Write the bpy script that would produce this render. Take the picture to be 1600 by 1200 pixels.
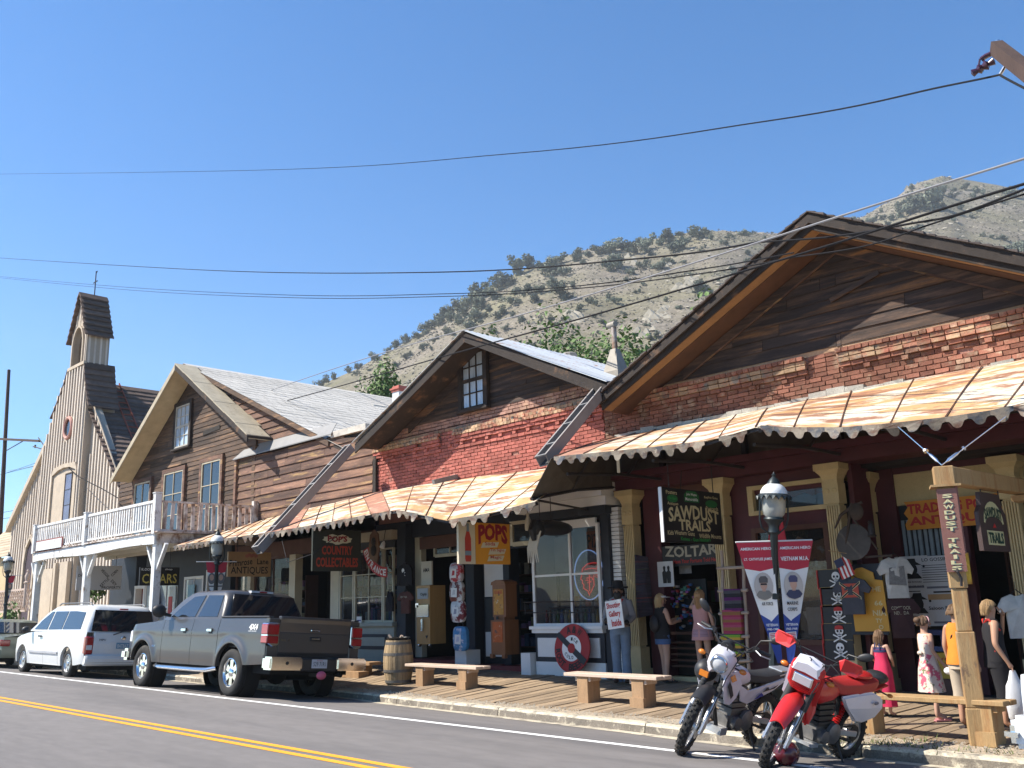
import bpy,bmesh,math,random
import numpy as np
from mathutils import Vector,Matrix,noise
for o in list(bpy.data.objects): bpy.data.objects.remove(o)
SC=bpy.context.scene
COL=SC.collection
rnd=random.Random(7)
R_=math.radians

# ------------------------------------------------------------------ camera
EYE=Vector((0,0,1.6))
CX=Vector((0.7053818,0.70822348,-0.02925776))  # right
CD=Vector((-0.18339927,0.14248145,-0.97265808))  # down
CF=Vector((-0.6846906,0.69146116,0.23039149))  # forward
cam=bpy.data.cameras.new('camera'); camo=bpy.data.objects.new('camera',cam); COL.objects.link(camo)
cam.sensor_width=36; cam.lens=36*1456/1600; cam.clip_start=.1; cam.clip_end=6000
mw=Matrix.Identity(4)
for i in range(3):
    mw[i][0]=CX[i]; mw[i][1]=-CD[i]; mw[i][2]=-CF[i]; mw[i][3]=EYE[i]
camo.matrix_world=mw
SC.camera=camo
# ------------------------------------------------------------------ sky, sun, exposure
SUN=Vector((-.62,-.66,1.0)).normalized()  # towards the sun
w=bpy.data.worlds.new('World'); SC.world=w; w.use_nodes=True
nt=w.node_tree; nt.nodes.clear()
sky=nt.nodes.new('ShaderNodeTexSky'); sky.sky_type='NISHITA'; sky.sun_disc=False
sky.sun_elevation=math.asin(SUN.z); sky.sun_rotation=math.atan2(SUN.x,SUN.y)
sky.altitude=1900; sky.air_density=1.0; sky.dust_density=.6; sky.ozone_density=2.0
bg=nt.nodes.new('ShaderNodeBackground'); bg.inputs['Strength'].default_value=.10
wo=nt.nodes.new('ShaderNodeOutputWorld')
hs=nt.nodes.new('ShaderNodeHueSaturation'); hs.inputs['Saturation'].default_value=1.38; nt.links.new(sky.outputs[0],hs.inputs['Color']); nt.links.new(hs.outputs[0],bg.inputs[0]); nt.links.new(bg.outputs[0],wo.inputs[0])
sl=bpy.data.lights.new('sun','SUN'); sl.energy=4.5; sl.angle=R_(.53); sl.color=(1,.94,.84)
so=bpy.data.objects.new('sun',sl); COL.objects.link(so)
so.rotation_euler=SUN.to_track_quat('Z','Y').to_euler(); so.location=(-40,-40,60)
SC.view_settings.view_transform='Standard'; SC.view_settings.look='None'
SC.view_settings.exposure=1.2; SC.view_settings.gamma=1; SC.view_settings.use_curve_mapping=False
SC.render.engine='CYCLES'
try:
    SC.cycles.max_bounces=6; SC.cycles.transparent_max_bounces=12; SC.cycles.caustics_reflective=False; SC.cycles.caustics_refractive=False
except Exception: pass

def P(px,py,Y):
    """point on the plane y = Y seen at a pixel of the 1600 x 1200 survey photograph"""
    d=CX*(px-800)+CD*(py-600)+CF*1456
    return EYE+d*(Y/d.y)
def PX(px,py,X):
    d=CX*(px-800)+CD*(py-600)+CF*1456
    return EYE+d*(X/d.x)

# ------------------------------------------------------------------ object helpers
def tag(o,label=None,cat=None,group=None,kind=None):
    if label: o['label']=label
    if cat: o['category']=cat
    if group: o['group']=group
    if kind: o['kind']=kind
    return o
def empty(name,loc,label=None,cat=None,group=None,rz=0,kind=None):
    o=bpy.data.objects.new(name,None); COL.objects.link(o); o.location=loc; o.rotation_euler=(0,0,rz)
    o.empty_display_size=.2
    return tag(o,label,cat,group,kind)
def link(name,me,parent=None,world=True):
    o=bpy.data.objects.new(name,me); COL.objects.link(o)
    if parent:
        o.parent=parent
        if world:  # geometry already in world space
            ofs=Vector((0,0,0)); q=parent
            while q: ofs+=q.location; q=q.parent
            # parents built in world space sit at the origin of their own parent
            o.matrix_parent_inverse=Matrix.Translation(-parent.location) if parent.parent is None and parent.type=='EMPTY' else Matrix.Identity(4)
    return o
def dup(o,parent=None,kids=None):
    c=o.copy(); COL.objects.link(c)
    if parent: c.parent=parent; c.matrix_parent_inverse=o.matrix_parent_inverse.copy()
    for ch in (KIDS.get(o.name,[]) if kids is None else kids): dup(ch,c)
    return c
KIDS={}

def V(*a): return Vector(a)
class MB:
    def __init__(s): s.v=[]; s.f=[]; s.m=[]; s.sm=[]
    def add(s,vs,fs,m=0,smooth=False):
        b=len(s.v); s.v+=[tuple(q) for q in vs]
        for f in fs: s.f.append(tuple(b+i for i in f)); s.m.append(m); s.sm.append(smooth)
        return s
    def box(s,x0,x1,y0,y1,z0,z1,m=0):
        return s.add([(x0,y0,z0),(x1,y0,z0),(x1,y1,z0),(x0,y1,z0),(x0,y0,z1),(x1,y0,z1),(x1,y1,z1),(x0,y1,z1)],
            [(0,3,2,1),(4,5,6,7),(0,1,5,4),(1,2,6,5),(2,3,7,6),(3,0,4,7)],m)
    def obox(s,c,u,v,n,a,b,d,m=0):
        """box centred c with half sizes a,b,d along unit vectors u,v,n"""
        c=Vector(c); u=Vector(u)*a; v=Vector(v)*b; n=Vector(n)*d
        return s.add([c-u-v-n,c+u-v-n,c+u+v-n,c-u+v-n,c-u-v+n,c+u-v+n,c+u+v+n,c-u+v+n],
            [(0,3,2,1),(4,5,6,7),(0,1,5,4),(1,2,6,5),(2,3,7,6),(3,0,4,7)],m)
    def bar(s,p,q,wd,ht,m=0,up=(0,0,1)):
        p=Vector(p); q=Vector(q); u=(q-p); L=u.length; u.normalize()
        sd=u.cross(Vector(up))
        if sd.length<1e-4: sd=u.cross(V(0,1,0))
        sd.normalize(); t=sd.cross(u)
        return s.obox((p+q)/2,u,sd,t,L/2,wd/2,ht/2,m)
    def prism(s,poly,a,b,plane='xz',m=0,ms=None):
        """polygon extruded: plane xz between y=a and y=b, plane yz between x=a and b, plane xy between z=a and b"""
        n=len(poly)
        if plane=='xz': g=lambda p,t: (p[0],t,p[1])
        elif plane=='yz': g=lambda p,t: (t,p[0],p[1])
        else: g=lambda p,t: (p[0],p[1],t)
        vs=[g(p,a) for p in poly]+[g(p,b) for p in poly]
        fs=[tuple(range(n)),tuple(range(2*n-1,n-1,-1))]
        s.add(vs,fs,m)
        bb=len(s.v)-2*n
        for i in range(n):
            j=(i+1) % n; s.f.append((bb+i,bb+n+i,bb+n+j,bb+j)); s.m.append(m if ms is None else ms); s.sm.append(False)
        return s
    def tube(s,pts,r,n=8,m=0,cap=True,closed=False,smooth=True,sq=1.0):
        pts=[Vector(p) for p in pts]; k=len(pts)
        rr=r if isinstance(r,(list,tuple)) else [r]*k
        vs=[]; up=None
        for i,p in enumerate(pts):
            if closed: t=pts[(i+1) % k]-pts[i-1]
            else: t=pts[min(i+1,k-1)]-pts[max(i-1,0)]
            if t.length<1e-9: t=V(0,0,1)
            t.normalize()
            if up is None:
                up=V(0,0,1) if abs(t.z)<.9 else V(1,0,0)
            a=t.cross(up)
            if a.length<1e-5: a=t.orthogonal()
            a.normalize(); up=a.cross(t); up.normalize()
            for j in range(n):
                an=2*math.pi*j/n
                vs.append(p+(a*math.cos(an)+up*math.sin(an)*sq)*rr[i])
        fs=[]
        for i in range(k if closed else k-1):
            i2=(i+1) % k
            for j in range(n):
                j2=(j+1) % n; fs.append((i*n+j,i*n+j2,i2*n+j2,i2*n+j))
        if cap and not closed: fs.append(tuple(range(n-1,-1,-1))); fs.append(tuple((k-1)*n+j for j in range(n)))
        return s.add(vs,fs,m,smooth)
    def lathe(s,prof,n=16,o=(0,0,0),ax=None,m=0,smooth=True,rf=None):
        """profile [(r,h)] about axis ax (default z) through o"""
        o=Vector(o); ax=Vector(ax).normalized() if ax else V(0,0,1)
        a=ax.orthogonal().normalized(); b=ax.cross(a)
        vs=[]
        for r,h in prof:
            for j in range(n):
                an=2*math.pi*j/n; q=r*(rf(an) if rf else 1)
                vs.append(o+ax*h+(a*math.cos(an)+b*math.sin(an))*q)
        fs=[]; k=len(prof)
        for i in range(k-1):
            for j in range(n):
                j2=(j+1) % n; fs.append((i*n+j,i*n+j2,(i+1)*n+j2,(i+1)*n+j))
        fs.append(tuple(range(n-1,-1,-1))); fs.append(tuple((k-1)*n+j for j in range(n)))
        return s.add(vs,fs,m,smooth)
    def loft(s,rings,m=0,smooth=True,cap=True):
        n=len(rings[0]); k=len(rings); vs=[p for r in rings for p in r]; fs=[]
        for i in range(k-1):
            for j in range(n):
                j2=(j+1) % n; fs.append((i*n+j,i*n+j2,(i+1)*n+j2,(i+1)*n+j))
        if cap: fs.append(tuple(range(n-1,-1,-1))); fs.append(tuple((k-1)*n+j for j in range(n)))
        return s.add(vs,fs,m,smooth)
    def ell(s,c,r,n=12,k=7,m=0,rot=None):
        rings=[]
        c=Vector(c)
        for i in range(k+1):
            t=math.pi*(i+(.12 if i==0 else (-.12 if i==k else 0)))/k
            ring=[]
            for j in range(n):
                a=2*math.pi*j/n
                q=V(r[0]*math.sin(t)*math.cos(a),r[1]*math.sin(t)*math.sin(a),-r[2]*math.cos(t))
                ring.append(c+(rot @ q if rot else q))
            rings.append(ring)
        return s.loft(rings,m)
    def text(s,st,O,U,Vv,wd,ht,m=0,off=.004,warp=None,bold=0.0,slab=False):
        """lettering fitted to a wd x ht box centred at O, U to the right, Vv up"""
        O=Vector(O); U=Vector(U).normalized(); Vv=Vector(Vv).normalized(); N=U.cross(Vv)
        vs,fs=glyphs(st,bold)
        xs=[p[0] for p in vs]; ys=[p[1] for p in vs]
        x0,x1,y0,y1=min(xs),max(xs),min(ys),max(ys)
        out=[]
        for x,y in vs:
            a=((x-x0)/(x1-x0+1e-9)-.5)*wd; b=((y-y0)/(y1-y0+1e-9)-.5)*ht
            if warp: a,b=warp(a,b)
            out.append(O+U*a+Vv*b+N*off)
        return s.add(out,fs,m)
    def build(s,name,mats,parent=None,world=True,smooth=None,bevel=0,seg=1,flat=False):
        me=bpy.data.meshes.new(name)
        me.from_pydata(s.v,[],s.f)
        if not isinstance(mats,(list,tuple)): mats=[mats]
        for q in mats: me.materials.append(q)
        me.polygons.foreach_set('material_index',s.m)
        if not flat:
            bm=bmesh.new(); bm.from_mesh(me)
            if bevel:
                bmesh.ops.remove_doubles(bm,verts=bm.verts,dist=1e-5)
                es=[e for e in bm.edges if len(e.link_faces)==2 and e.calc_face_angle(0)>.6]
                bmesh.ops.bevel(bm,geom=es,offset=bevel,segments=seg,affect='EDGES',clamp_overlap=True)
            bmesh.ops.recalc_face_normals(bm,faces=bm.faces)
            bm.to_mesh(me); bm.free()
        if smooth is None: smooth=any(s.sm)
        if smooth:
            me.polygons.foreach_set('use_smooth',[True]*len(me.polygons))
            try: me.set_sharp_from_angle(angle=R_(38))
            except Exception: pass
        return link(name,me,parent,world)
GL={}
def glyphs(st,bold=0.0):
    k=(st,bold)
    if k in GL: return GL[k]
    cu=bpy.data.curves.new('text','FONT'); cu.body=st; cu.resolution_u=2; cu.offset=bold; cu.fill_mode='BOTH'
    ob=bpy.data.objects.new('text',cu); COL.objects.link(ob)
    bpy.context.view_layer.update()
    dg=bpy.context.evaluated_depsgraph_get()
    me=bpy.data.meshes.new_from_object(ob.evaluated_get(dg))
    vs=[(q.co.x,q.co.y) for q in me.vertices]; fs=[tuple(p.vertices) for p in me.polygons]
    bpy.data.objects.remove(ob); bpy.data.curves.remove(cu); bpy.data.meshes.remove(me)
    GL[k]=(vs,fs); return GL[k]

# ------------------------------------------------------------------ materials
def nd(nt,t,**kw):
    n=nt.nodes.new(t)
    for k,v in kw.items(): setattr(n,k,v)
    return n
def rgb(c): return (c[0],c[1],c[2],1)
def M(name,col,rough=.7,metal=0,var=.18,vs=2.0,st=(1,1,1),bump=0,bs=40,rv=0,spots=None,spec=.4,coat=0,alpha=1,emit=None,cont=False,fine=.0):
    """base colour x noise variation x per-object variation, optional spots [(colour, scale, threshold, softness, stretch)]"""
    m=bpy.data.materials.new(name); m.use_nodes=True; nt=m.node_tree; L=nt.links.new
    b=nt.nodes['Principled BSDF']
    b.inputs['Roughness'].default_value=rough; b.inputs['Metallic'].default_value=metal
    b.inputs['Specular IOR Level'].default_value=spec; b.inputs['Coat Weight'].default_value=coat; b.inputs['Coat Roughness'].default_value=.05
    if alpha<1: b.inputs['Alpha'].default_value=alpha
    if emit: b.inputs['Emission Color'].default_value=rgb(emit[0]); b.inputs['Emission Strength'].default_value=emit[1]
    tc=nd(nt,'ShaderNodeTexCoord'); oi=nd(nt,'ShaderNodeObjectInfo')
    off=nd(nt,'ShaderNodeVectorMath',operation='SCALE'); cmb=nd(nt,'ShaderNodeCombineXYZ')
    for i in range(3): L(oi.outputs['Random'],cmb.inputs[i])
    L(cmb.outputs[0],off.inputs[0]); off.inputs['Scale'].default_value=37.0
    ad=nd(nt,'ShaderNodeVectorMath',operation='ADD'); L(tc.outputs['Object'],ad.inputs[0]); (None if cont else L(off.outputs[0],ad.inputs[1]))
    def nz(scale,stretch,detail=4):
        mp=nd(nt,'ShaderNodeMapping'); mp.inputs['Scale'].default_value=stretch; L(ad.outputs[0],mp.inputs[0])
        n=nd(nt,'ShaderNodeTexNoise'); n.inputs['Scale'].default_value=scale; n.inputs['Detail'].default_value=detail; n.inputs['Roughness'].default_value=.65
        L(mp.outputs[0],n.inputs['Vector']); return n
    base=nd(nt,'ShaderNodeRGB'); base.outputs[0].default_value=rgb(col); cur=base.outputs[0]
    for sp in (spots or []):
        c2,sc,th,sf=sp[:4]; n=nz(sc,sp[4] if len(sp)>4 else st,6)
        mr=nd(nt,'ShaderNodeMapRange'); mr.inputs['From Min'].default_value=th-sf; mr.inputs['From Max'].default_value=th+sf; L(n.outputs[0],mr.inputs[0])
        mx=nd(nt,'ShaderNodeMix',data_type='RGBA'); L(mr.outputs[0],mx.inputs[0]); L(cur,mx.inputs[6]); mx.inputs[7].default_value=rgb(c2); cur=mx.outputs[2]
    if var or rv or fine:
        n=nz(vs,st); mr=nd(nt,'ShaderNodeMapRange'); mr.inputs['From Min'].default_value=.25; mr.inputs['From Max'].default_value=.75
        mr.inputs['To Min'].default_value=1-var; mr.inputs['To Max'].default_value=1+var; L(n.outputs[0],mr.inputs[0]); f=mr.outputs[0]
        if fine:
            n2=nz(vs*22,st,2); r2=nd(nt,'ShaderNodeMapRange'); r2.inputs['From Min'].default_value=.3; r2.inputs['From Max'].default_value=.7
            r2.inputs['To Min'].default_value=1-fine; r2.inputs['To Max'].default_value=1+fine; L(n2.outputs[0],r2.inputs[0])
            mu=nd(nt,'ShaderNodeMath',operation='MULTIPLY'); L(f,mu.inputs[0]); L(r2.outputs[0],mu.inputs[1]); f=mu.outputs[0]
        if rv:
            r3=nd(nt,'ShaderNodeMapRange'); r3.inputs['To Min'].default_value=1-rv; r3.inputs['To Max'].default_value=1+rv; L(oi.outputs['Random'],r3.inputs[0])
            mu=nd(nt,'ShaderNodeMath',operation='MULTIPLY'); L(f,mu.inputs[0]); L(r3.outputs[0],mu.inputs[1]); f=mu.outputs[0]
        sc=nd(nt,'ShaderNodeVectorMath',operation='SCALE'); L(cur,sc.inputs[0]); L(f,sc.inputs['Scale']); cur=sc.outputs[0]
    L(cur,b.inputs['Base Color'])
    if bump:
        n=nz(bs,st,3); bp=nd(nt,'ShaderNodeBump'); bp.inputs['Strength'].default_value=bump; bp.inputs['Distance'].default_value=.01
        L(n.outputs[0],bp.inputs['Height']); L(bp.outputs[0],b.inputs['Normal'])
    m.diffuse_color=rgb(col)
    return m
def glass(name,col=(.02,.025,.03),rough=.03,alpha=.75):
    return M(name,col,rough,spec=.6,var=0,alpha=alpha)
# ------------------------------------------------------------------ ground levels
CURB=[(-120,11.2),(-28,10.95),(-22,10.85),(-15.2,10.75),(-13.2,10.42),(-8.2,9.95),(-6.1,9.62),(-3.8,9.72),(6,9.8),(40,9.9)]
EDGE=[(-120,11.9),(-28,11.7),(-20,11.45),(-14,11.1),(-11,10.75),(-8,10.5),(-5.5,10.42),(-3.5,10.5),(6,10.6),(40,10.7)]
def lerp(tab,x):
    for (a,p),(b,q) in zip(tab,tab[1:]):
        if x<=b: return p+(q-p)*(x-a)/(b-a)
    return tab[-1][1]
Yc=lambda x: lerp(CURB,x)
Yb=lambda x: lerp(EDGE,x)
def gz(x,y): return-.01*x-.08*max(0,y-8.6)
def zf(x): return gz(x,Yc(x))+.125
def zb(x): return min(.12+.026*max(0,-x-5),.5)
def bz(x,y):
    b=Yb(x); t=max(0,min(1,(y-b)/(14-b))); return zf(x)*(1-t)+zb(x)*t

# ------------------------------------------------------------------ ground, road, kerb, boardwalk
m_dirt=M('dry_earth',(.30,.24,.17),.95,var=.25,vs=.6,bump=.5,bs=12,fine=.15)
m_asph=M('asphalt',(.165,.150,.141),.85,var=.09,vs=.3,st=(.35,1,1),bump=.25,bs=160,fine=.09,spots=[((.108,.10,.097),.8,.6,.12,(.1,1,1)),((.26,.25,.23),7,.75,.02,(1,.6,1)),((.095,.09,.087),2.5,.72,.04,(.6,1,1))])
m_yel=M('road_yellow',(.78,.33,.02),.8,var=.1,vs=3,fine=.12,spots=[((.3,.22,.1),14,.66,.05,(1,1,1))])
m_wht=M('road_white',(.76,.75,.72),.8,var=.1,vs=3,fine=.1,spots=[((.25,.24,.23),14,.68,.05,(1,1,1))])
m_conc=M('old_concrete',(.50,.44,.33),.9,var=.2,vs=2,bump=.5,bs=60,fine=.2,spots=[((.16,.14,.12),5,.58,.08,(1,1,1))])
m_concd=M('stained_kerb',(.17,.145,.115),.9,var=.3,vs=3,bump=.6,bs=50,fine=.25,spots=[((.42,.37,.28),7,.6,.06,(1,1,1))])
m_grav=M('gravel',(.36,.29,.21),.95,var=.25,vs=2,bump=.9,bs=70,fine=.35)
m_stone=M('pebble',(.42,.36,.28),.9,var=.2,vs=3,rv=.3)
m_plank=M('grey_deck_plank',(.275,.20,.128),.85,var=.28,vs=3,st=(6,.5,6),bump=.5,bs=14,rv=.24,fine=.2,spots=[((.17,.125,.085),2.2,.6,.08,(5,.6,5))])

g_=MB(); g_.add([(-1100,-300,0),(1100,-300,0),(1100,1100,0),(-1100,1100,0)],[(0,1,2,3)])
ground=g_.build('ground',m_dirt); tag(ground,kind='structure')
for v in ground.data.vertices: v.co.z=-.01*v.co.x-.5
rd=MB(); xs=list(np.linspace(-120,40,161)); vs=[]; fs=[]
YS=[0,.25,.5,.75,1]
for x in xs:
    for y in (-9,2,6,8.6): vs.append((x,y,gz(x,y)))
    for t in (.33,.66,1): y=8.6+(Yc(x)+.05-8.6)*t; vs.append((x,y,gz(x,y)))
for i in range(len(xs)-1):
    for j in range(6): fs.append((i*7+j,i*7+j+7,i*7+j+8,i*7+j+1))
rd.add(vs,fs)
road=rd.build('road',m_asph); tag(road,kind='structure')
def stripe(y0,y1,m,dz=.004):
    b=MB(); vs=[]; fs=[]
    for i,x in enumerate(xs):
        vs+=[(x,y0,gz(x,y0)+dz),(x,y1,gz(x,y1)+dz)]
        if i: fs.append((2*i-2,2*i,2*i+1,2*i-1))
    b.add(vs,fs); return b.build('lane_marking',m,road,world=False)
stripe(5.83,5.93,m_yel); stripe(6.03,6.13,m_yel); stripe(8.44,8.54,m_wht)
# gutter pan: pale concrete strip at the foot of the kerb
b=MB(); vs=[]; fs=[]
for i,x in enumerate(xs):
    y=Yc(x); j=.05*noise.noise(V(x*.9,3,1))+.03*noise.noise(V(x*4,3,1)); vs+=[(x,y-.17+j,gz(x,y-.17)+.004),(x,y+.02,gz(x,y)+.01)]
    if i: fs.append((2*i-2,2*i,2*i+1,2*i-1))
b.add(vs,fs); tag(b.build('gutter_strip',m_conc),kind='structure')
# kerb stones
kerb=empty('kerb',(-15,10.6,0),kind='structure')
cuts=[-60,-52,-44,-37,-31,-26,-21.5,-17.8,-13.4,-10.6,-7.62,-4.72,-1.6,2,6,12,20]
for a,c in zip(cuts,cuts[1:]):
    b=MB(); k=max(3,int((c-a)/.5)); rings=[]
    for i in range(k+1):
        x=a+.008+(c-a-.016)*i/k; y=Yc(x); z=gz(x,y)-.05; t=z+.05+.125+.008*noise.noise(V(x*1.7,0,0))
        w_=.006*noise.noise(V(x*5,2,0))
        rings.append([(x,y+w_,z),(x,y+.025+w_,t-.03),(x,y+.05,t),(x,y+.19,t),(x,y+.19,z)])
    b.loft(rings,smooth=False)
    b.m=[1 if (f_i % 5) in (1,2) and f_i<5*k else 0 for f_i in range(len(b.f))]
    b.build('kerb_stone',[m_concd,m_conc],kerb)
# gravel verge between kerb and boards (and under the boards), then loose stones
b=MB(); vs=[]; fs=[]; gx=np.linspace(-120,40,641); K=9
for i,x in enumerate(gx):
    y0=Yc(x)+.17; y1=Yb(x)+.5
    for j in range(K):
        y=y0+(y1-y0)*j/(K-1); z=zf(x)-.012+.022*noise.noise(V(x*5,y*5,0))+.012*noise.noise(V(x*17,y*17,0))-(.04 if y>Yb(x)+.1 else 0)-(.02 if j==0 else 0)
        vs.append((x,y,z))
    if i:
        for j in range(K-1): fs.append(((i-1)*K+j,i*K+j,i*K+j+1,(i-1)*K+j+1))
b.add(vs,fs,0,True); tag(b.build('gravel_verge',m_grav,flat=True),kind='structure')
b=MB()
for i in range(2600):
    x=-2.5-18*rnd.random()**1.3; y=Yc(x)+.2+rnd.random()*(Yb(x)-Yc(x)-.15); r=.008+.02*rnd.random()**3; z=zf(x)
    q=[V(rnd.uniform(.6,1.2),0,-.2),V(-.4,rnd.uniform(.6,1.1),-.2),V(-.5,-rnd.uniform(.6,1.1),-.2),V(0,0,rnd.uniform(.5,.9))]
    b.add([(x+p.x*r,y+p.y*r,z+p.z*r+.004) for p in q],[(0,1,3),(1,2,3),(2,0,3)])
tag(b.build('loose_gravel',m_stone,flat=True),kind='stuff')
# weeds
m_weed=M('weed_leaf',(.10,.13,.03),.8,var=.3,vs=5)
b=MB()
for cx,cy,nn,sp in [(-4.95,9.85,120,.25),(-4.6,10.0,90,.2),(-3.55,10.1,40,.15),(-4.1,9.95,50,.2),(-4.3,10.3,40,.2)]:
    for i in range(nn):
        x=cx+rnd.gauss(0,sp); y=cy+rnd.gauss(0,sp*.5); h=.02+.05*rnd.random(); a=rnd.random()*6.3; z=zf(x)-.01
        d=V(math.cos(a),math.sin(a),0); b.add([(x-d.y*.006,y+d.x*.006,z),(x+d.y*.006,y-d.x*.006,z),(x+d.x*h*.8,y+d.y*h*.8,z+h)],[(0,1,2)])
tag(b.build('verge_weeds',m_weed,flat=True),kind='stuff')
# boardwalk: every plank an object
bw=empty('boardwalk',(-12,12,.1),kind='structure')
x=-2.0; wpl=.215
while x>-30:
    x0=x-wpl+.012; yf=Yb(x)+rnd.uniform(-.05,.05); dz=rnd.uniform(-.006,.006); hump=rnd.uniform(-.008,.008); yj=rnd.uniform(.0,.02)
    for (ya,yb_) in ((yf,14.6),):
        b=MB(); rings=[]
        for t in (0,.5,1):
            y=ya+(yb_-ya)*t; za=bz(x0,y)+dz+(hump if t==.5 else 0); zc=bz(x,y)+dz+(hump if t==.5 else 0)
            rings.append([(x0,y,za-.05),(x0+.006,y,za),(x-.006,y,zc),(x,y,zc-.05)])
        b.loft(rings,smooth=False); b.build('plank',m_plank,bw)
    x-=wpl
b=MB(); vs=[]; fs=[]
for i,x in enumerate(np.linspace(-120,-30,46)):
    vs+=[(x,Yc(x)+.17,zf(x)),(x,16,zf(x)+.1)]
    if i: fs.append((2*i-2,2*i,2*i+1,2*i-1))
b.add(vs,fs); tag(b.build('pavement',m_conc),kind='structure')

# ------------------------------------------------------------------ hill
HR=[(-700,985),(-200,965),(0,930),(170,830),(300,730),(400,660),(485,606),(560,574),(640,530),(720,478),(760,450),(830,415),(920,388),(1000,374),(1060,364),(1110,359),(1180,363),(1230,362),(1290,352),(1350,337),(1400,307),(1430,285),(1470,274),(1500,277),(1560,288),(1620,303),(1750,330),(2000,380),(2600,470),(3600,700)]
ridge=[]
for px,py in HR:
    d=CX*(px-800)+CD*(py-600)+CF*1456; h=math.hypot(d.x,d.y)
    r=430+220*max(0,min(1,(px-1150)/350)); ridge.append((math.atan2(d.x,d.y),1.6+d.z/h*r,r))
ridge.sort()
def hill_z(th,r):
    a=ridge
    if th<=a[0][0]: zr,rr=a[0][1],a[0][2]
    elif th>=a[-1][0]: zr,rr=a[-1][1],a[-1][2]
    else:
        for p,q in zip(a,a[1:]):
            if th<=q[0]:
                t=(th-p[0])/(q[0]-p[0]); zr=p[1]+(q[1]-p[1])*t; rr=p[2]+(q[2]-p[2])*t; break
    t=r/rr
    x,y=r*math.sin(th),r*math.cos(th)
    nz_=noise.fractal(V(x*.018,y*.018,0),1.0,2.0,5)*5.5+noise.fractal(V(x*.09,y*.09,4),1.0,2.0,3)*1.3
    base=-1.5
    if t<=1:
        s=max(0,(t-.12)/.88); z=base+(zr-base)*(s**1.25); z+=nz_*min(1,s*2.5)*max(.0,min(1,(1-t)*6))
        if t>.93: z+=nz_*.12
    else: z=zr-(r-rr)*.35+nz_*.25*max(0,1-(t-1)*8)
    return z
m_hill=M('dry_hillside',(.185,.158,.125),.95,var=.25,vs=.05,bump=.0,fine=.3,spots=[((.23,.20,.16),.12,.58,.1,(1,1,1)),((.15,.13,.095),.4,.55,.06,(1,1,1)),((.34,.30,.24),.9,.66,.03,(1,1,1)),((.16,.145,.09),.02,.5,.12,(1,1,1)),((.10,.10,.07),1.4,.66,.04,(1,1,1))])
m_hill.node_tree.nodes['Principled BSDF'].inputs['Specular IOR Level'].default_value=.1
nt_,nr=420,130; vs=[]; fs=[]
th0,th1=-1.75,.75
for i in range(nt_):
    th=th0+(th1-th0)*i/(nt_-1)
    for j in range(nr):
        t=j/(nr-1); r=50+780*t**1.3
        vs.append((r*math.sin(th),r*math.cos(th),hill_z(th,r)))
    if i:
        for j in range(nr-1): a=(i-1)*nr+j; fs.append((a,a+1,a+nr+1,a+nr))
b=MB(); b.add(vs,fs,0,True); hill=b.build('hill',m_hill,flat=True); tag(hill,kind='structure')
# leaf-clump crowns -----------------------------------------------
def leaf_blob(seed,n,size,lumps,flat=.8):
    """crown built of many small leaf faces scattered through overlapping lumps; returns verts, faces (unit radius)"""
    r=random.Random(seed); vs=[]; fs=[]
    L=[(V(r.gauss(0,.42),r.gauss(0,.42),r.gauss(0,.3)),r.uniform(.35,.65)) for _ in range(lumps)]
    for i in range(n):
        c,rad=L[r.randrange(lumps)]
        d=V(r.gauss(0,1),r.gauss(0,1),r.gauss(0,1)).normalized(); q=c+d*rad*(r.random()**.35)
        q.z *= flat
        nrm=(d+V(r.gauss(0,.6),r.gauss(0,.6),r.gauss(0,.6)+.3)).normalized(); u=nrm.orthogonal().normalized(); v=nrm.cross(u); a=r.random()*6.3
        u,v=u*math.cos(a)+v*math.sin(a),v*math.cos(a)-u*math.sin(a); s=size*r.uniform(.6,1.4)
        k=len(vs); vs+=[q-u*s,q-v*s*.55,q+u*s,q+v*s*.55]; fs.append((k,k+1,k+2,k+3))
    return vs,fs
m_jun=M('juniper_leaf',(.14,.155,.115),.9,var=.3,vs=.6,rv=.3,spec=.1)
m_scrub=M('sage_scrub',(.125,.112,.085),.95,var=.3,vs=.3,spec=.1)
m_rock=M('pale_rock',(.36,.32,.25),.95,var=.2,vs=.3,spec=.15)
jm=[]
for k in range(5):
    b=MB(); v_,f_=leaf_blob(k+20,620,.15,8,.9); b.add(v_,f_)
    lo=min(p.z for p in v_)
    for i in range(6):
        pass
    b.v=[(p[0],p[1],p[2]-lo-.08) for p in b.v]
    b.tube([(0,0,-.3),(.03,0,.2),(0,.03,.6)],[.1,.07,.03],5)
    o=b.build('juniper_tree',m_jun,flat=True); jm.append(o.data); bpy.data.objects.remove(o)
def hill_pt(px,py):
    d=CX*(px-800)+CD*(py-600)+CF*1456; h=math.hypot(d.x,d.y); th=math.atan2(d.x,d.y); s=d.z/h
    r=60.
    while r<900:
        if hill_z(th,r)>=1.6+s*r: return V(r*math.sin(th),r*math.cos(th),hill_z(th,r)),r
        r+=1.5
    return None,None
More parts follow.
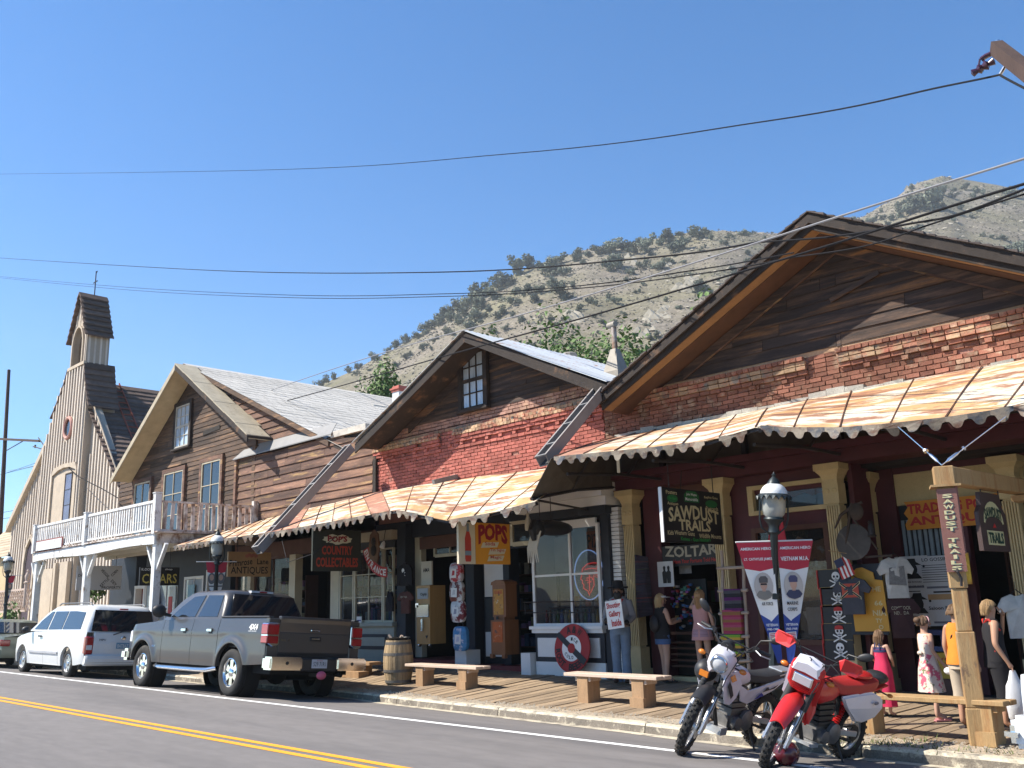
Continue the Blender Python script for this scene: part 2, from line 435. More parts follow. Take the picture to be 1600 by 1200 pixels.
JT=[(505,598,14),(520,590,10),(545,580,9),(560,572,11),(585,560,12),(606,548,9),(620,540,12),(633,533,12),(655,522,16),(668,510,20),(685,503,18),(700,492,20),(640,505,10),(705,498,14),(722,478,22),(736,470,24),(728,490,18),(718,500,16),(745,462,22),(760,455,18),(775,445,22),(770,462,20),(752,478,20),(742,494,20),(733,508,18),(790,438,20),(812,420,24),(824,412,20),(860,420,26),(850,414,20),(880,425,16),(870,407,18),(900,403,16),(905,394,10),(918,396,12),(938,392,16),(955,385,24),(964,412,24),(1000,380,12),(978,382,20),(990,392,16),(1010,383,20),(1030,379,14),(1045,372,20),(1060,364,10),(1094,366,20),(1104,362,9),(1110,372,8),(1088,361,7),(1165,364,12),(1175,365,6),(880,460,26),(870,512,8),(861,443,16),(893,540,10),(928,553,10),(907,570,12),(1062,382,20),(1053,388,16),(1030,415,12),(1045,408,10),(1075,375,8),(1170,397,9),(1095,450,20),(1098,445,8),(1030,415,16),(950,415,22),(962,405,14),(1135,380,8),(985,425,14),(1005,415,16),(1016,395,14),(945,550,8),(825,455,16),(845,450,14),(800,470,16),(782,490,18),(815,500,12),(835,470,12),(807,455,14),(770,520,10),(790,515,8),(860,500,10),(830,545,12),(845,535,8),(882,500,9),(760,540,10),(800,545,12),(735,545,12),(720,530,12),(700,520,12),(680,530,10),(660,545,10),(640,555,8),(620,570,10),(700,555,8),(690,575,7),(1000,455,7),(1040,470,6),(1060,480,7),(960,470,10),(920,470,12),(905,480,10),(890,490,8),(940,505,9),(975,490,6),
 (1422,327,20),(1438,320,24),(1455,318,26),(1465,320,14),(1425,312,14),(1410,335,12),(1395,340,10),(1405,322,8),(1425,360,18),(1415,365,12),(1365,343,10),(1358,346,8),(1470,300,14),(1490,296,7),(1508,293,10),(1525,303,12),(1535,301,8),(1583,303,16),(1570,300,6),(1488,307,10),(1567,316,8),(1378,330,6),(1425,285,8),(1568,372,9),(1545,398,12),(1580,395,18),(1590,390,12),(1600,395,14),(1550,370,6),(1535,368,5),(1520,340,6),(1500,325,8),(1475,325,8),(1380,340,8),(1600,380,8),(1390,352,8),(1335,345,8),(1345,352,6),(1320,352,6),(1530,330,6),(1490,345,6)]
rj=random.Random(3)
extra=[]
for _ in range(120):
    px=rj.uniform(540,1240); top=np.interp(px,[q[0] for q in HR],[q[1] for q in HR]); py=top+6+(rj.random()**1.5)*170
    if py<590: extra.append((px,py,rj.uniform(4,9)))
njun=0
for px,py,s in JT+extra:
    p,r=hill_pt(px,py+s*.45)
    if p is None: p,r=hill_pt(px,py+s*.45+8)
    if p is None: continue
    sz=s*r/1456*.74
    o=bpy.data.objects.new('juniper_tree',jm[njun % 5]); COL.objects.link(o); o.location=p; o.rotation_euler=(0,0,rj.random()*6.3); o.scale=(sz*rj.uniform(.85,1.15),sz*rj.uniform(.85,1.15),sz*rj.uniform(.75,1.05))
    sky_y=np.interp(px,[a_[0] for a_ in HR],[a_[1] for a_ in HR])
    tag(o,('large' if s>17 else 'medium' if s>10 else 'small')+' dark juniper '+('on the skyline' if py-sky_y<14 else 'high on the slope' if py-sky_y<60 else 'low on the rocky slope')+(' left of the middle gable ridge' if px<728 else ' above the metal roof' if px<840 else ' above the vent pipe' if px<1000 else ' left of the big gable' if px<1260 else ' below the far peak' if px<1500 else ' at the right edge'),'tree','junipers scattered on the hill'); njun+=1
# low scrub and rocks on the slope, too many to count
b=MB(); c=MB()
for i in range(46000):
    th=rj.uniform(-.95,.12); r=120+520*rj.random()**.8; z=hill_z(th,r); x,y=r*math.sin(th),r*math.cos(th); s=rj.uniform(.25,.8)*(r/350)**.5
    q=V(x,y,z); a=rj.random()*6.3
    if i % 3:
        s *= .9
        for k in range(3):
            e=V(rj.gauss(0,.5)*s,rj.gauss(0,.5)*s,0); h=s*rj.uniform(.5,.9); an=a+k*1.05; u=V(math.cos(an),math.sin(an),0)*s*.6
            b.add([q+e-u,q+e+u,q+e+u*.5+V(0,0,h),q+e-u*.6+V(0,0,h*.9)],[(0,1,2,3)])
    else:
        s *= .62 if rj.random()<.93 else 1.6
        c.add([q+V(s,0,-.2*s),q+V(-.5*s,.8*s,-.2*s),q+V(-.6*s,-.9*s,-.2*s),q+V(rj.gauss(0,.3)*s,rj.gauss(0,.3)*s,s*rj.uniform(.4,.8)),q+V(.5*s,.6*s,.4*s)],[(0,4,3),(4,1,3),(1,2,3),(2,0,3),(0,1,4)])
for (px,py,k,sp) in [(1060,450,14,5),(1080,440,12,5),(1075,455,10,6),(1035,490,14,7),(1020,500,12,6),(890,495,10,7),(900,500,10,6),(1040,417,10,5),(1435,315,12,5),(1440,310,10,6),(1005,520,6,8),(1410,290,10,5),(1415,300,12,5),(985,410,8,6)]:
    for i in range(k):
        p,r=hill_pt(px+rj.gauss(0,sp),py+rj.gauss(0,sp*.6))
        if p is None: continue
        s=rj.uniform(.8,2.2)
        c.add([p+V(s,0,-.4*s),p+V(-.5*s,.8*s,-.4*s),p+V(-.6*s,-.9*s,-.4*s),p+V(rj.gauss(0,.3)*s,rj.gauss(0,.3)*s,s*rj.uniform(.6,1.1)),p+V(.5*s,.6*s,.5*s)],[(0,4,3),(4,1,3),(1,2,3),(2,0,3),(0,1,4)])
tag(b.build('hillside_scrub',m_scrub,flat=True),kind='stuff'); tag(c.build('hillside_rocks',m_rock,flat=True),kind='stuff')
# green trees behind the roofs --------------------------------------
m_leaf=M('locust_leaf',(.10,.165,.045),.7,var=.35,vs=1.2,rv=.15,spec=.3)
m_bark=M('bark',(.12,.09,.06),.95,var=.3,vs=4,bump=.6)
def leafy_tree(p,R,H,seed,label,n=9000,leaf=.12):
    t=empty('leafy_tree',p,label,'tree','green trees behind the shop roofs')
    b=MB(); r=random.Random(seed)
    b.tube([p,p+V(.1,0,H*.3),p+V(0,.1,H*.55)],[.22,.17,.1],8)
    for k in range(6):
        a=k*1.05+r.random(); b.tube([p+V(.05,0,H*(.25+.05*k)),p+V(math.cos(a)*R*.4,math.sin(a)*R*.4,H*.6),p+V(math.cos(a)*R*.75,math.sin(a)*R*.75,H*.8)],[.09,.06,.02],6)
    b.build('trunk',m_bark,t)
    fl=H*.36/R; v_,f_=leaf_blob(seed,n,leaf/R,20,fl); zc=H*.66
    b=MB(); b.add([p+q*R+V(0,0,zc) for q in v_],f_); b.build('crown',m_leaf,t,flat=True)
for i,(px,py,Y,R) in enumerate([(606,572,30,2.1),(562,586,33,1.7),(815,516,34,2.9),(866,504,32,2.6),(918,528,30,3.0),(985,512,30,3.2),(1042,502,33,3.2),(776,508,38,2.2)]):
    q=P(px,py,Y); z0=1.5; H=(q.z-z0)/1.02
    leafy_tree(V(q.x,q.y,z0),R,H,40+i,['bright green tree rising over the grey shingle roof beside the brick chimney','small green tree behind the ridge of the shingle roof, left of the brick chimney','green tree just right of the middle gable, behind its metal roof','green tree behind the middle of the metal roof','green tree behind the eave of the metal roof, left of the rusty vent pipe','broad green tree behind the rusty roof vent pipe','green tree meeting the left slope of the big gable roof','thin green tree top peeking above the ridge of the metal roof'][i])
# ------------------------------------------------------------------ building materials
WST=(.6,6,9)
m_side=M('weathered_brown_siding',(.075,.046,.03),.85,var=.35,vs=2.2,st=(.5,4,5),bump=.6,bs=18,rv=.45,fine=.25,spots=[((.21,.12,.065),1.6,.6,.08,(.4,3,5)),((.05,.036,.03),2.2,.62,.06,(.5,3,5))])
m_sideo=M('old_red_brown_board',(.105,.058,.042),.85,var=.4,vs=2.0,st=(.5,4,5),bump=.7,bs=16,rv=.4,fine=.25,spots=[((.32,.20,.085),1.8,.61,.05,(.4,3,4)),((.21,.115,.075),1.1,.55,.08,(.4,3,3))])
m_sidek=M('charred_dark_siding',(.036,.025,.021),.85,var=.4,vs=2.0,st=(.4,4,6),bump=.6,bs=16,rv=.3,fine=.25,spots=[((.22,.105,.04),1.1,.62,.06,(.3,3,4)),((.10,.06,.04),2,.56,.08,(.4,3,5))])  # near-black boards; the orange spots paint in lit streaks
m_trimd=M('dark_weathered_trim',(.03,.022,.018),.85,var=.35,vs=3,bump=.5,bs=20,fine=.2,spots=[((.10,.055,.03),3,.63,.06,(1,1,1))])
m_tan=M('bare_tan_wood',(.27,.155,.07),.85,var=.2,vs=3,bump=.4,bs=20,fine=.15)  # tan of the soffit's outer strip has its lit look painted in
m_pale=M('faded_cream_trim',(.40,.345,.25),.85,var=.2,vs=3,bump=.3,bs=20,fine=.15,spots=[((.2,.15,.1),5,.66,.05,(1,1,1))])
m_mort=M('red_mortar',(.38,.19,.14),.95,var=.25,vs=2,bump=.6,bs=40,fine=.2)
def brickmat(name,col,spots,rv=.3):
    m=M(name,col,.9,var=.25,vs=3,bump=.6,bs=45,rv=rv,fine=.2,spots=spots)
    nt=m.node_tree; b=nt.nodes['Principled BSDF']; g=nd(nt,'ShaderNodeNewGeometry'); r=nd(nt,'ShaderNodeMapRange')
    r.inputs['To Min'].default_value=.75; r.inputs['To Max'].default_value=1.25; nt.links.new(g.outputs['Random Per Island'],r.inputs[0])
    src=b.inputs['Base Color'].links[0].from_socket; s=nd(nt,'ShaderNodeVectorMath',operation='SCALE'); nt.links.new(src,s.inputs[0]); nt.links.new(r.outputs[0],s.inputs['Scale']); nt.links.new(s.outputs[0],b.inputs['Base Color'])
    return m
m_brA=brickmat('painted_red_brick',(.34,.105,.08),[((.42,.24,.19),2.5,.66,.06,(1,1,1))],.2)
m_brB=brickmat('worn_orange_brick',(.28,.115,.075),[((.20,.09,.055),1.6,.55,.08,(1,1,1)),((.38,.25,.17),3.2,.60,.06,(1,1,1))],.3)
m_brT=brickmat('pale_worn_brick',(.40,.27,.165),[((.35,.13,.085),2.5,.52,.08,(1,1,1)),((.2,.18,.15),4,.6,.06,(1,1,1))],.3)
m_brP=brickmat('pinkish_grey_brick',(.30,.17,.13),[((.38,.24,.16),2.5,.6,.06,(1,1,1))],.2)
m_stucco=M('tan_plaster',(.40,.245,.145),.95,var=.2,vs=1.5,bump=.5,bs=30,fine=.15,spots=[((.30,.15,.1),2,.6,.06,(1,1,1))])
m_roofk=M('old_dark_shingle',(.075,.06,.055),.9,var=.3,vs=4,bump=.6,bs=30,rv=.25,fine=.2)
m_roofg=M('pale_grey_shingle',(.50,.47,.42),.9,var=.15,vs=1.2,bump=.5,bs=30,rv=.12,fine=.2)
m_metal=M('galvanised_roof_sheet',(.50,.52,.53),.5,metal=.1,var=.12,vs=1.5,rv=.12,fine=.08,spots=[((.33,.17,.09),.9,.62,.06,(5,.4,1))])
m_flash=M('grey_flashing',(.20,.195,.19),.6,metal=0,var=.12,vs=2)
m_gutter=M('grey_brown_gutter_paint',(.25,.225,.21),.6,var=.12,vs=3)
m_gutin=M('gutter_inside',(.05,.05,.05),.8)
m_wfr=M('old_white_sash',(.42,.39,.33),.7,var=.2,vs=6,fine=.15)
m_glass=M('window_glass',(.02,.024,.03),.04,spec=.7,var=0)
m_glassc=M('old_glass_with_curtain',(.40,.47,.54),.08,spec=.7,var=.35,vs=3,st=(3,1,.6))  # pale blue base paints curtains and reflected sky into the panes
m_shade=M('dark_interior',(.03,.025,.022),.95,var=.2)  # near black put into the colour as shade of unlit rooms and gaps

def clip_row(poly,z):
    xs_=[]
    n=len(poly)
    for i in range(n):
        (x0,z0),(x1,z1)=poly[i],poly[(i+1) % n]
        if (z0-z)*(z1-z)<0: xs_.append(x0+(x1-x0)*(z-z0)/(z1-z0))
    xs_.sort(); return [(xs_[i],xs_[i+1]) for i in range(0,len(xs_)-1,2)]
def siding(parent,poly,y,h,mat,holes=(),name='siding_board',cutp=.5,warp=.008,lap=.022,rng=rnd,maxlen=4.0,odd=None):
    """horizontal lap boards filling a polygon on the wall plane; every board its own object"""
    z0=min(p[1] for p in poly); z1=max(p[1] for p in poly); z=z0; row=0
    while z<z1-.02:
        zt=min(z+h,z1-.001); a=clip_row(poly,z+.012); c=clip_row(poly,zt-.012)
        if not a: z+=h; row+=1; continue
        for ai,(xa,xb) in enumerate(a):
            xc,xd=c[ai] if ai<len(c) else ((xa+xb)/2,(xa+xb)/2)
            segs=[(0,1)]
            L=xb-xa
            k=int(L/maxlen)+(1 if rng.random()<cutp and L>1.2 else 0)
            if k: cs=sorted(rng.uniform(.15,.85) for _ in range(k)); cs=[0]+cs+[1]; segs=list(zip(cs,cs[1:]))
            # openings
            out=[]
            for s0,s1 in segs:
                pcs=[(xa+L*s0,xa+L*s1,s0==0,s1==1)]
                for hx0,hx1,hz0,hz1 in holes:
                    if zt>hz0+.03 and z<hz1-.03:
                        nw=[]
                        for p0,p1,l,r in pcs:
                            if hx1<=p0 or hx0>=p1: nw.append((p0,p1,l,r))
                            else:
                                if hx0>p0+.02: nw.append((p0,hx0,l,False))
                                if hx1<p1-.02: nw.append((hx1,p1,False,r))
                        pcs=nw
                out+=pcs
            for p0,p1,l,r in out:
                t0=xc if l else p0+.004; t1=xd if r else p1-.004; b0=p0+(0 if l else .004); b1=p1-(0 if r else .004)
                if t1<t0: t0=t1=(t0+t1)/2
                if b1-b0<.03: continue
                w1,w2=rng.uniform(-warp,warp),rng.uniform(-warp,warp); ex=rng.uniform(0,.006)
                b=MB(); vs=[(b0,y-lap-ex,z+w1),(b1,y-lap-ex,z+w2),(t1,y-.005,zt+w2+.012),(t0,y-.005,zt+w1+.012),(b0,y+.02,z+w1),(b1,y+.02,z+w2),(t1,y+.02,zt+w2+.012),(t0,y+.02,zt+w1+.012)]
                b.add(vs,[(0,1,2,3),(7,6,5,4),(4,5,1,0),(3,2,6,7),(0,3,7,4),(1,5,6,2)])
                b.build(name,mat if not callable(mat) else mat(row),parent)
        z+=h; row+=1
def window(parent,x0,x1,z0,z1,y,cols,rows,m_f=None,m_g=None,fw=.06,mw=.022,depth=.06,cas=.09,m_c=None,mid=True,name='window',label=None,panes=True):
    """casing + sash bars + one pane object per light"""
    m_f=m_f or m_wfr; m_g=m_g or m_glass
    b=MB(); d=y-depth
    if cas:
        b.box(x0-cas,x0,d-.012,y+.02,z0-.02,z1+cas,1).box(x1,x1+cas,d-.012,y+.02,z0-.02,z1+cas,1).box(x0,x1,d-.014,y+.02,z1,z1+cas,1).box(x0-cas-.03,x1+cas+.03,d-.06,y+.02,z0-.08,z0-.02,1)
    b.box(x0,x0+fw,d,y,z0,z1).box(x1-fw,x1,d,y,z0,z1).box(x0+fw,x1-fw,d,y,z0-.02,z0+fw).box(x0+fw,x1-fw,d,y,z1-fw,z1)
    gx0,gx1,gz0,gz1=x0+fw,x1-fw,z0+fw,z1-fw
    for i in range(1,cols): xx=gx0+(gx1-gx0)*i/cols; b.box(xx-mw/2,xx+mw/2,d+.008,y-.005,gz0,gz1)
    for j in range(1,rows):
        zz=gz0+(gz1-gz0)*j/rows; h=mw*(1.6 if mid and j*2==rows else .5); b.box(gx0,gx1,d+.004,y-.003,zz-h,zz+h)
    wo_=b.build(name,[m_f,m_c or m_trimd],parent)
    if label: wo_['label']=label
    if panes:
        for i in range(cols):
            for j in range(rows):
                a0=gx0+(gx1-gx0)*i/cols+mw/2; a1=gx0+(gx1-gx0)*(i+1)/cols-mw/2; c0=gz0+(gz1-gz0)*j/rows+mw*.5; c1=gz0+(gz1-gz0)*(j+1)/rows-mw*.5
                t=rnd.uniform(-.004,.004)
                p=MB(); yy=y-depth*.45; p.add([(a0,yy,c0),(a1,yy+t,c0),(a1,yy+t,c1),(a0,yy-t,c1)],[(0,1,2,3)]); p.build('pane',m_g,wo_)
    return wo_
def brickmesh(seed,L=.20,H=.062,D=.06):
    r=random.Random(seed); b=MB(); b.box(0,L,0,D,0,H)
    b.v=[(x+r.uniform(-.005,.005),yy+r.uniform(-.004,.004),z+r.uniform(-.004,.004)) for x,yy,z in b.v]; return b
_bm={}
def bricks(parent,rows,mat,limit):
    """rows: list of (x0,x1,z,yface,brick length, brick height, mortar, mat). the nearest ones become single objects, the rest one stuff part"""
    cells=[]
    for ri,(x0,x1,z,yf,L,H,gap,mt) in enumerate(rows):
        x=x0-(0 if ri % 2 else (L+gap)/2)
        while x<x1-.03:
            a,c=max(x,x0),min(x+L,x1)
            if c-a>.04 and rnd.random()>.004: cells.append((a,c,z+rnd.uniform(-.004,.004),yf+rnd.uniform(-.008,.006),H,mt))
            x+=L+gap
    cells.sort(key=lambda q:-q[0])
    for i,(a,c,z,yf,H,mt) in enumerate(cells):
        k=(round(c-a,2),round(H,3),i % 3,mt.name)
        if i<limit:
            if k not in _bm:
                o=brickmesh(i % 3,c-a,H).build('brick',mt); _bm[k]=o.data; bpy.data.objects.remove(o)
            o=bpy.data.objects.new('brick',_bm[k]); COL.objects.link(o); o.parent=parent; o.matrix_parent_inverse=Matrix.Translation(-parent.location); o.location=(a,yf,z)
    rest={}
    for a,c,z,yf,H,mt in cells[limit:]:
        bb=rest.setdefault(mt.name,(MB(),mt))[0]; k=brickmesh(rnd.randrange(3),c-a,H); bb.add([(p[0]+a,p[1]+yf,p[2]+z) for p in k.v],k.f)
    if rest:
        allm=[q[1] for q in rest.values()]; bb=MB()
        for i,(k,mt) in enumerate(rest.values()): bb.add(k.v,k.f,i)
        o=bb.build('brick_courses',allm,parent,flat=True); o['kind']='stuff'
    return len(cells)
def slab(parent,name,mat,A,B,y0,y1,th,m2=None):
    """sloping roof slab from (xA,zA) to (xB,zB), y0..y1, thickness below"""
    b=MB(); (xa,za),(xb,zb_)=A,B
    L=math.hypot(xb-xa,zb_-za); nx,nz=0,-th*L/abs(xb-xa)
    b.prism([(xa,za),(xb,zb_),(xb+nx,zb_+nz),(xa+nx,za+nz)],y0,y1); return b.build(name,mat,parent)

# ================================================================== middle brick store (with the metal roof)
shopA=empty('brick_store',(-15.2,16,.3),'narrow red brick store with a sash window in its dark gable and a metal roof','building','gabled shops along the boardwalk')
xa0,xa1=-18.72,-11.33; zs=5.62
b=MB(); b.box(xa0,xa1,14.012,14.35,3.45,zs); b.build('brick_wall',m_mort,shopA)
rows=[]; z=3.95; i=0
while z<5.05: rows.append((xa0,xa1,z,13.975,.2,.06,.014,m_brA)); z+=.0755
zc=z
for k,(dy,mt) in enumerate([(.03,m_brA),(.0,m_brA),(.06,m_brA),(.09,m_brA),(.115,m_brT),(.085,m_brT)]):
    if k==1:  # dentil course
        x=xa0+.05
        while x<xa1: rows.append((x,x+.1,z,13.93,.1,.06,.3,m_brA)); x+=.21
    for s0,s1 in ((xa0,-16.2),(-15.7,xa1)): rows.append((s0,s1,z,13.975-dy,.2 if k<4 else .1,.06,.012,mt))
    rows.append((-16.19,-15.71,z,13.975,.2,.06,.012,m_brA)); z+=.0755
rows.append((xa0,xa1,z,13.97,.2,.055,.012,m_brT))
nA=bricks(shopA,rows,m_brA,299)
ap=P(728,518,13.2); el=P(556,693,13.2); er=P(948,600,13.2)
wallpoly=[(-18.9,zs),(-11.7,zs),(ap.x+.1-0,7.33)]
cx_=ap.x-.02
apz=ap.z
wallpoly=[(el.x+.05,zs),(er.x-.3,zs),(cx_,apz-.18)]
b=MB(); b.prism([(q[0],q[1]) for q in wallpoly],14.03,14.2); b.build('gable_wall',m_shade,shopA)
wx0,wz1=P(724,556,13.95).x,P(724,556,13.95).z; wx1,wz0=P(760,633,13.95).x,P(760,633,13.95).z
def up_(t): return wallpoly[0][0]+(cx_-wallpoly[0][0])*t,wallpoly[1][0]+(cx_-wallpoly[1][0])*t
tb2=(5.83-zs)/(apz-.18-zs); l2,r2=up_(tb2)
bz2=[]
for k in range(3):
    l3,r3=up_((.03+.0755*k+.06)/(apz-.18-zs)); bz2.append((l3,r3,zs+.02+.0755*k,13.985,.2,.06,.013,m_brP))
bricks(shopA,bz2,m_brP,0)
siding(shopA,[(l2,5.84),(r2,5.84),(cx_,apz-.18)],14.0,.115,m_sidek,holes=[(wx0-.08,wx1+.08,wz0-.05,wz1+.08)])
window(shopA,wx0,wx1,wz0,wz1,13.93,3,4,m_f=m_trimd,m_g=m_glassc,fw=.03,mw=.025,cas=.11,label='sash window in the dark gable, curtains and sky reflection painted on its panes')
for (e,nm) in ((el,-1),(er,1)):
    slab(shopA,'roof_deck',m_trimd,(cx_,apz),(e.x,e.z),13.2,26,.09)
    # barge board, soffit frieze
    slab(shopA,'barge_board',m_trimd,(cx_,apz-.02),(e.x,e.z-.02),13.17,13.21,.2)
    tt=(apz-.42-zs)/(apz-e.z); slab(shopA,'frieze_board',m_sidek,(cx_,apz-.12),(cx_+(e.x-cx_)*tt,apz+(e.z-apz)*tt-.12),13.955,13.985,.2)
    n=12
    for k in range(n):  # corrugated sheets running down the slope
        y0=13.12+k*1.07; y1=y0+1.1; b=MB(); rings=[]
        sag=lambda t: .05*math.sin(math.pi*t)
        for t in (0,.5,1):
            x=cx_+(e.x-cx_+nm*.06)*t; zz=apz+(e.z-apz)*t+.03-sag(t)*.6+.012*(k % 2); ring=[]
            for q in range(13): ring.append((x,y0+(y1-y0)*q/12,zz+.022*(q % 2)))
            for q in range(12,-1,-1): ring.append((x,y0+(y1-y0)*q/12,zz+.022*(q % 2)-.012))
            rings.append(ring)
        b.loft(rings,smooth=False); b.build('roof_sheet',m_metal,shopA)
b=MB(); b.box(xa0-.02,xa0+.1,13.9,14.05,3.6,5.75); b.build('corner_board',m_trimd,shopA)
# ================================================================== big brick store on the right
shopB=empty('brick_store',(-6.4,16,.2),'wide brick store with a big dark gable and cream fluted columns under its awning','building','gabled shops along the boardwalk')
xb0,xb1=-11.32,-.6
zs2=5.47
b=MB(); b.box(xb0,xb1,14.012,14.35,3.75,zs2+.02); b.build('brick_wall',m_mort,shopB)
rows=[]; z=4.45
while z<4.93: rows.append((xb0,xb1,z,13.975,.2,.06,.014,m_brB)); z+=.0755
secs=[(xb0+.45,-7.0),(-6.45,-2.9),(-2.4,xb1)]
for k,(dy,mt) in enumerate([(.0,m_brB),(.0,m_brB),(.05,m_brB),(.09,m_brT),(.10,m_brT),(.13,m_brB)]):
    for s0,s1 in secs:
        rows.append((s0,s1,z,13.975-dy,.2 if k<5 else .1,.06,.012,mt))
        if k==1:
            x=s0+.1
            while x<s1: rows.append((x,x+.1,z,13.93,.1,.06,.3,m_brB)); x+=.3
    for s0,s1 in ((xb0,xb0+.44),(-6.99,-6.46),(-2.89,-2.41)): rows.append((s0,s1,z,13.975,.2,.06,.012,m_brB))
    z+=.0755
nB=bricks(shopB,rows,m_brB,299)
b=MB(); b.box(xb0,xb1,13.985,14.1,z-.02,zs2+.03); b.build('plaster_band',m_stucco,shopB)
# broken plaster ledge where the awning meets the wall
b=MB()
for x in np.arange(xb0+.3,xb1,.31): 
    hh=.07+.05*rnd.random(); zz=4.62+rnd.uniform(-.02,.02)+(.06 if-7.2<x<-6.3 else 0); b.obox((x+.15,13.93,zz),(1,0,rnd.uniform(-.04,.04)),(0,1,0),(0,0,1),.152,.05,hh)
b.build('ledge',M('grey_ledge_mortar',(.34,.32,.28),.95,var=.3,vs=3,bump=.6,bs=30,fine=.2),shopB)
ap=P(1265,333,13.2); el=P(940,618,13.2); sl_=(ap.z-el.z)/(ap.x-el.x); er=V(ap.x+4.9,13.2,ap.z-4.9*.535)
cx_,apz=ap.x,ap.z
wp=[(el.x+.35,zs2+.02),(er.x-.6,zs2+.02),(cx_,apz-.25)]
b=MB(); b.prism(wp,14.03,14.2); b.build('gable_wall',m_shade,shopB)
siding(shopB,wp,14.0,.20,m_sidek,cutp=.7,warp=.014,lap=.03,maxlen=3.2)
b=MB(); b.obox((-6.05,13.93,6.38),V(1,0,.30),(0,1,0),V(-.30,0,1),.42,.012,.035); b.build('loose_board',m_sidek,shopB)['label']='loose siding board hanging at a slant'
for (e,nm) in ((el,-1),(er,1)):
    slab(shopB,'roof_deck',m_roofk,(cx_,apz),(e.x,e.z),13.16,27,.07)
    slab(shopB,'barge_board',m_trimd,(cx_,apz-.05),(e.x,e.z-.05),13.12,13.17,.12)
    slab(shopB,'barge_board',m_trimd,(cx_,apz-.17),(e.x,e.z-.17),13.19,13.23,.1)
    slab(shopB,'soffit',m_tan,(cx_,apz-.235),(e.x,e.z-.235),13.25,13.47,.03)
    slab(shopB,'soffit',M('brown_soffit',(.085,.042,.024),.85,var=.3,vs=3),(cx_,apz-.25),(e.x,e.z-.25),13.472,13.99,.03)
    tt=(apz-.52-zs2)/(apz-e.z); ex_,ez_=cx_+(e.x-cx_)*tt,apz+(e.z-apz)*tt
    slab(shopB,'frieze_board',m_sidek,(cx_,apz-.30),(ex_,ez_-.30),13.945,13.965,.16)
    slab(shopB,'frieze_moulding',m_sideo,(cx_,apz-.475),(ex_,ez_-.475),13.935,13.962,.025)
    for k in range(34):  # ragged shingle courses at the eave edge
        t0,t1=k/34,(k+1)/34
        b=MB(); xa_,xb_=cx_+(e.x-cx_)*t0,cx_+(e.x-cx_)*t1; za,zb2=apz+(e.z-apz)*t0,apz+(e.z-apz)*t1
        ov=rnd.uniform(-.03,.03); yy=13.08+ov
        b.add([(xa_,yy,za+.01),(xb_,yy,zb2+.035),(xb_,27,zb2+.035),(xa_,27,za+.01),(xa_,yy,za-.005),(xb_,yy,zb2-.005),(xb_,27,zb2-.005),(xa_,27,za-.005)],[(0,1,2,3),(4,7,6,5),(0,4,5,1),(1,5,6,2),(2,6,7,3),(3,7,4,0)]); b.build('shingle_course',m_roofk,shopB)
# rusty vent pipe on the valley between the roofs
m_rusty=M('rusty_pipe',(.20,.11,.065),.7,var=.3,vs=6,spots=[((.36,.33,.30),3,.55,.08,(1,1,1))])
m_galv=M('grey_galvanised',(.26,.23,.19),.6,metal=.1,var=.2,vs=4,spots=[((.3,.2,.12),3,.62,.05,(1,1,1))])
v0=P(963,582,15.5)
vp=empty('vent_pipe',v0,'rusty stove pipe with a flared sheet metal base standing on the valley between two roofs','vent pipe')
b=MB(); s1,s2,t=.2,.07,.52; rings=[[(v0.x+sx*s,v0.y+sy*s,v0.z-.25+zz) for sx,sy in ((-1,-1),(1,-1),(1,1),(-1,1))] for s,zz in ((s1,0),(s1,.25),(s2,.25+t))]
b.loft(rings,smooth=False); b.build('flared_base',m_galv,vp)
b=MB(); b.tube([v0+V(0,0,.45),v0+V(0,0,1.08)],.058,12); b.build('pipe',m_rusty,vp)
b=MB(); b.tube([v0+V(.09,-.05,1.07),v0+V(-.16,.02,1.09)],.065,12); b.build('cap',m_galv,vp)
b=MB(); b.tube([v0+V(.06,-.06,.75),v0+V(.09,-.12,.3),v0+V(.1,-.16,-.1)],.006,5); b.build('stay_wire',m_galv,vp)
# low ribbed vent beyond the metal roof
q=P(890,562,20); vt=empty('roof_vent',q,'white ribbed turbine vent on the far slope of the metal roof','roof vent')
b=MB(); b.lathe([(.2,-.5),(.2,.0),(.22,.02),(.22,.16),(.17,.2),(0.01,.22)],24,q,rf=lambda a: 1+.05*math.cos(a*12)); b.build('vent_drum',m_galv,vt)

# ================================================================== brown board house with the balcony (left)
houseC=empty('board_house',(-27,17,.5),'tall brown clapboard house with a white balcony, three upper windows and a steep gable','building','gabled shops along the boardwalk')
ap=P(275,569,13.25); el=P(174,748,13.25); er=P(388,680,13.25); cx_,apz=ap.x,ap.z
wl,wr=P(186,790,14).x,P(401,700,14).x
wp=[(wl,3.6),(wr,3.6),(wr,er.z+.02),(cx_+.1,apz-.12),(wl,el.z+.25)]
b=MB(); b.prism(wp,14.03,14.3); b.build('wall',m_shade,houseC)
wins=[]
for (l,t,r,bt) in ((212,757,233,803),(258,741,284,812),(317,724,342,822)):
    a=P(l,t,13.95); c=P(r,bt,13.95); zt=a.z; zbm=4.05; wins.append((a.x,c.x,zbm,zt))
a=P(277,637,13.95); c=P(295,698,13.95); wins.append((a.x,c.x,c.z+.06,a.z))
siding(houseC,wp,14.0,.15,m_side,holes=[(x0-.1,x1+.1,z0-.1,z1+.1) for x0,x1,z0,z1 in wins],cutp=.4,warp=.006)
for i,(x0,x1,z0,z1) in enumerate(wins): window(houseC,x0,x1,z0,z1,13.97,2 if i<3 else 3,3 if i<3 else 4,m_f=M('cream_sash',(.46,.40,.29),.7,var=.2,vs=5) if i<3 else m_wfr,m_g=m_glass if i<3 else m_glassc,cas=.13,mid=(i==3),fw=.05,m_c=m_sideo if i<3 else m_trimd)
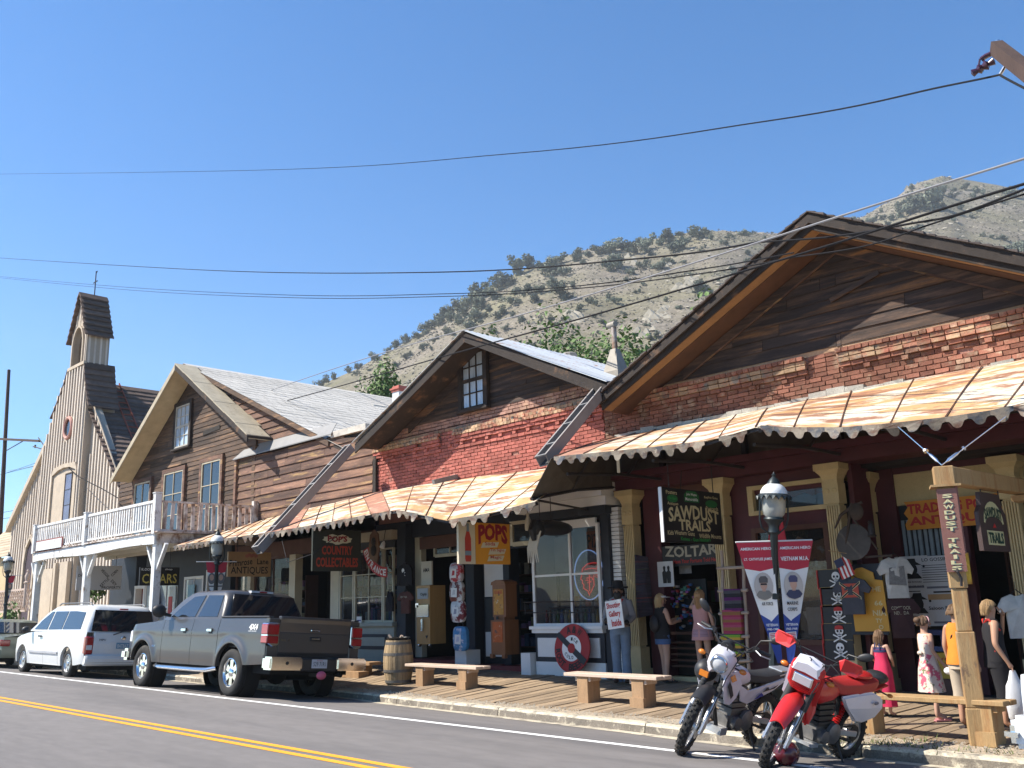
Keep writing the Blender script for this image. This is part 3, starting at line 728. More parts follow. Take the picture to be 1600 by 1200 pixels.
b=MB(); b.obox((P(330,672,13.96).x,13.965,P(330,672,13.96).z),V(1,0,.05),(0,1,0),(0,0,1),.55,.006,.07); b.build('board_gap',m_shade,houseC)  # near-black strip laid on the boards as the shade of a gap
for (e,nm) in ((el,-1),(er,1)):
    slab(houseC,'roof_deck',m_trimd,(cx_,apz),(e.x,e.z),13.25,14.04,.06)
    slab(houseC,'barge_board',m_pale if nm<0 else m_trimd,(cx_,apz-.005),(e.x,e.z-.005),13.21,13.25,.16)
    slab(houseC,'soffit',M('yellowed_soffit',(.46,.37,.22),.85,var=.15,vs=3),(cx_,apz-.07),(e.x,e.z-.07),13.255,13.96,.02)
    if nm>0:
        for k in range(7):
            t0,t1=k/7,(k+1)/7; slab(houseC,'weather_board',m_pale,(cx_+(e.x-cx_)*t0,apz+(e.z-apz)*t0+.03+.012*(k%2)),(cx_+(e.x-cx_)*t1-.005,apz+(e.z-apz)*t1+.03+.012*(k%2)),13.2,13.95+.06*(k%3),.03)
b=MB(); b.box(wr-.08,wr+.1,13.9,14.06,4.3,er.z-.1); b.build('corner_board',m_side,houseC)
# wide roof set back behind the gable, pale shingles
rA=P(292,569,14.0); rB=P(520,690,14.0)
wp=[(rA.x,rA.z-.1),(rB.x-.3,rB.z-.1),(rA.x,rB.z-.3)]
b=MB(); b.prism(wp,14.10,14.28); b.build('side_gable_wall',m_shade,houseC)
siding(houseC,wp,14.075,.2,m_sideo,cutp=.3,warp=.015,lap=.035)
zend=rB.z-.35*((rA.z-rB.z)/(rB.x-rA.x)); xend=rB.x+.9; zend=rB.z-.9*((rA.z-rB.z)/(rB.x-rA.x))
slab(houseC,'roof_deck',m_trimd,(rA.x-.2,rA.z),(xend,zend),13.9,27,.08)
slab(houseC,'barge_board',m_side,(rA.x,rA.z),(rB.x,rB.z),13.85,13.9,.13)
nc=26
for k in range(nc):  # shingle courses, each split in tabs
    t0,t1=k/nc,(k+1)/nc+.004; x0=rA.x+(xend-rA.x)*t0; x1=rA.x+(xend-rA.x)*t1; z0=rA.z+(zend-rA.z)*t0; z1=rA.z+(zend-rA.z)*t1
    b=MB(); y=13.85
    while y<27:
        yw=.32*rnd.uniform(.8,1.2); j=rnd.uniform(-.004,.006)
        b.add([(x0,y,z0+.015),(x1,y,z1+.022+j),(x1,y+yw-.012,z1+.022+j),(x0,y+yw-.012,z0+.015),(x1,y,z1+.005),(x1,y+yw-.012,z1+.005)],[(0,1,2,3),(1,4,5,2)]); y+=yw
    b.build('shingle_course',m_roofg,houseC,flat=True)['kind']='stuff'
slab(houseC,'roof_deck',m_trimd,(rA.x-.2,rA.z),(rA.x-5.5,rA.z-3.4),14.3,27,.08)
# low lift in the roof on the far slope
q0=P(527,628,20); b=MB(); b.prism([(q0.x,q0.z-.55),(q0.x+2.3,q0.z-1.5),(q0.x+2.3,q0.z-.5),(q0.x,q0.z-.12)],20,24); b.build('roof_lift',m_roofg,houseC)

# ================================================================== lower board shop between
shopD=empty('board_shop',(-22,15,.5),'low brown board shop front between the balcony house and the brick store','building','gabled shops along the boardwalk')
xd0,xd1=P(370,740,13.9).x,-18.75; zt=P(440,700,13.9).z
b=MB(); b.box(xd0,xd1,13.98,14.3,3.5,zt); b.build('wall',m_shade,shopD)
siding(shopD,[(xd0,3.95),(xd1+.0,3.95),(xd1,zt-.12),(xd0,zt)],13.93,.235,m_sideo,cutp=.9,warp=.012,lap=.035,maxlen=3)
b=MB(); b.box(xd0-.07,xd0+.05,13.84,14.0,3.9,zt+.02); b.build('corner_board',m_sideo,shopD)
b=MB(); x1=P(522,686,13.9).x; b.add([(xd0-.1,13.8,zt),(x1,13.8,zt+.02),(x1-.1,14.05,zt+.36),(xd0+.35,14.05,zt+.36),(xd0-.1,13.8,zt-.03),(x1,13.8,zt-.01),(x1-.1,14.05,zt+.33),(xd0+.35,14.05,zt+.33)],[(0,1,2,3),(7,6,5,4),(0,4,5,1),(1,5,6,2),(2,6,7,3),(3,7,4,0)]); b.build('flashing',m_flash,shopD)
b=MB(); b.box(x1-.1,xd1-.25,13.86,14.5,zt-.08,zt+.08); b.build('parapet_end',M('broken_plaster',(.5,.46,.4),.95,var=.3,vs=4,bump=.7,bs=20),shopD)
# ================================================================== rusty awnings
m_awn=M('cream_rust_awning',(.60,.53,.41),.6,var=.10,vs=2,rv=.06,fine=.08,cont=True,spots=[((.50,.29,.13),1.15,.515,.03,(.8,2.6,2.6)),((.30,.145,.085),1.4,.545,.022,(.75,2.8,2.8)),((.27,.12,.07),5,.64,.03,(.8,2.2,2.2))])
m_awr=M('rust_red_sheet',(.34,.16,.10),.7,var=.2,vs=2,fine=.1,spots=[((.6,.46,.3),1.6,.6,.05,(.7,2.6,2.6))])
m_val=M('rusty_valance',(.20,.165,.125),.7,var=.3,vs=6,rv=.4,fine=.2,spots=[((.11,.055,.035),4,.54,.07,(1,1,2)),((.05,.055,.065),3,.55,.06,(1,1,1)),((.4,.34,.26),5,.66,.04,(1,1,1))])
m_seam=M('dark_seam',(.20,.10,.06),.8,var=.3,vs=5)
m_under=M('awning_underside',(.10,.085,.065),.9,var=.3,vs=3)
m_iron=M('dark_iron',(.035,.03,.03),.6,metal=.3,var=.2,vs=5)
def awning(name,label,front,back,wsheet,red=(),rise=None):
    """front, back: polylines of (x,y,z) left to right with the same count"""
    t=empty(name,front[len(front)//2],label,'awning','rusty sheet metal awnings')
    def at(pl,u):
        k=u*(len(pl)-1); i=min(int(k),len(pl)-2); return V(*pl[i]).lerp(V(*pl[i+1]),k-i)
    N=400; L=0; acc=[0]
    for i in range(N): L+=(at(front,(i+1)/N)-at(front,i/N)).length; acc.append(L)
    def us(d):
        j=int(np.searchsorted(acc,d)); j=min(max(j,1),N); return (j-1+(d-acc[j-1])/(acc[j]-acc[j-1]+1e-9))/N
    n=round(L/wsheet)
    for k in range(n):
        u0,u1=us(L*k/n+.004),us(L*(k+1)/n-.004); rows=[]
        j=rnd.uniform(-.012,.012); jj=.006*(k % 2)
        for q in range(5):
            s=q/4; r_=[]
            for u in (u0,(u0*2+u1)/3,(u0+u1*2)/3,u1):
                p=at(front,u).lerp(at(back,u),s); p.z+=jj+.02*math.sin(s*3.14)+.012*noise.noise(V(p.x*2,p.y*2,3)); r_.append(p)
            rows.append(r_)
        b=MB(); vs=[p for r_ in rows for p in r_]; fs=[(a*4+c,a*4+c+1,a*4+c+5,a*4+c+4) for a in range(4) for c in range(3)]
        m_=len(vs); vs+=[p-V(0,0,.012) for p in vs]; fs+=[(d_+m_,c_+m_,b_+m_,a_+m_) for a_,b_,c_,d_ in fs]+[(0,m_,m_+3,3)]
        b.add(vs,fs); 
        # rolled seam along the left edge
        b.tube([at(front,u0)+V(0,0,.012),at(front,u0).lerp(at(back,u0),.5)+V(0,0,.035),at(back,u0)+V(0,0,.015)],.011,4,1)
        b.build('metal_sheet',[m_awr if k in red else m_awn,m_seam],t,flat=True)
    ns=round(L/.235); drop=.10
    for k in range(ns):  # scalloped valance, tongue by tongue
        if rnd.random()<.08: continue
        u0,u1=us(L*k/ns),us(L*(k+1)/ns); a,c=at(front,u0),at(front,u1); bend=rnd.uniform(-.03,.03) if rnd.random()<.8 else rnd.uniform(-.07,.06); dr=drop*rnd.uniform(.75,1.1)
        top=.055; pr=[(0,.0),(0,-top),(.16,-top-.01),(.22,-top-dr*.35),(.3,-top-dr*.75),(.42,-top-dr*.97),(.58,-top-dr*.97),(.7,-top-dr*.75),(.78,-top-dr*.35),(.84,-top-.01),(1,-top),(1,0)]
        fr=[]; bk=[]
        for s,dz in pr:
            p=a.lerp(c,s); yy=bend*max(0,-dz-top)/drop; fr.append(p+V(0,-.012+yy,dz+.004)); bk.append(p+V(0,-.003+yy,dz+.004))
        b=MB(); nn=len(pr); b.add(fr+bk,[tuple(range(nn)),tuple(range(2*nn-1,nn-1,-1))]+[(i,i+nn,(i+1)%nn+nn,(i+1)%nn) for i in range(nn)]); b.build('valance_tongue',m_val,t,flat=True)
    # rafters, purlins and boards under the sheets
    b=MB(); k=0.0
    while k<=L:
        u=us(min(k,L-.01)); b.bar(at(front,u)+V(0,.02,-.05),at(back,u)+V(0,-.02,-.06),.05,.07); k+=1.25
    for s in (.02,.33,.66): 
        for i in range(len(front)-1): b.bar(V(*front[i]).lerp(V(*back[i]),s)-V(0,0,.045),V(*front[i+1]).lerp(V(*back[i+1]),s)-V(0,0,.045),.05,.05)
    b.build('framing',m_iron,t)
    return t,at,us,L
fA=[(P(272,853,11.0)),P(440,829,10.95),P(520,815,10.95),P(603,799,10.95),P(622,797,10.8),P(700,813,10.7),P(760,803,10.75),P(837,784,10.9)]
bA=[V(-26.2,13.92,4.05),V(-22.2,13.9,4.25),V(-20.4,13.95,4.32),V(-18.8,13.95,4.4),V(-17.6,13.95,4.4),V(-15.0,13.95,4.36),V(-13.2,13.95,4.30),V(-11.5,13.95,4.27)]
awA,atA,usA,LA=awning('awning','long cream and rust awning over the three left shop fronts, cut by the grey gutter',[tuple(q) for q in fA],[tuple(q) for q in bA],.66,red=(7,8,13))
fB=[P(866,714,10.95),P(1010,700,10.95),P(1100,690,10.95),P(1150,676,10.95),P(1195,663,10.85),P(1215,668,10.8),P(1320,668,10.8),P(1400,661,10.85),P(1480,652,10.9),P(1560,640,10.95),P(1600,630,11),V(-1.9,11,3.6),V(-.8,11,3.62)]
bB=[V(-11.0,13.9,4.66),V(-9.6,13.9,4.66),V(-8.6,13.9,4.66),V(-8.1,13.9,4.66),V(-7.6,13.9,4.68),V(-7.3,13.9,4.7),V(-6.2,13.9,4.7),V(-5.2,13.9,4.7),V(-4.3,13.9,4.7),V(-3.6,13.9,4.7),V(-3.1,13.9,4.7),V(-1.9,13.9,4.7),V(-.8,13.9,4.7)]
awB,atB,usB,LB=awning('awning','cream and rust awning of the big right hand store, scalloped edge over the motorcycles',[tuple(q) for q in fB],[tuple(q) for q in bB],.62,red=(0,))
# hanging sheet cheek at its left end, iron brackets
ck=empty('awning_cheek',(-10.6,12.4,3.6),'dark sheet metal cheek closing the left end of the right awning','awning end sheet')
b=MB(); pts=[fB[0]+V(-.05,-.03,-.02),V(-11.0,13.85,4.62),V(-11.0,13.85,3.72),V(-10.75,12.4,3.55),V(-10.5,10.95,3.28)]
b.add(pts+[p+V(.015,0,0) for p in pts],[(0,1,2,3,4),(9,8,7,6,5)]+[(i,i+5,(i+1)%5+5,(i+1)%5) for i in range(5)]); b.build('sheet',m_under,ck)
b=MB(); b.tube([V(-10.48,10.95,3.26),V(-10.75,12.4,3.53),V(-11.0,13.85,3.7)],.03,6); b.tube([V(-10.48,10.95,3.26),V(-11.5,13.6,3.3)],.02,6); b.tube([V(-10.7,12.2,3.5),V(-10.3,12.4,4.2)],.02,6); b.build('iron_rail',m_iron,ck)
for x in (-9.9,-8.2,-6.5,-4.9,-3.4):
    t=empty('awning_bracket',(x,13.7,3.8),{-9.9:'iron strut under the right awning above the small white shop window',-8.2:'curved iron strut under the right awning left of the second cream column',-6.5:'curved iron strut under the right awning at the third cream column',-4.9:'iron strut under the right awning above the wooden sign post',-3.4:'iron strut under the right awning at the right edge of the picture'}[x],'bracket','iron struts under the right awning')
    b=MB(); b.tube([V(x,13.8,3.72),V(x,12.6,3.62+.1),V(x,11.2,3.62)],.028,6); b.tube([V(x,13.75,4.3),V(x-.0,13.1,4.0),V(x,12.75,3.72)],.024,6); b.build('strut',m_iron,t)
    b=MB(); b.box(x-.04,x+.04,13.76,13.86,3.6,4.35); b.build('wall_plate',m_iron,t)
# flashing rolls on the roofs of the awnings
b=MB(); q=P(713,748,13.93); b.obox((q.x,13.6,4.36),(1,0,0),V(0,1,.25),V(0,-.25,1),.04,.35,.05); o=b.build('flashing_strip',m_flash); tag(o,'bent grey flashing piece where the left awning meets the red brick','flashing')

# ================================================================== gutters reaching out over the awnings
def gutter(a,c,wd,ht,label):
    t=empty('roof_gutter',a,label,'gutter','open box gutters draining the roof valleys'); a,c=Vector(a),Vector(c)
    u=(c-a); L=u.length; u.normalize(); sd=V(1,0,0); sd=(sd-u*sd.dot(u)).normalized(); n=sd.cross(u); n=n if n.z>0 else-n
    m=(a+c)/2; b=MB()
    b.obox(m-n*ht/2,u,sd,n,L/2,wd/2,.008); b.build('bottom',m_gutter,t)
    for s in (-1,1):
        b=MB(); b.obox(m+sd*s*wd/2,u,sd,n,L/2,.008,ht/2); b.obox(m+sd*s*wd/2+n*ht/2,u,sd,n,L/2,.018,.012); b.build('side',m_gutter,t)
    for k in range(int(L/.75)+2):
        b=MB(); b.obox(a+u*min(L-.02,.02+k*.75)+n*ht*.5,u,sd,n,.018,wd/2-.01,.012); b.build('cross_strap',M('strap',(.36,.34,.32),.6,var=.1) if k<0 else m_flash,t)
    b=MB(); b.obox(m-n*(ht/2-.02),u,sd,n,L/2-.02,wd/2-.02,.004); b.build('lining',m_gutin,t)
    return t
gutter(P(547,700,13.35),P(402,860,10.7),.21,.19,'long grey open gutter slanting over the left awning before the brown board shop')
gutter(P(939,610,13.3),P(848,720,11.15),.20,.18,'grey open gutter slanting from beside the big gable down to the right awning')

# ================================================================== balcony (part of the board house, stands on white posts)
m_wp=M('chipped_white_paint',(.62,.62,.61),.7,var=.15,vs=4,fine=.12,spots=[((.24,.19,.15),6,.62,.05,(1,1,.6))])
m_wp2=M('worn_white_paint',(.55,.5,.46),.75,var=.25,vs=4,fine=.15,spots=[((.22,.14,.10),4,.53,.07,(1,1,.6))])
bx0,bx1,by,bzf=-33.3,-24.25,10.95,3.72
sg_=lambda x:-.02*math.cos((x+29)/2.2)*0+.035*math.sin((x+33)*1.3)*0-.0*x
b=MB()
for i in range(12):
    x0=bx0+(bx1-bx0)*i/12; x1=bx0+(bx1-bx0)*(i+1)/12; s=lambda x: .03*math.sin((x+33)*1.1)
    b.add([(x0,by-.05,bzf-.28+s(x0)),(x1,by-.05,bzf-.28+s(x1)),(x1,by-.05,bzf+s(x1)),(x0,by-.05,bzf+s(x0)),(x0,by+.02,bzf-.28+s(x0)),(x1,by+.02,bzf-.28+s(x1)),(x1,by+.02,bzf+s(x1)),(x0,by+.02,bzf+s(x0))],[(0,1,2,3),(7,6,5,4),(0,4,5,1),(3,2,6,7),(0,3,7,4),(1,5,6,2)])
b.build('balcony_fascia',m_wp,houseC)
b=MB(); b.box(bx1-.02,bx1+.04,by,13.95,bzf-.26,bzf); b.build('balcony_fascia',m_wp2,houseC)
k=0; x=bx0
while x<bx1:
    b=MB(); b.box(x,x+.29,by+.03-(.1 if 0 else .12),13.95,bzf+.005,bzf+.045+rnd.uniform(-.004,.004)); b.build('balcony_plank',m_wp2,houseC); x+=.3
b=MB(); b.box(bx0,bx1,by+.03,13.95,bzf-.06,bzf-.02)
for y in (11.6,12.4,13.2): b.box(bx0,bx1,y,y+.08,bzf-.2,bzf-.06)
b.build('balcony_soffit',M('cream_soffit_boards',(.50,.46,.38),.8,var=.15,vs=3,st=(.3,4,1)),houseC)
rz=bzf+.92
for (x,h) in ((bx0,rz-.02),(-29.0,rz+.02),(bx1-.02,rz+.13)):
    b=MB(); b.box(x-.085,x+.085,by-.1,by+.07,bzf-.02,h); b.box(x-.1,x+.1,by-.115,by+.085,h,h+.03); b.build('railing_post',m_wp,houseC,bevel=.006)
for a,c in ((bx0+.09,-29.09),(-28.91,bx1-.12)):
    b=MB(); b.box(a,c,by-.045,by+.02,rz-.1,rz-.03); b.build('handrail',m_wp,houseC)
    b=MB(); b.box(a,c,by-.035,by+.01,bzf+.1,bzf+.15); b.build('bottom_rail',m_wp,houseC)
    n=int((c-a)/.155)
    for i in range(n):
        xx=a+(c-a)*(i+.5)/n; b=MB(); j=rnd.uniform(-.008,.008); b.add([(xx-.035,by-.02,bzf+.15),(xx+.035,by-.02,bzf+.15),(xx+.035+j,by-.02,rz-.1),(xx-.035+j,by-.02,rz-.1),(xx-.035,by,bzf+.15),(xx+.035,by,bzf+.15),(xx+.035+j,by,rz-.1),(xx-.035+j,by,rz-.1)],[(0,1,2,3),(7,6,5,4),(0,4,5,1),(3,2,6,7),(0,3,7,4),(1,5,6,2)]); b.build('baluster',m_wp,houseC)
xr=bx1+.0
b=MB(); b.box(xr-.03,xr+.03,by+.09,13.9,rz-.1,rz-.05); b.box(xr-.03,xr+.03,by+.09,13.9,bzf+.06,bzf+.11); b.build('handrail',m_wp2,houseC)
for i in range(14):
    yy=by+.2+i*.2; b=MB(); j=rnd.uniform(-.03,.03); b.add([(xr,yy-.05,bzf+.03),(xr,yy+.05,bzf+.03),(xr,yy+.05+j,rz-.08),(xr,yy-.05+j,rz-.08),(xr+.02,yy-.05,bzf+.03),(xr+.02,yy+.05,bzf+.03),(xr+.02,yy+.05+j,rz-.08),(xr+.02,yy-.05+j,rz-.08)],[(0,1,2,3),(7,6,5,4),(0,4,5,1),(3,2,6,7),(0,3,7,4),(1,5,6,2)]); b.build('baluster',m_wp2,houseC)
b=MB(); b.box(xr-.06,xr+.06,13.75,13.9,bzf,rz+.08); b.build('railing_post',m_wp2,houseC)
for x in (bx0+.15,-29.0,bx1-.1):
    b=MB(); b.box(x-.095,x+.095,by-.0,by+.19,bz(x,11.6)-.05,bzf-.26); b.build('balcony_post',m_wp,houseC,bevel=.008)
    for s in (-1,1):
        b=MB(); b.bar((x+s*.09,by+.09,bzf-.95),(x+s*.55,by+.09,bzf-.3),.07,.09,up=(0,1,0)); b.build('brace',m_wp,houseC)
b=MB(); a=P(58,856,10.86); c=P(119,834,10.86); d=P(119,853,10.86); e=P(58,875,10.86)
b.box(-33.0,-30.7,by-.09,by-.06,bzf+.0,bzf+.37,1); b.box(-32.96,-30.74,by-.1,by-.085,bzf+.04,bzf+.33,0)
sb=b.build('blank_sign_board',[m_wp,M('dull_red_frame',(.25,.09,.08),.7)]); tag(sb,'blank white board with a thin red frame fixed to the balcony railing','sign board')

# ================================================================== church
m_chw=M('cream_board_and_batten',(.40,.335,.265),.8,var=.14,vs=1.2,st=(4,4,.5),fine=.1,rv=.1)
m_chb=M('church_batten',(.58,.50,.42),.8,var=.12,vs=2,rv=.12)
m_cht=M('church_trim',(.46,.38,.29),.8,var=.15,vs=3)
m_chs=M('church_shingle',(.12,.082,.064),.9,var=.3,vs=3,bump=.5,bs=20,rv=.3,fine=.2)
m_pink=M('pink_frame',(.48,.25,.2),.7,var=.1)
ch=empty('church',(-41,17,.5),'cream board and batten church with a gabled belfry, round window and dark shingle roof','church')
YT,YF=15.0,15.3
def pf(px,py,y): q=P(px,py,y); return (q.x,q.z)
# tower front: flared shaft
tL,tR=pf(108,578,YT),pf(133,571,YT)
b3=pf(83,652,YT); b4=pf(138,640,YT)
base_z=.4
xL=b3[0]; xR=tR[0]+.45
fr=[(xL-.9,base_z),(xR,base_z),(xR,pf(138,632,YT)[1]),(tR[0]+.25,pf(136,600,YT)[1]),(tR[0],tR[1]),(tL[0],tL[1]),(pf(97,605,YT)[0],pf(97,605,YT)[1]),(pf(88,628,YT)[0],pf(88,628,YT)[1]),(b3[0],b3[1]),(xL-.9,pf(75,700,YT)[1])]
# cut: tall recessed window panel
b=MB(); b.prism(fr,YT,YT+.6); b.build('tower_wall',m_chw,ch)
def battens(poly,y,step,holes=()):
    xs_=np.arange(min(p[0] for p in poly)+.12,max(p[0] for p in poly),step); sw=[(z,x) for x,z in poly]
    for x in xs_:
        for z0,z1 in clip_row(sw,x):
            segs=[(z0+.02,z1-.02)]
            for hx0,hx1,hz0,hz1 in holes:
                if hx0<x<hx1:
                    ns=[]
                    for a,c in segs:
                        if hz1<=a or hz0>=c: ns.append((a,c))
                        else:
                            if hz0>a: ns.append((a,hz0))
                            if hz1<c: ns.append((hz1,c))
                    segs=ns
            for a,c in segs:
                if c-a<.1: continue
                b=MB(); b.box(x-.05,x+.05,y-.06,y,a,c); b.build('batten',m_chb,ch)
rw=P(108,669,YT); r0=(rw.x,rw.z)
wx0,wz0=pf(82,824,YT); wx1,wz1=pf(115,728,YT)
wx0=pf(80,800,YT)[0]; wx1=pf(116,800,YT)[0]
battens(fr,YT,.32,[(r0[0]-.5,r0[0]+.5,r0[1]-.55,r0[1]+.55),(wx0-.15,wx1+.1,wz0-.1,wz1+.1),(pf(36,900,YT)[0],pf(56,900,YT)[0],.3,pf(45,830,YT)[1]),(pf(55,900,YT)[0]-.1,pf(118,900,YT)[0],0,pf(90,890,YT)[1])])
b=MB(); ring=[]
for k in range(24):
    a=2*math.pi*k/24; ring.append(V(r0[0]+.42*math.cos(a),YT-.05,r0[1]+.46*math.sin(a)))
b.tube(ring,.075,8,closed=True); rwin=b.build('round_window',m_pink,ch)
b=MB(); b.add([(q.x,q.y+.02,q.z) for q in ring],[tuple(range(24))]); b.build('pane',m_glass,rwin)
# tall recessed arch with narrow window
b=MB(); b.box(wx0-.12,wx0,YT-.1,YT+.01,wz0,wz1-.2).box(wx1,wx1+.12,YT-.1,YT+.01,wz0,wz1-.2); b.prism([(wx0-.12,wz1-.2),(wx0,wz1-.2),((wx0*3+wx1)/4,wz1-.02),((wx0+wx1)/2,wz1+.03),((wx0+wx1*3)/4,wz1-.02),(wx1,wz1-.2),(wx1+.12,wz1-.2),(wx1-.1,wz1+.12),((wx0+wx1)/2,wz1+.2),(wx0+.1,wz1+.12)],YT-.1,YT+.01); b.box(wx0-.15,wx1+.15,YT-.25,YT+.01,wz0-.14,wz0); b.build('window_surround',m_cht,ch)
b=MB(); b.box(wx0,wx1,YT-.02,YT-.004,wz0,wz1-.2); b.build('recess_panel',m_cht,ch)
xa,xb=pf(99,800,YT)[0],pf(110,800,YT)[0]
window(ch,xa,xb,wz0+.1,pf(105,740,YT)[1],YT-.02,1,3,m_f=m_trimd,cas=0,depth=.03,fw=.06,m_g=M('dusky_stained_glass',(.12,.11,.16),.15,var=.4,vs=3),name='window')
# lower arched door and porch piers
dx0,dx1=pf(38,900,YT)[0],pf(54,900,YT)[0]; dz=pf(47,838,YT)[1]
pts=[(dx0,.3),(dx0,dz-1.2),(dx0+.15,dz-.5),((dx0+dx1)/2,dz),(dx1-.15,dz-.5),(dx1,dz-1.2),(dx1,.3)]
b=MB(); b.prism(pts,YT-.03,YT-.005); b.build('door',M('dark_purple_door',(.06,.04,.05),.7),ch)
b=MB()
for p,q in zip(pts,pts[1:]): b.bar((p[0],YT-.06,p[1]),(q[0],YT-.06,q[1]),.16,.12,up=(0,1,0))
b.build('door_surround',m_cht,ch)
b=MB(); b.box(pf(58,900,YT)[0],pf(86,900,YT)[0],YT-.12,YT-.03,.3,pf(72,890,YT)[1]); b.build('door',m_cht,ch)
b=MB(); b.box(pf(90,900,YT)[0],pf(93,900,YT)[0],YT-.2,YT-.03,.3,pf(92,880,YT)[1]); b.box(pf(100,900,YT)[0],pf(112,900,YT)[0],YT-.2,YT-.03,.3,pf(92,880,YT)[1]); b.build('pier',m_cht,ch)
# main facade behind the tower
xm=(tL[0]+tR[0])/2-.3; ridge_z=PX(172,600,xm).z
eL=(pf(20,820,YF)); eR=pf(190,765,YF)
apx=(xm,ridge_z)
fl=[(eL[0],.4),(eR[0]+2,.4),(eR[0]+2,eR[1]-2),eR,(xR+.25,pf(141,640,YF)[1]+.0),apx,eL]
b=MB(); b.prism(fl,YF,YF+.3); b.build('front_wall',m_chw,ch)
lp=[(eL[0]+.05,.4),(xL-.9,.4),(xL-.9,pf(62,720,YF)[1]+.2),eL]
battens([(eL[0]+.05,.4),(fr[0][0],.4),(fr[0][0],eL[1]+(apx[1]-eL[1])*(fr[0][0]-eL[0])/(apx[0]-eL[0])),eL],YF,.32)
battens([(xR+.1,.4),(eR[0]+1.5,.4),(eR[0]+1.5,eR[1]-1.5),eR,(xR+.25,pf(141,640,YF)[1])],YF,.32)
slab(ch,'barge_board',m_cht,(apx[0],apx[1]+.1),(eL[0]-.2,eL[1]-.05),YF-.25,YF+.0,.25)
slab(ch,'barge_board',m_cht,(xR+.2,pf(141,640,YF)[1]+.12),(eR[0]+.2,eR[1]),YF-.04,YF,.07)
def shingle_roof(A,B,y0,y1,n,th=.06):
    for k in range(n):
        t0,t1=k/n,(k+1)/n+.01; x0=A[0]+(B[0]-A[0])*t0; x1=A[0]+(B[0]-A[0])*t1; z0=A[1]+(B[1]-A[1])*t0; z1=A[1]+(B[1]-A[1])*t1
        b=MB(); y=y0
        while y<y1:
            yw=min(.45*rnd.uniform(.7,1.3),y1-y+.01); j=rnd.uniform(0,.02); b.add([(x0,y,z0),(x1,y,z1+th+j),(x1,y+yw-.01,z1+th+j),(x0,y+yw-.01,z0),(x1,y,z1),(x1,y+yw-.01,z1)],[(0,1,2,3),(1,4,5,2),(0,4,1),(2,5,3)]); y+=yw
        b.build('shingle_course',m_chs,ch,flat=True)['kind']='stuff'
shingle_roof(apx,(eR[0]+.3,eR[1]-.1),YF-.2,32,24)
shingle_roof((eR[0]+.3,eR[1]-.1),(eR[0]+2.2,eR[1]-2.2),YF-.2,32,6)
slab(ch,'roof_deck',m_chs,apx,(eL[0]-.2,eL[1]),YF-.2,32,.1)
# belfry
bL,bR=pf(107,530,YT),pf(135,521,YT); xa,xb=tL[0]+.05,tR[0]-.02; zb0,zb1=tL[1]-.3,(bL[1]+bR[1])/2; pk=pf(127,459,YT); xc=(xa+xb)/2
yb1=YT+1.0
aw=(xb-xa)*.34; az=pf(121,515,YT)[1]; 
arch=[(xc-aw,zb0+.35)]+[(xc-aw*math.cos(a)*1,az-.9+.95*math.sin(a)*1.0) for a in np.linspace(0,math.pi/2*.98,6)]+[(xc+aw*math.cos(a),az-.9+.95*math.sin(a)) for a in np.linspace(math.pi/2*.98,0,6)]+[(xc+aw,zb0+.35)]
b=MB()
b.prism([(xa,zb0),(xc-aw,zb0)]+[p for p in arch[:7]]+[(xc,pk[1]-.2),(xa,zb1)],YT,YT+.25); b.prism([(xb,zb0),(xb,zb1),(xc,pk[1]-.2)]+arch[7:]+[(xc+aw,zb0)],YT,YT+.25); b.box(xc-aw,xc+aw,YT,YT+.25,zb0,zb0+.35)
b.box(xb-.2,xb,YT+.25,yb1,zb0,zb1); b.box(xa,xa+.2,YT+.25,yb1,zb0,zb1); b.box(xa+.2,xb-.2,yb1-.2,yb1,zb0,zb1)
b.build('belfry',m_chw,ch)
for i in range(5):
    xx=xa+.12+(xb-xa-.24)*i/4
    zt_=zb1+(pk[1]-.3-zb1)*(1-abs(xx-xc)/((xb-xa)/2)); z0_=zb0 if abs(xx-xc)>aw+.02 else az+.15
    if i==2: z0_=az+.3
    b=MB(); b.box(xx-.03,xx+.03,YT-.03,YT,z0_,zt_); b.build('batten',m_chb,ch)
for i in range(4):
    yy=YT+.12+(yb1-YT-.24)*i/3; b=MB(); b.box(xb,xb+.03,yy-.04,yy+.04,zb0,zb1); b.build('batten',m_chb,ch)
b=MB()
for p,q in zip(arch,arch[1:]): b.bar((p[0],YT-.04,p[1]),(q[0],YT-.04,q[1]),.09,.09,up=(0,1,0))
b.box(xa-.05,xb+.05,YT-.08,YT+.05,zb0+.2,zb0+.34); b.build('arch_trim',m_cht,ch)
b=MB(); b.lathe([(.02,.5),(.12,.48),(.16,.3),(.2,.1),(.3,0),(.28,0),(.05,.05)],16,(xc+.1,YT+.5,zb0+.75)); b.build('bell',M('bronze',(.05,.04,.03),.4,metal=.6),ch)
ov=.12
for s,xe in ((1,xb+ov),(-1,xa-ov)):
    A,B=(xc,pk[1]),(xe,zb1-.2)
    n=8
    for k in range(n):
        t0,t1=k/n,(k+1)/n; x0=A[0]+(B[0]-A[0])*t0; x1=A[0]+(B[0]-A[0])*t1; z0=A[1]+(B[1]-A[1])*t0; z1=A[1]+(B[1]-A[1])*t1
        b=MB(); b.prism([(x0,z0),(x1+s*.1,z1+.02),(x1+s*.1,z1-.05),(x0,z0-.1)],YT-.18,yb1+.1); b.build('shingle_course',m_chs,ch)
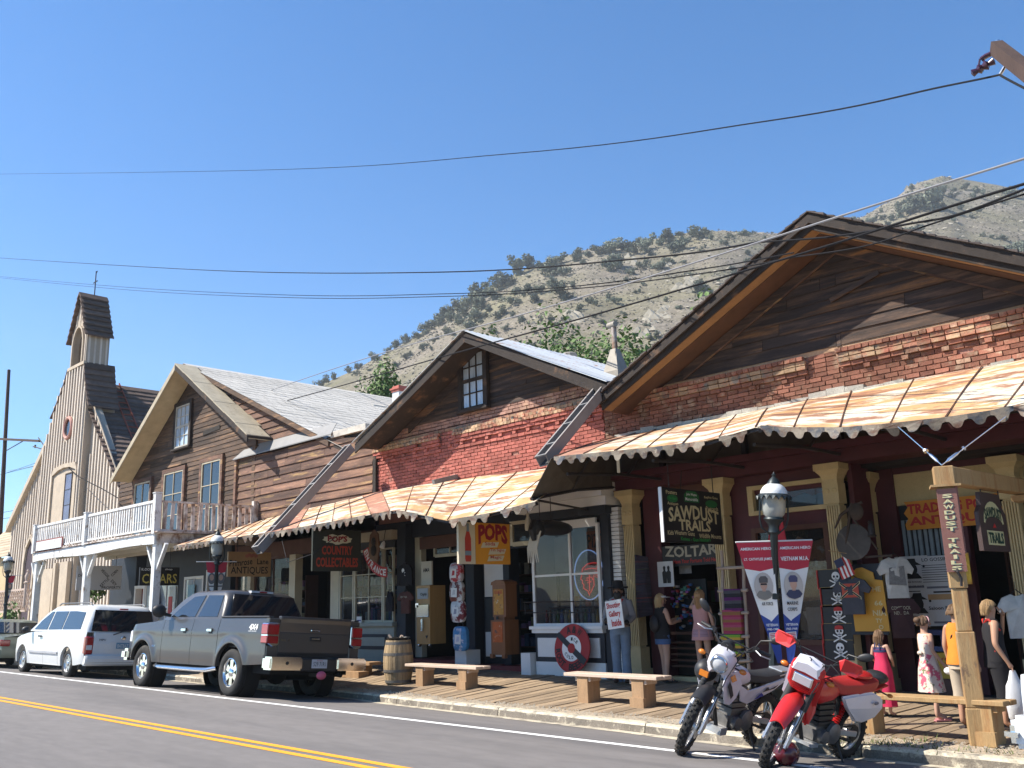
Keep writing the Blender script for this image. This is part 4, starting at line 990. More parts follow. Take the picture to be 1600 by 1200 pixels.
# flared shingled shoulder on the tower's right side
n=8; A=(xb+.02,zb0+.3); B=(xR+.35,pf(140,632,YT)[1]-.02)
for k in range(n):
    t0,t1=k/n,(k+1)/n; f=lambda t: (A[0]+(B[0]-A[0])*t**1.5,A[1]+(B[1]-A[1])*t); x0,z0=f(t0); x1,z1=f(t1)
    b=MB(); b.prism([(x0,z0),(x1+.07,z1+.01),(x1+.07,z1-.05),(x0,z0-.12)],YT-.05,YT+1.3); b.build('shingle_course',m_chs,ch)
b=MB(); b.box(xR-.2,xR+.02,YT+.6,YT+1.25,4,B[1]); b.build('tower_wall',m_chw,ch)
for k in range(5):
    t0,t1=k/5,(k+1)/5; f=lambda t: (tL[0]-.05+(xL-.12-tL[0])*t**1.4,zb0+.3+(b3[1]-zb0-.3)*t); x0,z0=f(t0); x1,z1=f(t1)
    b=MB(); b.prism([(x0,z0),(x1-.05,z1),(x1-.05,z1-.05),(x0,z0-.12)],YT-.08,YT+1.5); b.build('shingle_course',m_chs,ch)
# cross on the belfry
b=MB(); c0=V(xc+.02,YT+.5,pk[1]); b.tube([c0-V(0,0,.1),c0+V(0,0,1.15)],.025,6); b.tube([c0+V(-.22,0,.62),c0+V(.22,0,.62)],.025,6); b.tube([c0+V(.02,0,1.05),c0+V(.14,0,1.12)],.02,5); b.build('cross',m_iron,ch)
# red ladder lying on the roof
sl2=(eR[1]-apx[1])/(eR[0]-apx[0]); lad=empty('roof_ladder',(tR[0]+2,18.5,9),'rust red ladder lying up the dark church roof behind the belfry','ladder')
m_red=M('rust_red_paint',(.27,.075,.045),.8,var=.3,vs=3)
rz_=lambda x: apx[1]+(x-apx[0])*sl2+.16
LY=PX(170,592,apx[0]).y; x0,x1=apx[0]+.1,eR[0]-.2
for yy in (LY,LY+.45):
    b=MB(); b.bar((x0,yy,rz_(x0)),(x1,yy,rz_(x1)),.05,.06); b.build('rail',m_red,lad)
for i in range(16):
    x=x0+(x1-x0)*(i+.5)/16; b=MB(); b.bar((x,LY,rz_(x)+.01),(x,LY+.45,rz_(x)+.01),.05,.04); b.build('rung',m_red,lad)
# chimney behind the brick store
q=P(618,612,21); cm=empty('brick_chimney',(q.x,21,5),'short white painted chimney with a red brick cap beside the green tree','chimney')
b=MB(); b.box(q.x-.2,q.x+.2,21,21.4,4.5,q.z+.0); b.build('shaft',M('whitewashed_brick',(.55,.55,.56),.9,var=.15,vs=3),cm)
b=MB(); b.box(q.x-.23,q.x+.23,20.97,21.43,q.z,q.z+.08); b.box(q.x-.27,q.x+.27,20.93,21.47,q.z+.08,q.z+.14); b.box(q.x-.2,q.x+.2,21,21.4,q.z+.14,q.z+.22); b.build('cap',m_brA,cm)
# far left tan house
tb=empty('tan_house',(-62,17,.6),'tan house with a pale shingle roof at the far left edge','house')
b=MB(); e0=pf(0,905,17); e1=pf(26,868,17); b.box(e0[0]-6,e1[0]+.5,17,25,.3,e1[1]); b.build('wall',M('tan_wall',(.5,.38,.22),.85,var=.1),tb)
for k in range(14):
    z0=e1[1]+(pf(10,815,20)[1]-e1[1])*k/14; z1=e1[1]+(pf(10,815,20)[1]-e1[1])*(k+1)/14; y0=16.7+3.5*k/14; y1=16.7+3.5*(k+1)/14
    b=MB(); b.add([(e0[0]-7,y0,z0+.05),(e1[0]+.6,y0,z0+.05),(e1[0]+.6,y1,z1),(e0[0]-7,y1,z1),(e0[0]-7,y0,z0),(e1[0]+.6,y0,z0)],[(0,1,2,3),(0,4,5,1)]); b.build('shingle_course',M('tan_shingle',(.42,.33,.23),.9,var=.2,vs=2,rv=.15) if k==0 else bpy.data.materials['tan_shingle'],tb)
# ================================================================== store fronts under the awnings
m_mar=M('dark_maroon_paint',(.075,.016,.02),.6,var=.2,vs=3,bump=.2,bs=20)
m_colm=M('cream_yellow_paint',(.50,.395,.21),.6,var=.12,vs=3,fine=.08)
m_navy=M('near_black_navy_paint',(.018,.022,.03),.6,var=.2,vs=3)
m_white=M('clean_white_paint',(.66,.66,.65),.6,var=.06,vs=3)
m_cream=M('shopfront_cream',(.52,.48,.36),.65,var=.1,vs=3)
m_sageg=M('grey_green_paint',(.30,.32,.27),.65,var=.1,vs=3)
m_blk=M('black_paint',(.012,.012,.013),.5,var=.1)
m_redp=M('barn_red_paint',(.16,.03,.03),.7,var=.2,vs=3)
m_brw=M('brown_shopfront',(.10,.045,.03),.7,var=.25,vs=3)
m_gl2=glass('shop_glass',(.03,.035,.04),.03,alpha=.38)
def bxp(parent,name,m,*a,**k):
    b=MB(); b.box(*a); return b.build(name,m,parent,**k)
# dark rooms behind the fronts
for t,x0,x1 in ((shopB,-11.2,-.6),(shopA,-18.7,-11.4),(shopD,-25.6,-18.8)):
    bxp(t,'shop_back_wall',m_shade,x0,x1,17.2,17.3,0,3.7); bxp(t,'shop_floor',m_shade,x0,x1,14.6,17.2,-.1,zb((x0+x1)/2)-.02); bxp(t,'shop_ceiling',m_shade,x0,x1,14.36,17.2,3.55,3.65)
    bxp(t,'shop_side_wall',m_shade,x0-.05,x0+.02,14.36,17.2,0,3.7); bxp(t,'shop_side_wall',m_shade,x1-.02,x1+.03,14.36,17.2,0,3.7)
# ---- big store: entablature, columns
bxp(shopB,'entablature',m_mar,xb0+.05,-.6,13.72,14.3,3.60,3.80); bxp(shopB,'cornice',m_mar,xb0+.02,-.6,13.60,14.3,3.803,3.92); bxp(shopB,'frieze',m_under,xb0+.05,-.6,13.9,14.3,3.923,4.6)
def column(parent,x,y,zt,zb_,w=.23,name='fluted_column'):
    b=MB(); h=w/2; n=6; c=zb_+.55; k=zt-.62
    # plinth, shaft with flutes, necking block, bell capital, abacus
    b.box(x-h-.05,x+h+.05,y-h-.05,y+h+.05,zb_,zb_+.18); b.box(x-h-.02,x+h+.02,y-h-.02,y+h+.02,zb_+.18,c)
    b.box(x-h+.02,x+h-.02,y-h+.025,y+h-.02,c,k)
    for i in range(n):
        xx=x-h+w*(i+.5)/n; b.box(xx-w/n*.3,xx+w/n*.3,y-h,y-h+.026,c+.03,k-.03); b.box(x+h-.026,x+h,y-h+w*(i+.5)/n-w/n*.3,y-h+w*(i+.5)/n+w/n*.3,c+.03,k-.03)
    b.box(x-h-.012,x+h+.012,y-h-.012,y+h+.012,k,zt-.3)
    pr=[(h,0),(h+.005,.06),(h+.03,.13),(h+.07,.18),(h+.08,.2)]
    b.loft([[(x-r,y-r,zt-.3+z),(x+r,y-r,zt-.3+z),(x+r,y+r,zt-.3+z),(x-r,y+r,zt-.3+z)] for r,z in pr],smooth=False); b.box(x-h-.095,x+h+.095,y-h-.095,y+h+.095,zt-.1,zt)
    o=b.build(name,m_colm,parent)
    for s in (-1,1):
        r=MB(); r.lathe([(.045,0),(.045,.012),(.02,.02),(.012,.014)],8,(x+s*.06,y-h-.012,zt-.42),(0,-1,0)); r.build('rosette',m_colm,o)
    return o
for x,y,zt in ((-10.72,13.86,3.598),(-8.78,13.86,3.598),(-6.72,13.86,3.598),(-6.62,14.72,3.5),(-4.45,14.72,3.5),(-2.2,13.86,3.598)): column(shopB,x,y,zt,bz(x,13.9)-.02)
# bay 1: maroon jambs, open door
bxp(shopB,'door_jamb',m_mar,-10.56,-10.2,14.02,14.3,.1,3.595); bxp(shopB,'door_jamb',m_mar,-8.98,-8.64,14.03,14.3,.1,3.595); bxp(shopB,'threshold',m_colm,-10.2,-9.0,14.0,14.2,bz(-9.5,14)-.02,bz(-9.5,14)+.06)
bxp(shopB,'transom_panel',m_brw,-10.2,-8.98,14.06,14.2,3.0,3.595)
# bay 2: display window
x0,x1=-8.63,-6.86
bxp(shopB,'wall_panel',m_mar,x0,x1,14.0,14.2,3.28,3.595); bxp(shopB,'wall_panel',m_mar,x0,-8.3,14.001,14.2,.1,3.28); bxp(shopB,'wall_panel',m_mar,-8.3,x1,14.0,14.2,.1,.85)
a=P(1187,768,14); c=P(1290,826,14)
tw=MB(); zt0,zt1=2.93,3.42
for bx in ((-8.3,-8.2,13.93,14.15,zt0,zt1),(-6.95,-6.86,13.93,14.15,zt0,zt1),(-8.2,-6.95,13.935,14.15,zt0,zt0+.07),(-8.2,-6.95,13.935,14.15,zt1-.07,zt1)): tw.box(*bx)
tw=tw.build('transom_window',m_colm,shopB); bxp(tw,'pane',m_gl2,-8.2,-6.95,14.03,14.035,zt0+.07,zt1-.07)
pl=MB(); pl.prism([(-8.2,zt1-.07),(-8.2,zt1-.22)]+[(-8.2+1.25*i/10,zt1-.22+.035*math.sin(i*2.1)) for i in range(1,10)]+[(-6.95,zt1-.22),(-6.95,zt1-.07)],14.06,14.08); pl.build('valance_curtain',M('orange_brown_cloth',(.28,.11,.05),.9),tw)
bxp(tw,'backing_blind',M('pale_blue_blind',(.28,.36,.45),.8),-8.18,-6.97,14.09,14.1,zt0+.08,zt1-.08)
bxp(shopB,'wall_panel',m_mar,-8.3,x1,14.002,14.2,2.72,zt0)
wn=MB(); 
for bx in ((-8.3,-8.22,13.95,14.1,.85,2.72),(-7.02,-6.94,13.95,14.1,.85,2.72),(-8.22,-7.02,13.955,14.1,.85,.93),(-8.22,-7.02,13.955,14.1,2.64,2.72)): wn.box(*bx)
wn=wn.build('display_window',m_brw,shopB); bxp(wn,'pane',m_gl2,-8.22,-7.02,14.03,14.035,.93,2.64)
# pale display boards and hides inside the window
m_hide=M('tan_hide',(.40,.22,.11),.9,var=.35,vs=3,spots=[((.12,.07,.05),3,.62,.04,(1,1,1)),((.6,.55,.48),2.2,.63,.05,(1,1,1))])
hd=empty('hide_display',(-7.5,14.3,1),'tan hides and pale boards hung inside the dark shop window behind the banners','display')
b=MB(); b.prism([(-7.75,1.5),(-7.15,1.55),(-7.1,2.5),(-7.35,2.45),(-7.6,2.55),(-7.85,2.3),(-7.8,1.9)],14.2,14.22); b.build('hide',m_hide,hd)
bxp(hd,'board',M('pale_board',(.45,.40,.36),.8),-7.55,-7.05,14.15,14.17,1.0,1.42)
b=MB(); b.add([(-7.62,14.17,1.36),(-7.35,14.17,1.38),(-7.5,14.17,1.05)],[(0,1,2)]); b.build('pennant',M('pale_cloth',(.6,.57,.5),.8),hd)
bxp(hd,'cream_crate',m_brw,-8.15,-7.7,14.15,14.6,.95,1.9)
# splayed panel between columns 3 and 4, bay 3
bxp(shopB,'wall_panel',m_mar,-6.55,-6.47,14.0,14.6,.08,3.595); bxp(shopB,'wall_panel',m_mar,-6.5,-6.2,14.85,15.0,.05,3.595)
bxp(shopB,'wall_panel',m_colm,-6.2,-4.3,14.9,15.0,2.95,3.45); bxp(shopB,'wall_panel',m_mar,-6.2,-.6,14.88,15.0,3.45,3.595)
bxp(shopB,'wall_panel',m_mar,-6.2,-5.25,14.91,15.0,.05,.6); bxp(shopB,'door_jamb',m_mar,-5.3,-5.16,14.84,15.0,.05,2.95)
b=MB()
for i in range(11): b.box(-6.18+.083*i,-6.18+.083*i+.05,14.93-.02*(i%2),14.95,2.15,2.72)
b.build('pale_slat_blind',M('bluish_grey_curtain',(.25,.30,.33),.8,var=.2,vs=4),shopB)
bxp(shopB,'wall_panel',m_blk,-6.2,-5.25,14.955,15.0,.6,2.95)
# ---- small white-window shop (left part of the middle building)
bxp(shopA,'cornice',m_white,-13.25,-10.98,13.45,14.0,3.36,3.52); bxp(shopA,'cornice',m_white,-13.2,-11.0,13.36,14.0,3.523,3.62); bxp(shopA,'cornice',m_white,-13.3,-10.95,13.3,14.0,3.623,3.78); bxp(shopA,'cornice',m_navy,-13.1,-11.05,13.5,14.0,3.2,3.357)
for k in range(40):
    pass
b=MB(); zz=.1
rws=[]
while zz<3.3: rws.append((-11.08,-10.9,zz,13.7,.2,.06,.012,m_white)); zz+=.075
tmp=MB()
for i,r in enumerate(rws):
    tmp.box(r[0],r[1],r[3],14.0,r[2],r[2]+.064)
tmp.build('white_brick_pilaster',m_white,shopA)
bxp(shopA,'corner_post',m_navy,-11.28,-11.09,13.62,13.9,.3,3.2)
bx0_,bx1_,byf=-13.02,-11.28,13.55; sz0=bz(-12.1,13.6)
wz0_,wz1_=1.18,3.05
bxp(shopA,'stall_riser',m_white,bx0_,bx1_,byf+.03,14.0,sz0-.1,sz0+.24); bxp(shopA,'stall_riser',m_navy,bx0_,bx1_,byf+.035,14.0,sz0+.24,wz0_-.13)
bxp(shopA,'riser_panel',m_white,bx0_+.08,bx1_-.1,byf+.01,byf+.034,sz0+.33,wz0_-.22); bxp(shopA,'sill',m_white,bx0_-.06,bx1_+.04,byf-.07,14.0,wz0_-.06,wz0_); bxp(shopA,'sill',m_white,bx0_-.03,bx1_+.02,byf-.03,14.0,wz0_-.13,wz0_-.063)
bw_=MB(); xm_=P(891,900,byf).x; zm=2.13
for q in ((bx0_,bx0_+.06,byf,byf+.06,wz0_,wz1_+.0),(bx1_-.06,bx1_,byf,byf+.06,wz0_,wz1_),(bx0_+.06,bx1_-.06,byf+.002,byf+.058,wz1_-.06,wz1_+.1),(bx0_+.06,bx1_-.06,byf+.002,byf+.058,wz0_,wz0_+.05),(xm_-.025,xm_+.025,byf+.004,byf+.055,wz0_+.05,wz1_-.06),(bx0_+.06,xm_-.025,byf+.006,byf+.053,zm-.02,zm+.02),(xm_+.025,bx1_-.06,byf+.006,byf+.053,zm-.02,zm+.02)): bw_.box(*q)
bw_=bw_.build('display_window',m_white,shopA)
for xa_,xc_ in ((bx0_+.06,xm_-.025),(xm_+.025,bx1_-.06)):
    for za_,zc_ in ((wz0_+.05,zm-.02),(zm+.02,wz1_-.06)): bxp(bw_,'pane',m_gl2,xa_,xc_,byf+.025,byf+.03,za_,zc_)
bxp(shopA,'window_return',m_white,bx0_,bx0_+.05,byf+.061,14.2,wz0_,wz1_); bxp(shopA,'window_lintel',m_navy,bx0_,bx1_,byf+.1,14.0,wz1_+.1,3.2)
bxp(shopA,'window_back',M('pale_back_board',(.33,.33,.30),.8,var=.15),bx0_+.05,bx1_-.05,14.3,14.34,wz0_,wz1_)
bxp(shopA,'pale_paper',M('reflective_paper',(.52,.53,.52),.6),bx0_+.12,bx0_+.62,14.1,14.11,2.2,2.9)  # added pale panel stands in for a reflection in the upper pane
bxp(shopA,'display_shelf',m_brw,bx0_+.1,bx1_-.08,byf+.12,14.3,wz0_+.02,wz0_+.05); bxp(shopA,'display_shelf',m_brw,bx0_+.1,bx1_-.08,byf+.35,14.3,1.5,1.53)
og=MB(); og.box(xm_+.02,bx1_-.1,14.05,14.08,2.55,2.95,0); og.text('PIZZA',((xm_+bx1_)/2-.02,14.05,2.76),(1,0,0),(0,0,1),.62,.26,1,.006,bold=.02)
for k,(st,zz) in enumerate((('FUDGE',2.42),('CANDY',2.30))):
    pass
tag(og.build('pizza_sign',[M('orange_sign',(.50,.12,.03),.6),m_blk]),'orange sign lettered in black hanging inside the white shop window','sign')
# bottles and jars along the window shelf
bc=[(.45,.08,.05),(.6,.58,.5),(.1,.22,.08),(.2,.08,.04),(.6,.4,.1),(.08,.14,.4),(.4,.4,.4)]
bmats=[M('bottle_glass',c,.2,var=.1) for c in bc]; proto=[]
for i in range(7):
    b=MB(); b.lathe([(.032,0),(.034,.02),(.034,.13),(.015,.18),(.013,.24),(.016,.245)],8); o=b.build('bottle',bmats[i]); proto.append(o.data); bpy.data.objects.remove(o)
ORD='first second third fourth fifth sixth seventh eighth ninth tenth eleventh twelfth thirteenth fourteenth fifteenth'.split()
for i in range(15):
    o=bpy.data.objects.new('bottle',proto[(i*3) % 7]); COL.objects.link(o); o.location=(bx0_+.17+i*.1,byf+.2,wz0_+.05); tag(o,['red','cream','dark green','brown','amber','blue','grey'][(i*3) % 7]+' soda bottle, '+ORD[i]+' from the left along the white shop window sill','bottle','bottles in the white window')
jm_=[M('candy_jar',c,.25,var=.4,vs=20) for c in ((.5,.25,.06),(.1,.25,.3),(.45,.08,.08),(.4,.4,.42))]
for i in range(9):
    b=MB(); b.lathe([(.06,0),(.065,.02),(.065,.13),(.045,.16),(.05,.165),(.05,.19),(.01,.195)],10,(bx0_+.75+(i%6)*.15,14.0+.12*(i//6),1.53)); tag(b.build('candy_jar',jm_[i%4]),['orange','teal','red','grey'][i%4]+' candy jar, '+ORD[i%6]+(' from left in the front' if i<6 else ' from left in the rear')+' row behind the white shop window','jar','jars in the white window')
# neon ring with head profile
ne=empty('neon_sign',(-11.75,14.0,2.0),'round neon sign with a red feathered head profile inside a pale blue ring','neon sign')
m_nb=M('blue_neon',(.2,.3,.5),.4,emit=((.3,.5,1),.35)); m_nr=M('red_neon',(.5,.05,.05),.4,emit=((1,.05,.05),.3))
cxn,czn=P(920,898,13.72).x,P(920,898,13.72).z
b=MB(); b.tube([V(cxn+.36*math.cos(a),13.72,czn+.46*math.sin(a)) for a in np.linspace(0,2*math.pi,33)[:-1]],.012,6,closed=True); b.build('ring',m_nb,ne)
b=MB(); b.prism([(cxn+.35*math.cos(a),czn+.45*math.sin(a)) for a in np.linspace(0,2*math.pi,33)[:-1]],13.76,13.77); b.build('backing',M('smoky_plastic',(.07,.10,.16),.2),ne)
prof=[(-.2,-.02),(-.23,-.08),(-.18,-.1),(-.19,-.15),(-.15,-.18),(-.16,-.25),(-.06,-.3),(-.02,-.38)]
fe=[(-.2,-.02),(-.17,.12),(-.05,.2),(.1,.22),(.24,.2),(.34,.13),(.18,.14),(.3,.02),(.14,.06),(.22,-.08),(.1,-.02),(.1,-.2),(.0,-.34)]
b=MB()
for pl_ in (prof,fe,[(-.12,.1),(.05,.12),(.2,.1)],[(-.1,.02),(.05,.04),(.14,.0)],[(-.08,-.06),(.05,-.05),(.08,-.1)],[(-.06,-.15),(.04,-.13)],[(-.1,-.1),(-.04,-.1)],[(0,.05),(-.02,-.3)]): b.tube([V(cxn+x,13.74,czn+z) for x,z in pl_],.010,5)
b.build('profile_tubes',m_nr,ne)
b=MB(); b.prism([(cxn+x,czn+z) for x,z in prof+fe[::-1][1:-1]],13.752,13.757); b.build('profile_fill',M('dull_red_film',(.22,.03,.03),.4),ne)
# window guard rails
b=MB()
for z in (1.42,1.62): b.tube([V(bx0_-.15,byf-.12,z+.02),V(bx1_-.1,byf-.12,z)],.012,6)
for x in (bx0_-.1,bx1_-.1): b.tube([V(x,byf-.12,1.40),V(x,byf-.12,1.64)],.012,6)
for x in (bx0_-.1,bx1_-.1): b.tube([V(x,byf-.12,1.5),V(x,byf+.02,1.5)],.012,6)
b.build('guard_rail',m_iron,shopA)
# door left of the bay, panels, posts
bxp(shopA,'door_frame',m_navy,-14.3,-14.12,14.0,14.3,.3,3.4); bxp(shopA,'door_frame',m_navy,-13.2,-13.03,14.0,14.3,.3,3.4); bxp(shopA,'door_frame',m_navy,-14.12,-13.2,14.0,14.3,2.75,3.4)
window(shopA,-14.0,-13.3,2.8,3.3,14.0,1,1,m_f=m_cream,m_g=m_gl2,fw=.07,cas=0,name='transom_window')
dr=bxp(shopA,'door',m_blk,-14.1,-13.22,15.0,15.05,.35,2.7); bxp(dr,'door_edge',m_iron,-13.98,-13.94,14.95,14.999,.35,2.7)
bxp(shopA,'door_step',m_redp,-15.1,-13.05,13.75,15.2,sz0-.05,sz0+.12); bxp(shopA,'door_step',m_redp,-17.3,-15.45,13.72,14.9,sz0+.0,sz0+.2)
bxp(shopA,'white_block',m_white,-15.35,-15.0,13.55,13.95,sz0-.05,sz0+.42); bxp(shopA,'white_block',m_white,-13.3,-13.05,13.45,13.7,sz0-.05,sz0+.4)
b=MB(); b.box(-15.42,-15.15,13.95,14.25,.3,3.4); b.build('post',m_navy,shopA)
for i,(z0,z1,mm) in enumerate([(.55,1.05,m_white),(1.08,1.75,m_blk),(1.78,2.5,m_white),(2.53,3.0,m_cream)]): bxp(shopA,'wall_panel',mm,-14.98,-14.36,14.1,14.2,z0,z1)
bxp(shopA,'wall_panel',m_navy,-15.14,-14.3,14.21,14.3,.3,3.4)
bxp(shopA,'fascia',m_navy,-18.7,-13.2,13.98,14.3,3.2,3.6); bxp(shopA,'fascia_panel',m_brw,-17.0,-15.2,13.96,13.979,2.9,3.18)
window(shopA,-16.6,-15.5,2.72,3.15,14.1,2,1,m_f=m_cream,m_g=m_gl2,fw=.05,cas=0,name='transom_window')
bxp(shopA,'post',m_navy,-17.62,-17.3,13.78,14.2,.4,3.5)
bxp(shopA,'cream_jamb',m_cream,-17.28,-17.05,14.05,14.2,.5,3.2)
# paned bay window of the collectables shop
gx0_,gx1_,gy=-19.85,-17.68,13.72; gb=bz(-18.8,13.8)
bxp(shopA,'stall_riser',m_sageg,gx0_,gx1_,gy+.03,14.2,gb-.1,1.2); bxp(shopA,'riser_panel',m_navy,gx0_+.45,gx1_-.25,gy+.01,gy+.029,gb+.22,1.02); bxp(shopA,'riser_panel',m_sageg,gx0_+.52,gx1_-.32,gy-.01,gy+.009,gb+.3,.95)
bxp(shopA,'sill',m_sageg,gx0_-.05,gx1_+.04,gy-.06,14.2,1.2,1.29)
window(shopA,gx0_,gx0_+.6,1.29,3.0,gy+.06,1,3,m_f=m_cream,m_g=m_gl2,fw=.05,cas=0,mid=False,name='bay_window'); window(shopA,gx0_+.62,gx1_-.4,1.29,3.0,gy+.06,2,3,m_f=m_cream,m_g=m_gl2,fw=.05,cas=0,mid=False,name='bay_window'); window(shopA,gx1_-.38,gx1_,1.29,3.0,gy+.06,1,3,m_f=m_cream,m_g=m_gl2,fw=.04,cas=0,mid=False,name='bay_window')
bxp(shopA,'window_head',m_navy,gx0_-.02,gx1_+.02,gy+.03,14.2,3.0,3.18); bxp(shopA,'window_cornice',m_cream,gx0_-.1,gx1_+.08,gy-.12,14.2,3.181,3.4)
# board shop front (antiques) and its opening
bxp(shopD,'fascia',m_brw,-25.6,-18.8,13.98,14.3,3.1,3.9)
bxp(shopD,'pilaster',m_cream,-20.5,-20.12,13.9,14.2,.4,3.2); bxp(shopD,'post',m_navy,-20.1,-19.87,13.88,14.2,.4,3.3)
bxp(shopD,'post',m_cream,-22.5,-22.2,13.92,14.15,.4,3.1); bxp(shopD,'post',m_cream,-24.75,-24.55,13.93,14.15,.4,3.1)
bxp(shopD,'stall_riser',m_brw,-25.6,-22.5,13.96,14.2,.4,1.25); window(shopD,-24.54,-22.52,1.25,3.1,14.1,2,1,m_f=m_brw,m_g=m_gl2,fw=.06,cas=0,name='display_window'); window(shopD,-25.6,-24.76,1.25,3.1,14.1,1,2,m_f=m_brw,m_g=m_gl2,fw=.06,cas=0,name='display_window')
# dark blue front under the balcony
bxp(houseC,'shop_wall',m_navy,-34.3,-32.2,13.9,14.3,.3,3.6); bxp(houseC,'shop_wall',m_navy,-31.4,-25.65,13.9,14.3,2.75,3.6); bxp(houseC,'shop_wall',m_navy,-31.4,-25.65,13.9,14.3,.3,.95); bxp(houseC,'shop_wall',m_navy,-29.0,-28.6,13.9,14.3,.95,2.75); bxp(houseC,'shop_wall',m_navy,-27.3,-25.65,13.9,14.3,.95,2.75)
m_pgl=M('pale_reflecting_glass',(.32,.37,.42),.06,var=.3,vs=1.5,spec=.7)  # pale base colour stands in for what the glass reflects
window(houseC,-31.4,-29.02,.95,2.75,13.96,3,2,m_f=m_white,m_g=m_pgl,fw=.08,cas=0); window(houseC,-28.6,-27.32,.95,2.75,13.96,2,2,m_f=m_white,m_g=m_pgl,fw=.08,cas=0)
dr=bxp(houseC,'door',m_redp,-32.15,-31.5,14.1,14.15,.4,2.5); b=MB(); b.box(-32.2,-32.1,13.88,14.2,.4,2.6).box(-31.5,-31.4,13.88,14.2,.4,2.6).box(-32.1,-31.5,13.88,14.2,2.5,2.6); b.build('door_frame',m_white,houseC)
b=MB(); a0,a1,c0,c1=-27.0,-26.35,1.9,2.9
b.box(a0,a0+.09,13.82,13.89,c0,c1).box(a1-.09,a1,13.82,13.89,c0,c1).box(a0+.09,a1-.09,13.82,13.89,c0,c0+.09).box(a0+.09,a1-.09,13.82,13.89,c1-.09,c1); tag(b.build('empty_frame',m_white),'empty white picture frame on the dark blue wall beside the cigar shop','frame')
b=MB(); b.lathe([(.05,0),(.2,.03),(.22,.15),(.12,.3),(.2,.38),(.1,.55),(.14,.62),(.02,.66)],14,(-26.6,13.6,1.15)); tag(b.build('carved_figure',M('dark_bronze',(.09,.07,.055),.4,metal=.4,var=.3,vs=6)),'dark shiny carved figure standing under the empty white frame','figure')
b=MB(); b.prism([(-30.75,1.5),(-30.2,1.45),(-30.15,2.1),(-30.45,2.55),(-30.7,2.0)],13.82,13.85); tag(b.build('blue_cloth',M('bright_blue_cloth',(.05,.08,.36),.8)),'blue cloth hanging in the cigar shop window','cloth')
for x,c,nm in ((-28.0,(.25,.42,.5),'pale blue poster on the cigar shop window'),(-29.25,(.45,.5,.5),'pale poster in the window left of the blue one')):
    b=MB(); b.box(x-.22,x+.22,13.85,13.86,1.5,2.5); b.box(x-.15,x+.15,13.84,13.849,1.7,2.0,1); tag(b.build('poster',[M('poster_paper',c,.7,var=.2,vs=6),m_white]),nm,'poster')
# vague stock in the dark rooms: shelves with many small goods
gm=[M('stock_goods',c,.7,var=.3,vs=6) for c in ((.16,.05,.04),(.05,.08,.14),(.22,.18,.10),(.06,.06,.06),(.28,.26,.22),(.10,.14,.08),(.2,.1,.2))]
def shelf(x0,x1,y,z0,lv,label,seed):
    t=empty('shop_shelf',((x0+x1)/2,y,z0),label,'shelf'); r=random.Random(seed); b=MB(); b.box(x0-.03,x0,y,y+.4,z0,z0+lv*.42); b.box(x1,x1+.03,y,y+.4,z0,z0+lv*.42)
    for k in range(lv): b.box(x0,x1,y,y+.4,z0+k*.42,z0+k*.42+.03)
    b.build('rack',m_brw,t); b=MB()
    for k in range(lv):
        x=x0+.03
        while x<x1-.1: w_=r.uniform(.05,.16); h=r.uniform(.08,.3); b.box(x,min(x+w_,x1),y+.02+.1*r.random(),y+.36,z0+k*.42+.03,z0+k*.42+.03+h,r.randrange(7)); x+=w_+r.uniform(0,.05)
    o=b.build('goods',gm,t); o['kind']='stuff'
shelf(-10.1,-9.0,15.2,.25,4,'shelf of small goods inside the dark doorway where two women browse',1)
shelf(-22.1,-20.7,15.6,.5,5,'shelf of old goods inside the open collectables shop beside the cream pilaster',2)
shelf(-19.6,-17.8,14.25,1.3,4,'shelf of collectables behind the paned bay window',3)
shelf(-24.5,-22.6,14.5,1.3,3,'shelf of crockery behind the antique shop window',4)
shelf(-17.0,-15.6,16.4,.6,5,'shelf of goods far back in the dark soda shop entrance',5)
shelf(-5.1,-2.6,16.2,.1,5,'shelf of goods far back in the dark doorway at the right',6)
# ================================================================== signs
UX,UY,UZ=V(1,0,0),V(0,1,0),V(0,0,1)
def col(name,c,r=.6,**k):
    if name in bpy.data.materials: return bpy.data.materials[name]
    return M(name,c,r,var=k.pop('var',.06),**k)
inkk=col('ink_black',(.012,.012,.012)); inkw=col('ink_white',(.7,.7,.68)); inkr=col('ink_red',(.42,.025,.02)); inkc=col('ink_cream',(.55,.48,.27)); inkg=col('ink_green',(.02,.13,.04))
def arcw(k,skew=0):
    return lambda a,b: (a,b-k*a*a+skew*a)
def hang(t,pts,r=.008,name='chain'):
    b=MB()
    for p,q in pts: b.tube([p,(Vector(p)+Vector(q))/2,q],r,5)
    return b.build(name,m_iron,t)
def plate(t,name,O,U,Vv,w_,h_,th,mats,edge=None,bevel=0):
    U=Vector(U); Vv=Vector(Vv); N=U.cross(Vv); b=MB(); b.obox(Vector(O)-N*th/2,U,Vv,N,w_/2,h_/2,th/2); return b.build(name,mats,t,bevel=bevel)
def letters(t,O,U,Vv,items,name='lettering',off=.004):
    """items: (string, x, y, w, h, material, warp, bold) in the sign's plane"""
    groups={}
    for it in items:
        s,x,y,w_,h_,mt=it[:6]; wp_=it[6] if len(it)>6 else None; bd=it[7] if len(it)>7 else .015
        b=groups.setdefault(mt.name,(MB(),mt))[0]
        b.text(s,Vector(O)+Vector(U)*x+Vector(Vv)*y,U,Vv,w_,h_,0,off,wp_,bd)
    for b,mt in groups.values(): b.build(name,mt,t,flat=True)
def poly2(b,O,U,Vv,pts,off=.003,m=0):
    U=Vector(U); Vv=Vector(Vv); N=U.cross(Vv); b.add([Vector(O)+U*x+Vv*y+N*off for x,y in pts],[tuple(range(len(pts)))],m); return b
